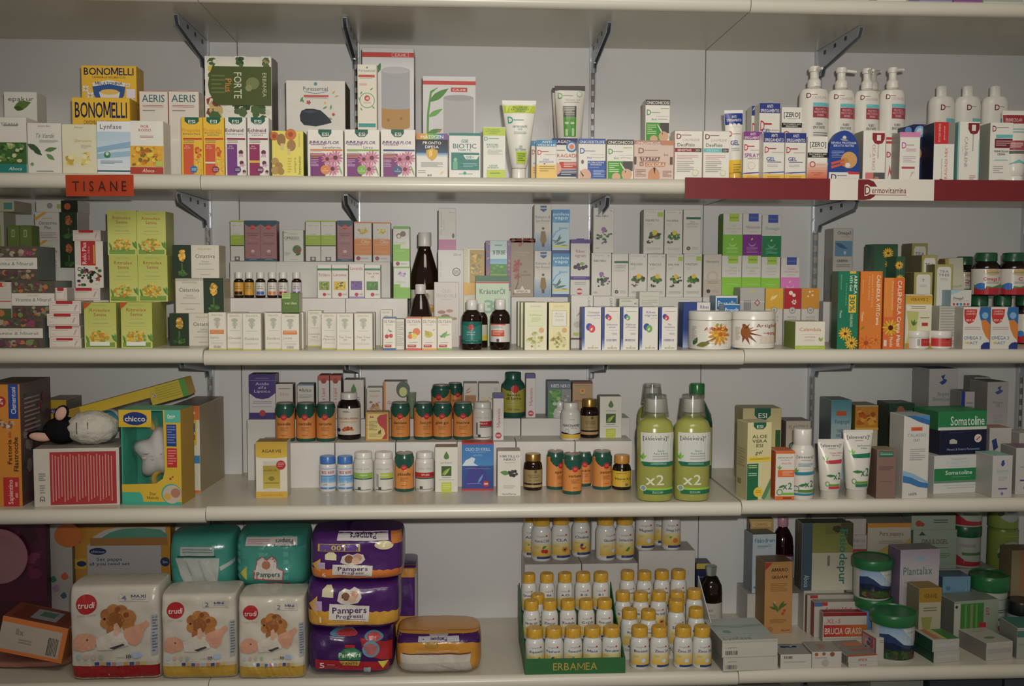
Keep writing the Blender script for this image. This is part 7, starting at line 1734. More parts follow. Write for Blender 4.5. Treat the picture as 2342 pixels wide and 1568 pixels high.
# --- right module
box('aloe_gel_carton', 'large cream carton with green shield tab behind the tall gel carton', (1698, 933, 1786, 1110), SDR, -.15, .06, col='c9bd86', side='b0a470', top='b8ac7c', art=[P([(.3, .0), (.72, .0), (.72, .1), (.6, .16), (.42, .16), (.3, .1)], '17604a'), T('ESI', .51, .1, .22, .07, 'e0e4d0', b=1), R(.85, .3, .98, .55, '2f5a2c')])
box('aloe_gel_carton', 'tall cream carton with green shield tab, yellow strip and aloe leaf', (1709, 966, 1767, 1152), SDR, None, .05, col='d6cc98', side='c2b888', top='cfc698', rot=9, art=[P([(.24, .0), (.76, .0), (.76, .05), (.64, .09), (.36, .09), (.24, .05)], '17604a'), T('ESI', .5, .055, .26, .04, 'e0e4d0', b=1), T('ALOE\nVERA\nESI', .5, .24, .62, .16, '34402c'), T('gel', .48, .385, .26, .05, '4a4a3a', sh=.3), R(.02, .445, .98, .505, 'e8c828'), G(.1, .46, .9, .49, 2, '9a8a2c'), R(0, .53, .46, 1, '1f6a44'), G(.05, .55, .4, .6, 2, 'b8c878'), G(.05, .65, .4, .7, 2, 'a8c8b0'), P([(.6, .98), (.98, .72), (.98, .9), (.72, 1)], '5a8a5a'), P([(.75, 1), (.98, .84), (.98, 1)], '8ab07a'), C(.46, .9, .19, 'e8c020'), G(.35, .88, .58, .92, 2, 'a88a14')], sart=[G(.1, .35, .8, .6, 7, 'a89a70'), BAR(.15, .75, .5, .82, 6, '6a5f40')])
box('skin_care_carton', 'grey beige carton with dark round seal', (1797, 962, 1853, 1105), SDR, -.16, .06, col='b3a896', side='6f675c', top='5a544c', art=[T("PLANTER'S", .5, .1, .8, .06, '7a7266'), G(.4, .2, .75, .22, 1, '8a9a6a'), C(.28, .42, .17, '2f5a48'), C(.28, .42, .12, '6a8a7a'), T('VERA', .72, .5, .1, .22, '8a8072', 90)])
box('aloe_oil_carton', 'white and orange carton with aloe leaf and round stamp', (1774, 1031, 1817, 1150), SDR, None, .05, col='dcd6cc', side='dc6420', top='dc6420', art=[R(0, 0, 1, .055, 'e06820'), T('[aloevera]²', .5, .13, .8, .035, '6a665e'), G(.25, .18, .75, .2, 1), T('Aloe-Oil', .55, .25, .5, .04, 'd8705a'), L(.18, .38, .26, 85, '6aa834', .3), L(.18, .38, .22, 120, '7ab83a', .3), L(.18, .38, .22, 50, '5a9a34', .3), R(.1, .385, .98, .53, 'e46a28'), G(.35, .41, .9, .51, 4, 'f0b898'), T('x2', .62, .71, .5, .14, '2f7a54', b=1), L(.15, .75, .4, 20, '3a7a3c', .3), C(.22, .84, .17, '5a8a5c'), C(.22, .84, .12, 'd0d4c4'), R(.3, .85, .98, .9, '7ab83a'), R(0, .92, 1, 1, 'e06820'), R(.4, .945, .85, .98, '8a3c1c')])
vessel('aloe_lotion_bottle', 'white lotion bottle with white cap and teal band', (1817, 983, 1869, 1149), SDR, None, [('body', [(0, 0), (.94, 0), (1, .015), (1, .66), (.96, .72), (.82, .755), (.78, .77)], plastic('dcd8d0', .28)), ('cap', [(.76, .77), (.78, .775), (.78, .985), (.74, 1), (0, 1)], plastic('dedad2', .28))], cat='bottle', lab=(.04, .68, mat('dad6cc', rough=.3)), n=40, art=[T('[aloevera]²', .52, .1, .76, .06, '5a564e'), G(.3, .17, .75, .2, 1), G(.2, .25, .85, .34, 3, '5a9ab0'), L(.12, .46, .22, 85, '6aa834', .3), L(.12, .46, .18, 115, '7ab83a', .3), L(.12, .46, .18, 55, '5a9a34', .3), P([(.05, .45), (.98, .43), (.98, .5), (.12, .52)], '2f86a0'), T('x2', .66, .7, .4, .15, '2f7a54', b=1), L(.2, .76, .4, 15, '3a7a3c', .3), C(.13, .82, .12, '4a6a5c'), C(.13, .82, .09, 'd0d4c4'), R(.2, .84, .98, .9, '5a8a3c'), R(.08, .92, .98, .97, '2f86a0')])


def altube(px, lab, c1, t):
    tube('aloe_tube', lab, px, SDR, None, col='dcd8ce', capcol='c4c0b4', capfrac=(.13, .72), dep=.019, art=[T('[aloevera]²', .5, .1, .8, .05, '5a564e'), G(.35, .15, .65, .17, 1), T(t, .66, .24, .5, .06, shade(c1, 1.0)), L(.22, .36, .22, 85, '7ab83a', .3), L(.22, .36, .2, 118, '6aa834', .3), L(.22, .36, .2, 52, '8ac848', .3), P([(.2, .35), (.92, .33), (.9, .4), (.26, .4)], c1), T('x2', .68, .6, .36, .12, '2f7a54', b=1), L(.2, .6, .4, 0, '3a7a3c', .25), C(.24, .74, .09, '5a8a3c'), C(.24, .74, .065, 'd0d4c4'), R(.28, .74, .86, .775, '6a9a2c'), R(.28, .78, .86, .82, c1)])


altube((1876, 1007, 1937, 1145), 'short white aloe tube with red band standing on its cap', 'c83048', 'Crema d\'Aloe\nIdratante')
altube((1936, 986, 2004, 1145), 'taller white aloe tube with green band standing on its cap', '1f7a5c', 'Gel Primitivo\nd\'Aloe')
box('bust_cream_carton', 'narrow brown carton with small green tab', (2005, 1028, 2049, 1140), SDR, None, .045, col='8a6a60', side='6a5048', top='9a8a6c', art=[R(.1, .03, .85, .15, '2f6a50'), G(.15, .06, .8, .12, 2, '9ac0a8'), G(.1, .34, .85, .43, 3, '6a4c44'), G(.15, .64, .8, .66, 1, '6a4c44')])
box('seaweed_oil_carton', 'tall white carton with blue waves and orange tab', (2066, 950, 2127, 1140), SDR, None, .055, col='d4d0c8', side='b4b0a8', top='b8bcc0', rot=6, art=[P([(0, 0), (1, 0), (1, .12), (.6, .08), (.2, .02)], '2f6aa8'), P([(.4, 0), (1, 0), (1, .06)], '4a8ac0'), R(.28, .14, .72, .185, 'd8622c'), T('GUAM', .5, .162, .28, .025, 'b8401c', b=1), T('TALASSO', .5, .235, .74, .04, '8aa0a8'), T('OLIO', .5, .295, .24, .03, '7a8088'), G(.25, .4, .85, .55, 6, 'a8a8a8'), P([(0, .7), (.3, .74), (.7, .8), (1, .82), (1, .88), (.6, .86), (.3, .82), (0, .8)], '3a76b0'), P([(0, .66), (.4, .7), (1, .8), (1, .82), (.4, .75), (0, .72)], '8ab4d4'), T('LACOTE', .4, .945, .3, .03, '3a4048', b=1)])
box('seaweed_mud_carton', 'grey blue carton with orange tab, half hidden by white tubes', (1900, 914, 1946, 1090), SDR, -.14, .07, col='9ab4bc', side='5f6c70', top='4a6a68', art=[R(0, 0, 1, .3, '4a8a98', '8ab0bc'), R(.25, .14, .75, .2, 'c8582c'), T('Fangogel', .55, .27, .7, .05, '4a5a60'), T('THERMAL\nSNELLENTE', .55, .42, .6, .1, '4a5a60'), G(.15, .56, .9, .7, 4, '7a8a90')])
box('amber_gel_carton', 'carton with amber marbled top and pale lower half', (1955, 926, 2007, 1095), SDR, -.15, .065, col='b8ac94', side='6f6424', top='7a6a2c', rot=0, art=[PH(0, .02, .98, .3, ['c8801c', 'b85c14', 'd8a02c', 'a84a10', 'e0b040'], 30, .16), R(0, .3, 1, .33, 'd8a83a'), R(.35, .34, .75, .4, 'b8441c'), T('GUAM', .55, .37, .3, .035, '8a2c14', b=1)])
box('bust_carton', 'dark green carton with a tanned figure photograph', (2032, 922, 2090, 1085), SDR, -.11, .065, col='4a3a2c', side='3f4a3c', top='1f4a34', art=[R(0, 0, 1, .3, '2f4f3c'), C(.45, .12, .16, 'a86a44', 1.5), R(.3, .28, .75, .9, 'a86a44'), PH(.1, .3, .9, .9, ['8a5034', 'a86a44', '5a3a28', 'b87a54'], 20, .15), G(.55, .1, .95, .14, 2, '8aa89a')])


def somat(px, sup, h2, col, side, art, lab, top=None, y=-.29):
    return box('slimming_carton', lab, px, sup, y, .085, col=col, side=side, top=top or side, rot=9, art=art, h=h2)


sb1 = box('slimming_carton', 'white carton with wide green band, bottom of the slimming stack', (2136, 1042, 2247, 1141), SDR, -.3, .085, col='cfd0cc', side='b0b2ae', top='c4c6c2', rot=9, art=[T('SNELLENTE', .55, .1, .44, .045, 'a8b0b4'), T('7 NOTTI', .52, .2, .5, .1, 'b0cbd4'), G(.35, .28, .75, .32, 1, 'b8c4c8'), R(0, .34, 1, .66, '1f8048'), R(0, .66, 1, .72, '6a8a74'), T('Somatoline', .55, .45, .6, .11, 'd8e2d8', b=1), G(.4, .56, .8, .59, 1, '6ab088'), G(.2, .78, .95, .82, 1, 'b0c0c8'), G(.3, .85, .9, .87, 1)])
sb2 = somat((2150, 985, 2266, 1042), sb1.top, zpx(986, -.29, 2200) - zpx(1042, -.29, 2200), '161a38', '1f2238', [C(.27, .45, .07, 'b8b4a8', .6), R(.2, .42, .36, .56, 'b8b4a8'), C(.81, .36, .08, 'd4ccc4'), P([(.76, .42), (.84, .28), (.87, .3), (.79, .44)], 'c84a44'), T('Manetti & Roberts Farmaceutici', .5, .78, .7, .1, '8a94c8', b=1), G(.2, .1, .5, .14, 1, '4a5080')], 'navy carton with crest and round badge, middle of the slimming stack')
somat((2146, 948, 2267, 985), sb2.top, zpx(943, -.29, 2200) - zpx(986, -.29, 2200), '1f8048', '1a6a3c', [R(0, .84, 1, 1, 'cdccc6'), T('Somatoline', .6, .5, .7, .5, 'd4e0d4', b=1)], 'green carton with white foot and bold word, top of the slimming stack', '2a9054')
box('skin_liquid_carton', 'tall white carton with blue bird emblem and blue top', (2123, 843, 2191, 1080), SDR, -.12, .07, col='bdbab8', side='9c9a96', top='3f6a9a', rot=5, art=VS(.75, [P([(.4, .09), (.55, .07), (.5, .12), (.62, .14), (.55, .18), (.45, .2), (.35, .17), (.48, .14)], '2f4a9a'), T('Biogena\nDermoLiquido', .5, .34, .72, .11, '8a8890'), G(.2, .48, .8, .56, 4, 'a8a8ac')]))
box('skin_carton', 'slim white carton with thick blue edge', (2196, 895, 2227, 1075), SDR, -.17, .05, col='bdb8b4', side='8a8682', art=[R(0, 0, .28, 1, '26399a'), G(.4, .12, .9, .2, 2, '9a96a0'), R(.4, .28, .95, .31, 'c8704c')])
box('skin_carton', 'white carton hidden behind the thick blue edged one', (2226, 862, 2262, 1070), SDR, -.07, .05, col='b0adab', side='94918d', top='6a6460')
box('skin_liquid_carton', 'tall white carton with blue bird emblem and dark top', (2256, 873, 2306, 1090), SDR, -.14, .07, col='bab7b4', side='9a9792', top='5a5450', rot=5, art=VS(.72, [P([(.45, .08), (.65, .06), (.6, .11), (.75, .13), (.6, .17), (.45, .18), (.35, .15), (.55, .12)], '4a5aa0'), T('Fitogen\nOil', .5, .32, .5, .09, '8a8890'), G(.3, .48, .75, .6, 5, 'a8a4b0')]))
box('skin_carton', 'white carton with salmon pink top and dark blue bird, behind the navy carton', (2262, 978, 2312, 1105), SDR, -.215, .05, col='bcb8b4', side='9a9690', top='b87a6c', art=[P([(.1, .22), (.3, .18), (.4, .34), (.2, .4)], '2f3f7a'), G(.1, .5, .6, .54, 1)])
box('skin_carton', 'short white carton with mint green top and small bird emblem', (2270, 1042, 2318, 1141), SDR, None, .06, col='c4c1bc', side='a5a29c', top='8ac4ae', rot=6, art=[P([(.45, .12), (.55, .1), (.6, .2), (.5, .26), (.4, .22)], '3a4a94'), T('SeboDerm', .5, .36, .6, .06, 'a0a8ac'), R(.2, .41, .85, .43, '9ad0c8'), G(.3, .5, .75, .6, 3, 'b0aeb0'), R(.3, .77, .75, .8, '4a4a9a'), C(.5, .9, .07, '5a80b8')])
box('skin_carton', 'white carton with mauve top at the shelf end', (2323, 1024, 2390, 1138), SDR, -.31, .06, col='c2bfba', side='a19e98', top='8a6a7a', art=[P([(.3, .16), (.4, .14), (.45, .24), (.32, .28)], '3a4a94'), G(.15, .4, .6, .44, 1), R(.15, .68, .6, .71, '4a4a9a'), C(.35, .85, .07, '5a80b8')])
box('skin_carton', 'white box lying at the shelf end above the mauve topped carton', (2330, 990, 2390, 1090), SDR, -.2, .06, col='b8b5b0')

# ================================================================== fifth shelf: baby packs, vitamins, slimming and fibre products
SEL, SEM, SER = top_of('E', 'L'), top_of('E', 'M'), top_of('E', 'R')
SKIN = ['d8a488', 'cf967a', 'e0b49c']
# --- toys and meal sets at the shelf end
pk = box('plate_set_box', 'dark magenta box with a pink plate behind a clear window', (-70, 1196, 108, 1500), SEL, -.085, .04, col='5a1c3c', side='4a1830', art=[PH(.35, .0, 1, .5, ['6a1f46', '7a2450', '4a1830', '8a3a60'], 16, .12, '5a1c3c'), R(.1, .68, 1, .95, '4a1626')], cat='toy box')
X_, Z_ = PX(-2, 1272, -.093)
bm = bmesh.new()
add_lathe(bm, [(0, 0), (.036, .0), (.04, .003), (.058, .006), (.0595, .0075), (.058, .009), (.039, .006), (.035, .003), (0, .003)], 40)
bmesh.ops.rotate(bm, verts=bm.verts, matrix=Matrix.Rotation(math.radians(90), 3, 'X'))
o = link('plate', bm_mesh(bm, 'plate', 50), pk.root, plastic('b87a86', .2))
o.location = (X_ - pk.x, -.001, Z_ - SEL)
box('meal_set_card', 'white box with orange disc and small coloured hearts', (110, 1199, 167, 1500), SEL, -.062, .05, col='b9b4ae', side='8a7a5a', art=[C(.85, .1, .55, 'd8742c', .9), R(0, .0, .12, .2, 'c8c2bc'), L(.2, .53, .3, 80, '3f8a6a', .9), L(.65, .51, .35, 80, 'd8642c', .9), L(.3, .62, .35, 80, 'b890a8', .9), L(.6, .68, .3, 80, '3f6a8a', .9)], cat='toy box')
sf = pack('bib_pack', 'salmon pink soft pack lying under the tilted orange box', (-40, 1478, 156, 1530), SEL, None, .1, col='b87a68', wr=.004, p=4, seed=31)
box('meal_set_box', 'orange and white flat box lying tilted with a barcode', (-12, 1437, 140, 1478), sf.top + .004, -.3, .085, col='b8aa9c', side='c8742c', top='7a3c24', roll=13, art=[R(0, 0, 1, .14, 'd8762c'), R(0, .9, 1, 1, 'd8762c'), R(.93, 0, 1, 1, 'd8762c'), BAR(.74, .35, .9, .85, 7, '5a524a'), T('11x', .3, .35, .12, .18, '8a7a70'), G(.3, .55, .5, .7, 2, '9a8a80')], tart=[R(.1, .1, .9, .9, '6a2f20'), R(.35, .2, .75, .8, '8a8a94'), R(.45, .3, .68, .6, '3f6a5a')], cat='toy box')
box('meal_set_box', 'large orange box with white arch and dark blue oval logo', (173, 1204, 392, 1500), SEL, -.048, .042, col='cf9428', side='a87a20', art=[P([(.14, .18), (.2, .09), (.32, .03), (.45, .005), (.95, .005), (.95, .18)], 'cac6c2'), P([(.27, .11), (.38, .05), (.5, .02), (.7, .01), (.9, .03), (.97, .08), (.97, .11)], '5aa08a'), R(.16, .105, .97, .18, 'b07a3c'), R(.13, .18, .9, 1, 'c2bec0'), C(.24, .233, .09, '26386c', .42), T('chicco', .24, .233, .14, .025, 'b8b8bc', b=1), T('Set pappa\nall you need set', .36, .33, .42, .075, '4a5470', b=1), C(.94, .34, .05, '2f3f68'), T('5m', .94, .34, .05, .025, 'c0c4cc', b=1), R(.0, .07, .06, .15, '5a6a74'), R(.0, .3, .12, .4, 'd8b42c'), C(.07, .35, .05, '26386c', .6)], cat='toy box')


# --- soft white nappy packs
def trudi(px, lab, num, size, foot, seed, sc=1.0, d=.1, p=11):
    art = [R(0, .835, 1, 1, foot), R(0, .8, 1, .84, 'c8c0a8'), C(.2, .185, .115, 'b8242a'), T('trudi', .2, .19, .18, .065, 'ecdcd4', b=1, sh=.15), T('BABY CARE', .2, .3, .2, .018, 'b89a88'), R(.56, .08, .9, .16, 'c4beb4'), R(.565, .085, .895, .155, 'cdc6b8'), T(num, .62, .12, .06, .055, '6a7486'), T(size, .78, .105, .17, .03, '3f4a78', b=1), G(.7, .135, .86, .15, 1, '8a90a4')]
    # toy bear and child picture
    art += [C(.42, .3, .07, 'a86a34'), C(.5, .26, .08, 'b87a3c'), C(.58, .27, .08, 'a86a34'), C(.66, .33, .09, 'b87a3c'), C(.42, .38, .07, 'b87a3c'), C(.52, .36, .1, '9a5c2c'), C(.47, .46, .05, 'a86a34'), C(.66, .42, .07, 'b87a3c'), C(.4, .34, .015, '3a2414'), C(.55, .24, .03, '8a4a24'), C(.64, .3, .03, '8a4a24'),
            P([(.05, .66), (.04, .57), (.1, .5), (.2, .49), (.28, .52), (.32, .58), (.28, .65), (.15, .68)], 'd89c80'), P([(.3, .55), (.5, .46), (.62, .5), (.66, .62), (.5, .66), (.32, .66)], 'd6ccc0'), P([(.62, .45), (.8, .4), (.86, .36), (.9, .4), (.84, .46), (.8, .58), (.74, .63), (.66, .6), (.6, .52)], 'd89c80'), P([(.5, .4), (.54, .38), (.58, .46), (.54, .52), (.5, .5)], 'd8a88c'), C(.2, .56, .012, '7a4a3a'), P([(.45, .64), (.6, .6), (.62, .62), (.5, .66)], '4a4a50')]
    art += [C(.1 + .085 * i, .74, .028, c) for i, c in enumerate(('b0bcc8', 'd0a8a0', 'c8b4a0', 'a8bca8'))] + [T('18', .66, .735, .06, .04, '4a4c54', b=1), C(.75, .725, .06, 'a8bcd4', .6), G(.52, .745, .62, .76, 1)] + [R(.28 + .065 * i, .795, .33 + .065 * i, .83, c) for i, c in enumerate(('3f4a86', 'c8a86a', '4a5a9a', 'b8848a', 'a0a8b8', 'c8925a', '3f4a86', 'b87a6a', 'c8b84a'))]
    art += [R(.92, .3, .985, .72, 'a8acb4'), G(.93, .32, .98, .7, 12, '6a7080')]
    return pack('nappy_pack', lab, px, SEL if px[0] < 460 else SEM, None, d, col='cfc8ba', art=art, seed=seed, p=p, cn=.015, wr=.0042, rough=.26)


trudi((158, 1314, 364, 1556), 'white nappy pack with red disc and red foot', '4', 'MAXI', '9a1a1c', 1)
trudi((367, 1332, 540, 1553), 'white nappy pack with yellow foot, beside the red footed one', '2', 'MINI', 'bd952c', 2)
trudi((543, 1338, 697, 1553), 'white nappy pack with yellow foot, beside the purple packs', '2', 'MINI', 'bd952c', 3)

# --- teal nappy packs
TEALC = '46a394'


def teal(px, sup, lab, art, seed, y=-.2, d=.15, col=TEALC, **k):
    return pack('nappy_pack', lab, px, sup, y, d, col=col, art=art, seed=seed, p=5, cn=.06, wr=.004, rough=.22, **k)


CHK = lambda n, s: [R((i % 9) / 9 + .02, (i // 9) * .14 + .03, (i % 9) / 9 + .09, (i // 9) * .14 + .12, c) for i, c in [(j, ('5fb4a4', '3f9484', '7cc0b0')[(j * 7 + s) % 3]) for j in range(n)] if (i * 5 + s) % 3 == 0]
tA = teal((366, 1312, 528, 1500), SEL, 'teal chequered nappy pack low behind the white packs, near the orange box', CHK(60, 1) + [G(.3, .15, .6, .2, 1, 'b8c8c0')], 11)
tB = teal((530, 1306, 700, 1500), SEM, 'teal chequered nappy pack low behind the white packs, next to the purple packs', CHK(60, 2) + [P([(.62, .2), (.65, .08), (.75, .04), (.85, .08), (.88, .2), (.75, .32)], 'c8485a'), P([(.64, .2), (.67, .1), (.75, .07), (.83, .1), (.86, .2), (.75, .29)], 'd4c4bc'), C(.75, .19, .05, 'b87a5c')], 12)
teal((381, 1198, 532, 1312), tA.top - .002, 'teal nappy pack turned to its white taped end', [R(.2, .2, .72, .36, 'b8c4be'), G(.23, .24, .7, .33, 2, '7a948c'), R(.16, .36, .74, .385, '1f4a44'), P([(.12, .4), (.8, .4), (.78, .72), (.74, .92), (.28, .92), (.2, .7)], 'c4c8c2'), P([(.3, .45), (.45, .9), (.42, .9), (.27, .45)], 'a8b0aa'), P([(.5, .42), (.62, .88), (.59, .9), (.47, .44)], 'b0b8b2'), R(.3, .82, .7, .85, '1f4a44'), P([(.8, .55), (1, .45), (1, .52), (.82, .62)], 'c4d0ca')], 13, y=-.21, d=.13)
teal((534, 1192, 700, 1306), tB.top - .002, 'teal chequered nappy pack with white heart label', CHK(60, 0) + [R(.12, .0, .98, .22, '3a9486'), R(.16, .06, .88, .2, 'd0c8c4'), G(.18, .09, .5, .17, 3, 'c88a90'), T('Pampers', .7, .13, .24, .07, '2f4a50', 180, 1), P([(.3, .62), (.32, .45), (.4, .38), (.46, .44), (.53, .38), (.6, .46), (.6, .6), (.7, .64), (.68, .84), (.28, .8), (.27, .62)], 'c05058'), P([(.31, .62), (.33, .46), (.4, .4), (.46, .46), (.53, .4), (.59, .47), (.59, .61), (.68, .65), (.67, .82), (.29, .78), (.28, .63)], 'd6d0c8'), C(.45, .54, .06, 'b8785c'), T('Pampers', .48, .7, .32, .09, '1f5a5c', b=1), P([(.45, .86), (.78, .88), (.8, .99), (.48, .97)], 'b82a34'), P([(.08, .7), (.18, .56), (.18, .82)], 'c8c048')], 14, y=-.215, d=.15)

# --- purple nappy packs
PUR = '4a1f66'


def prog(px, sup, lab, band, foot, num, seed, top=False, y=None, d=.13, h=None):
    v0 = .38 if top else .08
    k = 1 - v0
    V = lambda v: v0 + v * k
    art = [P([(0, V(.5))] + [(i / 24, V(.5 + .03 * (i % 2) + .06 * i / 24)) for i in range(25)] + [(1, V(.86)), (0, V(.86))], band), R(0, V(.86), 1, V(.9), foot), P([(.34, V(.3)), (.36, V(.1)), (.42, V(.02)), (.47, V(.06)), (.52, V(.0)), (.58, V(.05)), (.6, V(.22)), (.56, V(.34)), (.46, V(.4)), (.38, V(.36))], 'd6cfc4'), C(.43, V(.2), .045, '8a5a44'), C(.52, V(.16), .045, 'cf9c84'), C(.5, V(.26), .04, 'dcb8a0'),
           P([(.26, V(.36)), (.68, V(.42)), (.67, V(.78)), (.25, V(.72))], 'dad4cc'), T('Pampers', .47, V(.5), .36, .14 * k, '4a2468', b=1), T('Progressi', .47, V(.64), .28, .09 * k, '5a3a74', b=1), G(.29, V(.72), .64, V(.75), 1, '8a7a90'),
           P([(.03, V(.4)), (.13, V(.18)), (.13, V(.66))], 'dca83a'), R(.1, V(.3), .18, V(.52), 'b8a4c8'), P([(.18, V(.04)), (.22, V(-.04)), (.27, V(-.04)), (.3, V(.04)), (.3, V(.22)), (.18, V(.2))], 'dcd4ac'), T(num, .16, V(.72), .06, .14 * k, 'e6dcc4', b=1), G(.24, V(.8), .62, V(.83), 1, 'e8c890')]
    if top:
        art += [R(.3, .0, .85, .13, 'cdc8c8'), T('Pampers', .58, .06, .46, .08, '3a2450', 180, 1), R(.1, .19, .55, .34, 'b8a63c'), R(.12, .2, .53, .33, '6a4a94'), T('1,00', .32, .265, .28, .1, 'd8c03c', 180, 1), C(.8, .22, .1, 'd8cca0', .45), R(.88, .0, 1, .2, 'c87838')]
    return pack('nappy_pack', lab, px, sup, y, d, col=PUR, art=art, seed=seed, p=5, cn=.05, wr=.0035, rough=.25, h=h, ht=.75 if top else .25)


q1 = pack('nappy_pack', 'purple and red nappy pants pack, bottom of the purple stack', (700, 1430, 900, 1556), SEM, None, .14, col='3f1a5a', seed=21, ht=.2, p=4.5, cn=.07, wr=.005, rough=.22, art=[P([(.1, .6), (.4, .62), (.95, .7), (.95, .88), (.1, .82)], 'a81f2c'), P([(.62, .16), (.98, .28), (.98, .7), (.66, .52)], 'b0242e'), C(.74, .4, .1, '6a9ab0'), C(.74, .4, .075, 'b86a6a'), C(.78, .14, .11, '4a8aa0', .5), C(.78, .14, .085, 'b84a4a', .5), C(.42, .08, .16, '5a8aa8', .25), C(.46, .09, .13, 'b0343c', .25), P([(.36, .5), (.44, .38), (.55, .36), (.64, .46), (.62, .62), (.38, .6)], '2f7a54'), T('Pampers', .5, .5, .25, .09, 'd0dcc0', b=1), P([(.38, .62), (.62, .64), (.6, .74), (.42, .72)], 'c8a83a'), T('PANTS', .5, .68, .18, .06, '8a3a24', b=1), T('5', .18, .72, .06, .12, 'e0d0c8', b=1), G(.24, .7, .33, .74, 1, 'd89a94'), P([(.82, .66), (.94, .68), (.88, .82)], 'd8c83a'), R(.66, .78, .74, .9, '9ab0b8'), R(.44, .3, .56, .36, 'b0242e')])
q2 = prog((697, 1322, 914, 1436), q1.top - .001, 'purple nappy pack with yellow band, middle of the purple stack', 'd0982c', '4a1f66', '1', 22, y=q1.y - .005, d=.14)
prog((704, 1190, 922, 1338), q2.top - .0005, 'purple nappy pack with orange band and upside down price label, top of stack', 'd8782f', '4a1f66', '6', 23, top=True, y=q1.y - .002, d=.15)
pack('nappy_pack', 'purple nappy pack standing upright on end behind the stack', (892, 1268, 953, 1470), SEM, -.165, .12, col='4a2068', seed=24, p=8, cn=.02, wr=.002, art=[R(0, 0, 1, .14, 'cc8a30'), R(0, .15, .4, .55, 'b8842c'), R(0, .63, 1, .9, 'cc9030'), R(.93, .1, 1, .9, 'b8b4b0')])
pack('nappy_pack', 'orange and purple nappy pack showing its white taped end', (903, 1410, 1103, 1554), SEM, None, .15, col='c98a24', seed=25, p=4.5, cn=.06, wr=.004, rough=.25, art=[P([(0, 0), (1, 0), (1, .3), (.9, .2), (.7, .17), (.3, .16), (.1, .19), (0, .28)], '45205e'), R(.26, .06, .74, .16, 'b8b4c0'), T('Pampers', .5, .11, .42, .06, '4a3a5c', 180, 1), C(.5, .02, .12, 'a89c94', .3), C(.42, .23, .08, 'a8842c', .5), G(.24, .37, .73, .42, 2, 'd8c49a'), R(.08, .44, .87, .46, '4a2450'), P([(.06, .46), (.87, .48), (.86, .68), (.9, .94), (.06, .94)], 'c9c2b6'), P([(.06, .68), (.86, .66), (.9, .94), (.06, .94)], 'b8b0a4'), P([(.5, .7), (.8, .92), (.75, .93), (.46, .71)], 'a49c92')])

# --- vitamin bottles with yellow caps
GOLDC = mat('cf9f1c', rough=.3, spec=.5, var=.12, vscale=160)
LLB = plastic('d6d8d6', .18)
LLL = mat('d8d6d0', rough=.3)
HB = .0785
LLP = {'r': ('c83a34', [C(.55, .68, .1, 'c8342c'), C(.7, .7, .1, 'b82c2a'), L(.5, .58, .25, 30, '4a8a3c', .5)]), 'o': ('d8883c', [FL(.66, .66, .17, 'd8802c', '3a2414', 9)]), 'c': ('3a4a8a', [C(.55, .66, .17, 'b84a3c'), C(.6, .63, .1, 'd8c84a'), C(.48, .6, .08, '2f3a6a')]),
       'p': ('c8c8c8', [C(.62, .7, .13, 'b8c0c8'), C(.62, .7, .1, 'd4d8dc')]), 'g': ('5a8a3c', [L(.45, .72, .35, 35, '6a9a3c', .4), L(.55, .74, .3, 70, '4a8a34', .4)]), 'f': ('e09a3c', [C(.62, .7, .14, 'd8703c'), L(.3, .62, .2, 40, '6a9a4a', .5)]), 'h': ('d8a03c', [PH(.4, .6, .85, .8, ['d8902c', 'c87a24', '6a8a34'], 10, .09, 'dcc878')])}


def ll(px, sup, y, lab, name, kind, rot=0, h=HB):
    c, pic = LLP[kind]
    return vessel('vitamin_bottle', lab, px, sup, y, [('body', [(0, 0), (.9, 0), (.97, .02), (1, .06), (1, .58), (.97, .66), (.86, .72), (.78, .74), (.78, .76)], LLB), ('cap', [(.8, .76), (.84, .77), (.86, .9), (.84, .98), (.8, 1.0), (0, 1.0)], GOLDC)], cat='bottle', lab=(.04, .64, LLL), n=28, h=h, rot=rot,
                  art=[R(.03, .42, .97, .88, 'dcd2a4', 'd8ae34'), T('longlife', .45, .14, .4, .06, '8a8aa4'), C(.72, .13, .05, 'c03a54'), T(name, .5, .31, .7, .1, '3f4468', b=1), G(.12, .5, .38, .6, 3, 'b8a868')] + pic + [R(.25, .88, .95, .97, '38447a'), G(.05, .9, .22, .95, 1, 'b0a890')])


# counter display with three tiers, green card
dx0, dx1 = PX(1200, 1520, -.338)[0], PX(1430, 1520, -.338)[0]
rows = [(-.322, 1440), (-.272, 1376), (-.19, 1314)]
rz = []
for yy, py in rows:
    rz.append(max(SEM + .0025, PX(1310, py, yy)[1] - HB))
root = tag(empty('counter_display', ((dx0 + dx1) / 2, -.338, SEM)), 'green cardboard counter display with gold lettering holding tiers of bottles', 'display stand')
DGR = paper('2c6a38', .5)
wD = dx1 - dx0
DG2 = paper('24502f', .5)
bm = bmesh.new()
add_box(bm, -wD / 2, -.0025, 0, wD / 2, 0, .031)
link('front_panel', bm_mesh(bm, 'front_panel'), root, DGR)
build_art([T('ERBAMEA', .5, .5, .44, .5, 'b89c3a')], wD, .031, lambda x, t, e: (x - wD / 2, -.0025 - e, .031 - t), root)
bm = bmesh.new()
add_box(bm, -wD / 2, 0, 0, wD / 2, .064, .0022)
link('base', bm_mesh(bm, 'base'), root, DGR)
bm = bmesh.new()
add_box(bm, -wD / 2 + .002, .064, 0, wD / 2 - .002, .146, rz[1] - SEM - .0003)
link('step', bm_mesh(bm, 'step'), root, DG2)
bm = bmesh.new()
add_box(bm, -wD / 2 + .002, .146, 0, wD / 2 - .002, .19, rz[2] - SEM - .0003)
link('step', bm_mesh(bm, 'step'), root, DG2)
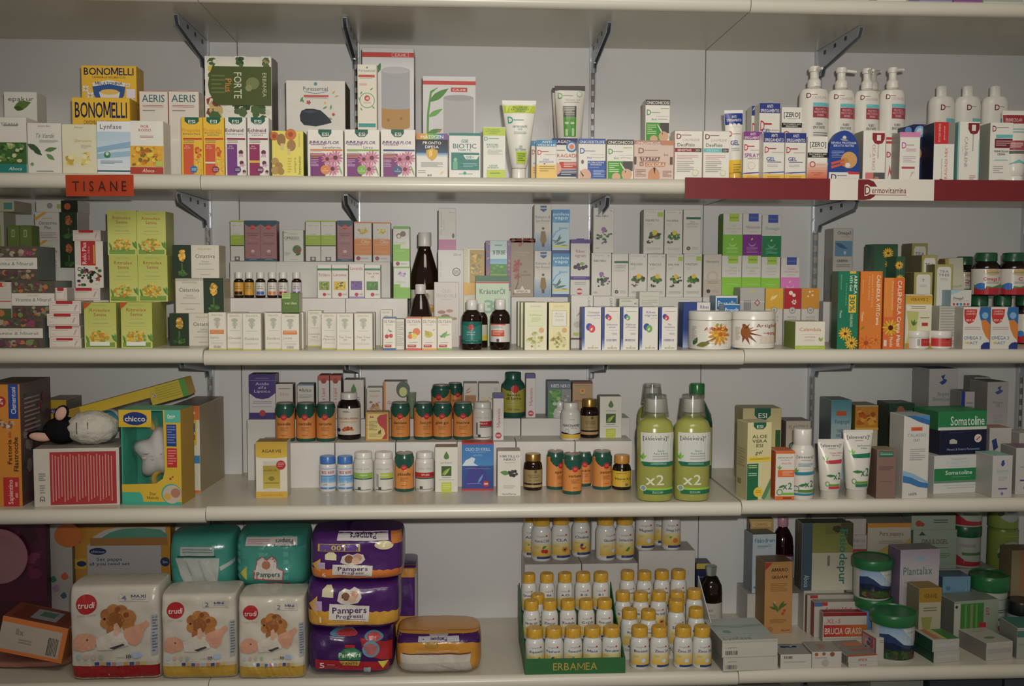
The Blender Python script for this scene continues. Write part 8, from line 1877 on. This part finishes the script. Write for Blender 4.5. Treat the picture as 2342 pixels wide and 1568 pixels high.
for s in (-1, 1):
    bm = bmesh.new()
    pts_ = [(0, 0), (.19, 0), (.19, rz[2] - SEM + .05), (.12, rz[1] - SEM + .035), (.0, .031)]
    aa = [bm.verts.new((s * wD / 2 - .001 * s - .001, y, z)) for y, z in pts_]
    bb = [bm.verts.new((s * wD / 2 - .001 * s + .001, y, z)) for y, z in pts_]
    bm.faces.new(aa)
    bm.faces.new(bb[::-1])
    for i in range(5):
        bm.faces.new((aa[i], bb[i], bb[(i + 1) % 5], aa[(i + 1) % 5]))
    link('side_wing', bm_mesh(bm, 'side_wing'), root, DGR)
DN = [[('Equiseto', 'g'), ('Fosforo', 'c'), ('Resveratrolo', 'f'), ('Maca', 'h'), ('Spirulina', 'h')], [('Mirtillo 500', 'o'), ('Zinco', 'c'), ('Rodiola', 'r'), ('C+D3', 'f'), ('Rosa canina', 'r')], [('Ginseng', 'g'), ('B6', 'p'), ('A/D', 'o'), ('B 12', 'o'), ('B 1', 'o')]]
DPX = [((1203, 1246), (1247, 1290), (1291, 1334), (1336, 1379), (1380, 1424)), ((1198, 1236), (1240, 1278), (1282, 1320), (1324, 1362), (1366, 1405)), ((1194, 1228), (1235, 1270), (1276, 1312), (1317, 1355), (1358, 1396))]
PICT = {'g': 'green stem', 'c': 'coloured pie', 'f': 'peach fruit', 'h': 'orange grain', 'o': 'orange flower', 'r': 'red fruit', 'p': 'pale pill'}
TIER = ('front tier', 'middle tier', 'back tier')
ENDS = ('end by empty shelf', 'second from empty shelf', 'middle', 'second from white stand', 'end by white stand')
for ri in range(3):
    for ci, ((a, b), (nm, kd)) in enumerate(zip(DPX[ri], DN[ri])):
        ll((a, rows[ri][1], b, rows[ri][1] + 90), rz[ri], rows[ri][0], 'yellow capped bottle, %s, %s of green display, %s' % (PICT[kd], TIER[ri], ENDS[ci]), nm, kd, rot=random.Random(ri * 7 + ci).uniform(-12, 12))
ll((1213, 1326, 1250, 1410), rz[1], -.231, 'yellow capped bottle squeezed between the middle and back tiers of the green display', 'Acerola', 'r', h=PX(1231, 1326, -.231)[1] - rz[1] if PX(1231, 1326, -.231)[1] - rz[1] < .1 else HB)

# white stand with bottles
y0s = PZ(1520, 1500, SEM)[1]
root = tag(empty('counter_display', (PX(1525, 1480, -.262)[0], -.268, SEM)), 'white cardboard counter display with slanted wing holding yellow capped bottles', 'display stand')
WST = paper('cfccc4', .5)
wS = PX(1632, 1450, -.262)[0] - PX(1418, 1450, -.262)[0]
zs2 = PX(1500, 1357, -.205)[1] - HB - SEM
zs3 = PX(1500, 1310, -.167)[1] - HB - SEM
zs1 = PX(1460, 1398, -.258)[1] - HB - SEM
for ya, yb2, zt in ((.0, .0615, zs1), (.062, .1, zs2), (.1005, .14, zs3)):
    bm = bmesh.new()
    add_box(bm, -wS / 2 + .002, ya, 0, wS / 2 - .002, yb2, max(zt, .004) - .0003)
    link('step', bm_mesh(bm, 'step'), root, WST)
build_art([T('M', .57, .5, .1, .5, '8a9a7a')], wS, max(zs1, .03), lambda x, t, e: (x - wS / 2, -e, max(zs1, .03) - t), root)
for s in (1,):
    bm = bmesh.new()
    pts_ = [(0, 0), (.14, 0), (.14, zs3 + .06), (.0, max(zs1, .03) + .02)]
    aa = [bm.verts.new((s * wS / 2 - .001 * s - .001, y, z)) for y, z in pts_]
    bb = [bm.verts.new((s * wS / 2 - .001 * s + .001, y, z)) for y, z in pts_]
    bm.faces.new(aa)
    bm.faces.new(bb[::-1])
    for i in range(4):
        bm.faces.new((aa[i], bb[i], bb[(i + 1) % 4], aa[(i + 1) % 4]))
    link('side_wing', bm_mesh(bm, 'side_wing'), root, WST)
for i, (a, b, nm) in enumerate(((1445, 1488, 'Biotina'), (1491, 1533, 'Zinco 25'), (1546, 1588, 'Zinco 25'), (1589, 1632, 'Zinco 25'))):
    ll((a, 1438, b, 1530), SEM, None, 'yellow capped pill bottle before the white stand, ' + ('with the shortest title', 'beside the shortest titled one', 'beside the wider gap', 'at the end by the lying carton stack')[i], nm, 'p', h=None, rot=(0, 5, -4, 6)[i])
WS = [(1423, 1463, 1398, -.258, zs1, 'Ribes', 'o', 'low step, beside the green display'), (1467, 1506, 1400, -.258, zs1, 'Omega', 'c', 'low step, second from the green display'), (1531, 1571, 1377, -.258, zs1, 'Senape', 'p', 'low step, standing tall in front'), (1577, 1616, 1395, -.258, zs1, 'Enzimi', 'g', 'low step, by the slanted wing'),
      (1409, 1446, 1357, -.205, zs2, 'B 50', 'o', 'middle step, beside the green display'), (1450, 1487, 1358, -.205, zs2, 'B 100', 'o', 'middle step, second from the green display'), (1491, 1529, 1357, -.205, zs2, 'Fenu 500', 'o', 'middle step, with dark fruit'), (1533, 1570, 1357, -.205, zs2, 'Zinco', 'p', 'middle step, behind the tall front one'), (1573, 1611, 1352, -.205, zs2, 'Ferro', 'p', 'middle step, by the slanted wing'),
      (1420, 1456, 1309, -.167, zs3, 'L-Carnitina', 'p', 'back step, beside the green display'), (1459, 1495, 1310, -.167, zs3, 'L-Arginina', 'g', 'back step, second from the green display'), (1499, 1535, 1308, -.167, zs3, 'L-Lisina', 'p', 'back step, third from the green display'), (1537, 1574, 1307, -.167, zs3, 'Melatonina', 'r', 'back step, by the slanted wing')]
for a, b, c, yy, zz, nm, kd, tx in WS:
    hh = PX((a + b) / 2, c, yy)[1] - (SEM + zz)
    ll((a, c, b, c + 80), SEM + max(zz, .004), yy, 'yellow capped bottle on the white stand, ' + tx, nm, kd, h=hh if zz > .004 else HB, rot=random.Random(a).uniform(-15, 15))

# risers with bottles on top
yR = -.125
zR1, zR2 = zpx(1289, yR, 1330), zpx(1269, yR, 1520)
for a, b, zt, tx in ((1200, 1329, zR1, 'behind the green display'), (1331, 1458, zR1, 'between the green display and the taller riser'), (1460, 1589, zR2, 'behind the white stand, tallest')):
    box('display_riser', 'white riser carton ' + tx, (a, 1289 if zt == zR1 else 1269, b, 1420), SEM, yR if zt == zR1 else yR + .036, .115 if zt == zR1 else .08, cat='riser', col='c9c6c1', top='b4b0aa', h=zt - SEM)
for a, b, py, zt, nm, kd, tx in ((1217, 1263, 1284, zR1, 'Acerola C 500', 'r', 'with red berries'), (1263, 1307, 1281, zR1, 'CLA', 'o', 'with a single orange flower'), (1310, 1353, 1274, zR1, 'Choline', 'c', 'with a coloured pie and blue foot'), (1366, 1411, 1282, zR1, 'Glucosamina', 'p', 'turned half sideways with a pill'), (1411, 1454, 1281, zR1, 'Lecitina di Soia', 'g', 'with green leaves'), (1457, 1501, 1264, zR2, 'Magnesio', 'p', 'with a milky pill, on the tallest riser'), (1518, 1561, 1266, zR2, 'Omega 3 6 9', 'f', 'with oil drops, on the tallest riser')):
    ll((a, 1180, b, py), zt, max(yR + .002 if zt == zR1 else yR + .038, PZ((a + b) / 2, py, zt)[1]), 'larger yellow capped bottle on a riser ' + tx, nm, kd, h=.1 if True else 0, rot=(25 if nm[0] == 'G' else 0))
ll((1196, 1182, 1232, 1270), zR1, -.07, 'larger yellow capped bottle hidden behind the red berry one', 'Aloe', 'f', h=.1)
ll((1497, 1180, 1532, 1250), zR2, -.045, 'larger yellow capped bottle hidden on the tallest riser', 'Omega', 'g', h=.1)
box('cough_syrup_carton', 'navy carton with yellow rim and white letters', (1592, 1288, 1626, 1420), SEM, -.06, .045, col='23284e', side='1c2040', top='3a3a5a', art=[R(0, 0, 1, .09, 'c8b440'), G(.2, .22, .9, .25, 1, '6a7098'), T('HCUX', .45, .37, .7, .09, 'a8acc0', b=1), C(.45, .52, .2, '4a3a6a', .6)])
vessel('syrup_bottle', 'dark syrup bottle with clear stopper and white label', (1606, 1300, 1658, 1440), SEM, -.118, [('body', [(0, 0), (.93, 0), (1, .03), (1, .58), (.93, .7), (.6, .82), (.42, .85)], mat('160c08', rough=.08, spec=.6, var=0)), ('stopper', [(.4, .85), (.44, .86), (.52, .99), (.48, 1), (0, 1)], mat('c4d0cc', rough=.1, trans=.8, spec=.5, var=0))], cat='bottle', lab=(.1, .45, mat('b8b4ac', rough=.4)), art=[T('elixir', .3, .3, .4, .12, '8a5a6a'), L(.2, .8, .3, 50, 'b85a3c', .5), G(.1, .5, .6, .65, 2)], n=36)

# --- right module of the fifth shelf
yr = PZ(1770, 1430, SER)[1]
rw = box('display_riser', 'white riser carton under the blue white drainage carton', (1709, 1357, 1831, 1430), SER, yr, .12, cat='riser', col='c0bdb8', top='a8a49e', rot=0)
zW = rw.top
box('tea_carton', 'tan patterned carton with ragged brown edge at the back', (1712, 1186, 1768, 1335), zW, yr + .068, .045, col='b89a5c', side='5a4638', art=[R(0, 0, 1, 1, 'bd9f62'), R(.1, .04, .9, .12, 'd8b87c'), T('CHANG', .5, .08, .5, .05, 'b8642c'), P([(0, 0), (.06, .1), (.02, .25), (.08, .45), (.02, .65), (.06, .85), (0, 1)], '4a342a'), C(.6, .22, .2, 'd0c4b0', .6)])
box('drainage_carton', 'blue white tall carton with teal heading', (1721, 1222, 1776, 1357), zW, yr + .004, .05, col='bccbd4', side='7f8a90', top='707672', rot=6, art=[T('fisiodren', .5, .1, .86, .075, '3f86b0', b=1), G(.2, .18, .8, .25, 3, '8aa4b4'), C(.35, .62, .25, 'a8c48a', 1.2), C(.35, .62, .18, 'bccbd4', 1.2), R(.5, .42, .66, .47, '4a90b8'), C(.1, .9, .05, '5a8ab0')])
vessel('wine_bottle', 'dark plum bottle with pink cap behind the cartons', (1772, 1187, 1822, 1344), zW, yr + .062, [('body', [(0, 0), (.95, 0), (1, .02), (1, .55), (.9, .7), (.62, .8), (.45, .84), (.42, .87)], mat('240c14', rough=.08, spec=.6, var=0)), ('cap', [(.46, .86), (.5, .87), (.5, .985), (.46, 1), (0, 1)], plastic('c890a4', .3))], cat='bottle', lab=(.03, .46, mat('5a2034', rough=.35)), art=[P([(0, 0), (1, .1), (1, .3), (0, .25)], 'a89cb8'), G(.1, .1, .6, .2, 2, '6a3a54'), R(.1, .5, .4, .95, '8a7a94')], n=36)
zF = zpx(1350, -.125, 1890)
fr = box('display_riser', 'cream carton lying as a stand under the big olive printed carton', (1838, 1351, 1930, 1440), SER, -.125, .1, cat='riser', col='b8b4a8', top='a8a498', h=zF - SER)
box('detox_carton', 'big olive and cream carton with large sideways blue green word', (1834, 1196, 1950, 1350), zF, -.122, .045, col='bcb8a4', side='6a6660', top='5a5648', art=[R(0, 0, .2, 1, '3f5460'), R(.2, 0, 1, .44, '6f7430', '8a8c4a'), PH(.45, .0, 1, .16, ['4a4a2c', '5a5a34', '3a3a24'], 8, .16, '6a6c34'), P([(.75, .0), (1, .0), (1, .36), (.9, .3)], '46462c'), R(.2, .44, 1, 1, 'b8b49e', 'c8c4b4'), T('Fisiodepur', .82, .5, .16, .82, '2f7a70', -90, 1), T('Aboca', .1, .86, .1, .18, 'b0b8bc', -90), G(.5, .48, .55, .85, 1, '7a7868')])
box('bitter_carton', 'tall tan carton with arched black title and flower sprig', (1749, 1285, 1814, 1449), SER, None, .055, col='b9884c', side='8a6636', top='7a5a34', rot=5, art=[P([(0, .01), (.26, .01), (.04, .1), (0, .1)], 'b0342c'), T('AMARO', .52, .11, .6, .05, '241a12', b=1), T('erbe', .52, .16, .25, .025, 'c8683c'), T('GIULIANI', .52, .21, .56, .04, '241a12', b=1), G(.2, .3, .8, .42, 5, '9a6c3a'), L(.5, .68, .4, 60, '4a6a2c', .3), L(.5, .7, .4, 120, '4f7030', .3), L(.45, .66, .3, 160, '4a6a2c', .3), L(.55, .64, .3, 30, '4a6a2c', .3), C(.72, .68, .05, 'b04a2c'), C(.66, .72, .05, 'b04a2c'), C(.36, .56, .04, 'd0a83a'), G(.2, .8, .8, .86, 3, '9a6c3a'), C(.22, .94, .1, 'a8743c'), T('GIULIANI', .76, .955, .3, .02, '5a4428', b=1)])
# small red and white slimming cartons, one behind the other
XB = lambda t: [R(0, 0, 1, .12, '8a1c24'), T('XL-S', .22, .28, .3, .16, 'c85a4a', sh=.2), R(.02, .42, .95, .82, 'b8242c', 'c87a24', True), T(t, .42, .62, .76, .22, 'd8ccc0', b=1), G(.05, .88, .9, .95, 1, 'b0a8a0')]
xb = box('fat_burner_carton', 'white carton with red band and bold capitals, foremost of three', (1882, 1400, 1992, 1467), SER, None, .022, col='c0bab2', side='96908a', top='8a1c24', art=XB('BRUCIA GRASSI'))
box('fat_burner_carton', 'white carton with red script peeping above the foremost red banded one', (1862, 1376, 1982, 1455), SER, xb.y + .028, .022, col='bab4ac', side='9a4a40', top='8f8880', art=[T('Active Med', .45, .2, .5, .12, 'b8443c', sh=.2), R(0, .0, .15, .12, '4a6aa0'), R(.15, 0, .25, .1, 'b8342c')])
box('fat_burner_carton', 'white carton with dark line, rear one of three slimming cartons', (1846, 1360, 1964, 1445), SER, xb.y + .056, .022, col='b0aca2', side='8a4a44', top='8a867c', art=[R(.1, .12, .98, .18, '8a867c'), R(.05, 0, .2, .08, 'a83a34')])
# stack of lying cartons
lyy = PZ(1716, 1534, SER)[1]
la = box('drainage_sachet_carton', 'white lying carton with barcode, lower of two', (1654, 1502, 1781, 1534), SER, lyy, .13, col='c4c0b4', side='7a7a78', top='b0b4ac', rot=3, art=[BAR(.05, .55, .26, .85, 12, '3f3a38'), G(.08, .3, .25, .38, 1, '9a948a')])
box('drainage_sachet_carton', 'white lying carton with pale green top print, upper of two', (1652, 1464, 1781, 1502), la.top, lyy - .002, .13, col='c4c0b4', side='7a7a78', top='b4bab2', rot=3, art=[BAR(.06, .6, .28, .84, 12, '3f3a38'), G(.1, .4, .26, .48, 1, '9a948a'), R(.02, .02, .98, .12, 'b4b0a4')], tart=[R(.02, .3, .98, .72, '9fb0ac', 'b4c0ba'), T('Lynfase', .3, .9, .5, .12, '8a8a80'), C(.22, .62, .08, '7a9a84'), P([(.0, .3), (.5, .4), (1, .3), (1, .36), (.5, .46), (0, .36)], '8aa4a8')])
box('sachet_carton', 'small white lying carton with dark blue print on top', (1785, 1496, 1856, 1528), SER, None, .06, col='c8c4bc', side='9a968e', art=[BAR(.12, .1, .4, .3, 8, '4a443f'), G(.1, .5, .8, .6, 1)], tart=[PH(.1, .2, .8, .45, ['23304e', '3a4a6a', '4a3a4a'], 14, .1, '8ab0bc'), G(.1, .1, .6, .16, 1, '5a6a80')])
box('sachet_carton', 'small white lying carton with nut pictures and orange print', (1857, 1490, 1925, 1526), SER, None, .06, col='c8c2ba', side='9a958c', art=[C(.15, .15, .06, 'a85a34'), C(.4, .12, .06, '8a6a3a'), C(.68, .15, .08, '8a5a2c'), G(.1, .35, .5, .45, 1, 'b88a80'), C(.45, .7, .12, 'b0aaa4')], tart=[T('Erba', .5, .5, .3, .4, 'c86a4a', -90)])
lb = box('fiber_carton', 'flat white carton with orange top print, lower of a pair', (1941, 1515, 2011, 1529), SER, None, .09, col='c4beb6', side='8a8680', rot=6, art=[T('mix', .5, .5, .3, .5, 'b8483c')])
box('fiber_carton', 'flat white carton with orange top print, upper of a pair', (1940, 1501, 2011, 1515), lb.top, lb.y - .0, .09, col='c4beb6', side='8a8680', rot=6, art=[T('mix', .5, .5, .3, .6, 'b8483c')], tart=[P([(.0, .9), (1, .9), (1, 1), (0, 1)], 'c8642c'), T('SNELLENTE', .65, .6, .55, .16, 'c86a4a', b=1), R(.35, .15, .95, .4, 'c87a4a'), L(.1, .4, .2, 60, 'd09060', .4)])
box('sachet_carton', 'white carton with pink printed side standing beside the green lidded tub', (2004, 1459, 2029, 1512), SER, None, .05, col='c0bcb4', side='a05a60', top='c8c4bc', rot=10, art=[G(.3, .1, .7, .25, 2, '9a9690')], sart=[PH(.0, .1, .9, .95, ['a8505c', '8a3f4c', 'c8a09c', '4a5a7a'], 14, .15, 'b88a88')])


# --- tubs with green lids
def gtub(px, sup, y, lab, lower, art, bodycol='b8bcb8', h=None, lidf=.22):
    return vessel('fibre_tub', lab, px, sup, y, [('body', [(0, 0), (.84, 0), (.86, .02), (.88, 1 - lidf)], plastic(bodycol, .35)), ('lid', [(.9, 1 - lidf - .04), (.98, 1 - lidf - .02), (1, 1 - lidf + .02), (1, .94), (.97, .985), (.93, 1.0), (.9, .975), (0, .975)], plastic('1d6a38', .3))], cat='tub', lab=(.04, .74, mat(bodycol, rough=.35)), n=44, art=art, h=h)


MTN = lambda: [R(.05, 0, .98, .5, '8aa8cc', 'b8c8d4'), P([(.5, .0), (.98, .0), (.98, .55), (.75, .35), (.6, .15)], 'c4c8c4'), T('Colon', .76, .14, .3, .06, '7a9a8a'), P([(.05, .25), (.2, .2), (.35, .3), (.55, .5), (.98, .62), (.98, .8), (.05, .8)], '2c3f68'), P([(.05, .5), (.3, .45), (.6, .62), (.98, .68), (.98, .85), (.05, .85)], '1f2a44'), PH(.05, .68, .98, .98, ['2f4a2c', '4a5a2c', '5a3a34', '3a5a34', '6a6a34'], 24, .12, '2f3f2a')]
g0 = gtub((1972, 1375, 2058, 1450), SER, -.21, 'tub with blue label under the mountain label tub', 0, [R(.02, 0, .3, 1, '5a86b8'), G(.5, .2, .8, .3, 2, '8a9aa8')], h=None)
gtub((1967, 1284, 2060, 1383), g0.top, -.213, 'green lidded tub with mountain lake label, on top of another', 0, MTN())
gtub((2013, 1411, 2117, 1518), SER, None, 'green lidded tub with mountain lake label, standing on the shelf', 0, MTN())
gtub((2240, 1323, 2328, 1450), SER, -.19, 'green lidded tub with white and red label near the shelf end', 0, [G(.5, .15, .9, .2, 1, '8a9a90'), G(.3, .4, .8, .5, 2, '5a7a6a'), R(.4, .6, .9, .66, '3f7a54'), R(.4, .78, .9, .9, 'b0342c')], 'b4bcb4')
# --- cartons at the back of the right module
zK = zpx(1300, -.1, 2150)
box('display_riser', 'long white riser carton at the back under the fibre tubs', (2085, 1301, 2275, 1420), SER, -.105, .095, cat='riser', col='b0ada6', h=zK - SER)
box('display_riser', 'white riser carton at the back under the papaya carton', (1936, 1301, 2083, 1420), SER, -.105, .095, cat='riser', col='b0ada6', h=zK - SER)
ad = box('supplement_carton', 'white carton with red lower half at the back', (1947, 1223, 1982, 1300), zK, -.1, .035, col='b4ada8', art=[T('Aderox', .5, .15, .8, .1, '8a7a84'), G(.15, .3, .8, .34, 1), PH(0, .4, 1, .86, ['b04440', 'c0605a', 'a03a34'], 16, .16)])
box('supplement_carton', 'plain white box lying on the red and white carton', (1934, 1186, 1981, 1223), ad.top, -.098, .05, col='b4b0aa')
box('papaya_carton', 'white carton with orange top stripe and yellow papaya picture', (1984, 1196, 2083, 1300), zK, -.102, .07, col='b8b2a4', side='b07a2c', top='a8a49c', art=[R(0, .0, 1, .09, 'c8862c'), T('Pura papaya', .55, .22, .55, .09, '8a5a48'), G(.25, .38, .82, .45, 2, '9a8a74'), P([(.1, 1), (.2, .62), (.45, .48), (.6, .6), (1, .3), (1, 1)], 'b8a05a'), C(.35, .85, .2, 'b88a34')])
gb = box('gel_tube_carton', 'pale green carton with dark red title, lower of two', (2088, 1211, 2188, 1300), zK, -.1, .05, col='93a592', side='7a8c7a', art=[P([(.12, .14), (.2, .04), (.28, .14)], '3f4a44'), T('DINULOGEL', .5, .3, .6, .13, '7a4450'), G(.5, .45, .8, .5, 1, '6a7a6a'), G(.6, .6, .85, .75, 3, '6a8a6a'), G(.75, .88, .95, .92, 1, '8a9a8a')])
box('gel_tube_carton', 'pale green lying carton with red fruit, upper of two', (2085, 1178, 2186, 1211), gb.top, -.1, .05, col='93a592', side='7a8c7a', art=[C(.16, .55, .07, 'a84434'), C(.24, .62, .05, 'a84434'), G(.5, .3, .82, .6, 2, '4f5f50')])


def wtub(px, sup, lab, h=None):
    return vessel('supplement_tub', lab, px, sup, -.1, [('body', [(0, 0), (.93, 0), (.95, .02), (.95, .78)], plastic('a8aea4', .35)), ('lid', [(.97, .74), (1, .76), (1, .96), (.96, 1), (0, 1)], plastic('1c5a34', .3))], cat='tub', lab=(.03, .72, mat('a8aea4', rough=.35)), n=36, art=[T('DINULOGEL', .4, .25, .5, .1, 'a86a6a'), R(.2, .5, .85, .6, '4a7a4a'), P([(.02, .55), (.3, .8), (.85, .85), (.85, .98), (.02, .98)], 'a82c34')], h=h)


wt = wtub((2189, 1206, 2259, 1300), zK, 'white fibre tub with green lid and red curve, lower of two')
wtub((2193, 1120, 2263, 1206), wt.top, 'white fibre tub with green lid and red curve, upper of two, close under the shelf')


def opti(px, sup, lab, h=None):
    return vessel('fibre_can', lab, px, sup, -.085, [('can', [(0, 0), (.95, 0), (1, .03), (1, .95), (.95, 1), (0, 1)], plastic('6a8a3c', .35))], cat='can', lab=(.04, .95, mat('84983a', rough=.4)), n=36, art=[C(.55, .55, .42, 'aeb2b0', .95), T('OptiFibre', .55, .35, .66, .1, '5a6a78'), R(.4, .5, .8, .6, '4a80a8'), L(.15, .7, .3, 60, '3f6a34', .6), G(.3, .1, .8, .13, 1, 'b0c070')], h=h)


orr2 = box('display_riser', 'white riser carton in the far corner under the lime cans', (2277, 1309, 2345, 1420), SER, -.09, .08, cat='riser', col='a8a59e')
op = opti((2278, 1212, 2342, 1312), orr2.top, 'lime and white fibre can, lower of two')
opti((2280, 1116, 2343, 1212), op.top, 'lime and white fibre can, upper of two, close under the shelf')
box('honey_carton', 'dull tan carton at the shelf end before the lime can', (2312, 1258, 2380, 1420), SER, -.17, .05, col='8a7a5c', side='7a6c50', art=[R(.3, 0, 1, .5, '9a6a44')])
box('laxative_carton', 'white carton with violet side and green circle emblem', (2058, 1257, 2152, 1424), SER, -.2, .05, col='b4aeb4', side='7a6a84', top='9a969a', rot=6, art=[R(0, 0, 1, .18, 'b0a0b4', 'b4aeb4'), C(.5, .1, .1, '8ab0c8', .5), T('Plantalax', .45, .23, .74, .09, '5a7470'), G(.1, .35, .45, .38, 1), C(.52, .47, .15, 'a8a4b0'), C(.52, .47, .12, 'b4aeb4'), C(.58, .45, .07, '9ab05a'), R(.86, .55, .96, .6, '3f6a5a'), R(0, .7, 1, .92, 'a294ac'), T('PL', .1, .82, .14, .08, '6a7a8a')])
box('laxative_carton', 'flat sky blue carton lying beneath the white riser', (2155, 1318, 2219, 1420), SER, -.16, .05, col='6a94b0', side='4a6a84', art=[C(.2, .2, .08, '4a7a9a'), L(.8, .25, .12, 40, '8ab0c4', .4)])
box('aloe_supplement_carton', 'white and gold carton with green hourglass, among the fibre tubs', (2102, 1345, 2155, 1430), SER, -.265, .05, col='aaa48a', side='7f7a60', top='8a6a20', rot=5, art=[R(0, 0, 1, .22, 'a07a1c'), T('VERAVIS', .5, .12, .6, .07, '4a3a14'), G(.2, .3, .8, .38, 2, '7a745c'), P([(.1, .45), (.6, .45), (.5, .65), (.6, .98), (.1, .98), (.2, .65)], '8a8c48'), L(.35, .85, .25, 100, '4a6a2c', .3), L(.35, .85, .25, 70, '4a6a2c', .3), R(.64, .7, .92, .8, '8a2c24')])
box('herbal_set_carton', 'green striped carton with pale corners behind the white leaf carton', (2182, 1375, 2292, 1446), SER, -.235, .06, col='8f9c88', side='6f7268', top='7a8274', rot=8, art=[R(0, .05, .14, 1, 'b4b2a6'), R(.14, .06, .66, 1, '3f7a34'), R(.24, .08, .28, .95, '5a9a48'), R(.36, .08, .42, .95, '7a8a5a'), R(.48, .08, .52, .95, '5a9a48'), R(.56, .5, .72, .95, 'a82c34'), T('EL', .76, .25, .08, .16, 'a8444a'), C(.05, .12, .03, '3a3a3a')])
gs = box('herbal_gum_carton', 'white flat carton with dark green side, lower of two', (2136, 1490, 2200, 1516), SER, None, .08, col='b4b2aa', side='1f4a38', top='6a8a4a', rot=8, art=[R(.1, .3, .9, .6, 'bcbab2')])
box('herbal_gum_carton', 'white flat carton with green and orange top, upper of two', (2133, 1463, 2199, 1490), gs.top, gs.y - .001, .08, col='b4b2aa', side='1f4a38', top='a8aa94', rot=8, art=[R(.1, .3, .9, .6, 'bcbab2')], tart=[R(.55, 0, 1, 1, '3f7a3c'), R(.45, 0, .55, 1, 'b8b83c'), R(.15, .1, .35, .9, 'b86a4c')])
box('lozenge_carton', 'white lying carton with green leaf oval on top', (2256, 1470, 2323, 1511), SER, None, .1, col='b8b4aa', side='84827a', top='b0aea2', rot=10, art=[R(.05, .35, .95, .6, 'a8a49c')], tart=[C(.45, .72, .2, '5a8a4a', .5), G(.3, .3, .7, .4, 1, 'a8a890'), C(.3, .5, .06, 'b8b090')])
vessel('supplement_tub', 'dark lidded pale tub beside the tub with white and red label', (2322, 1381, 2385, 1460), SER, -.235, [('body', [(0, 0), (.93, 0), (.95, .03), (.95, .7)], plastic('9aa4a8', .35)), ('lid', [(.97, .68), (1, .7), (1, .96), (.96, 1), (0, 1)], plastic('1a2420', .3))], cat='tub', n=30, lab=(.05, .66, mat('9aa4a8', rough=.4)), art=[G(.1, .3, .5, .5, 2, '5a6a70')])
box('lozenge_carton', 'white and teal carton beside the green leaf oval carton', (2326, 1435, 2392, 1508), SER, -.31, .07, col='a8a8a0', side='8a8a84', top='3f7a68', art=[R(0, .1, 1, .3, '3f7a68'), G(.05, .5, .3, .6, 2)])
# --- tops of boxes on the lowest shelf
SF = top_of('F', 'R')
for i, (a, b, t, c, tx) in enumerate(((1700, 1790, 1572, '8a8a84', 'pale grey box'), (1990, 2110, 1556, '8f9890', 'grey green box'), (2125, 2290, 1554, '3a4854', 'dark blue grey box'), (2296, 2400, 1552, '4a5a68', 'slate box'))):
    box('carton', tx + ' on the lowest shelf, only its top showing', (a, t, b, 1700), SF, -.29, .12, col=c, art=[R(.1, .05, .5, .12, shade(c, 1.2))])
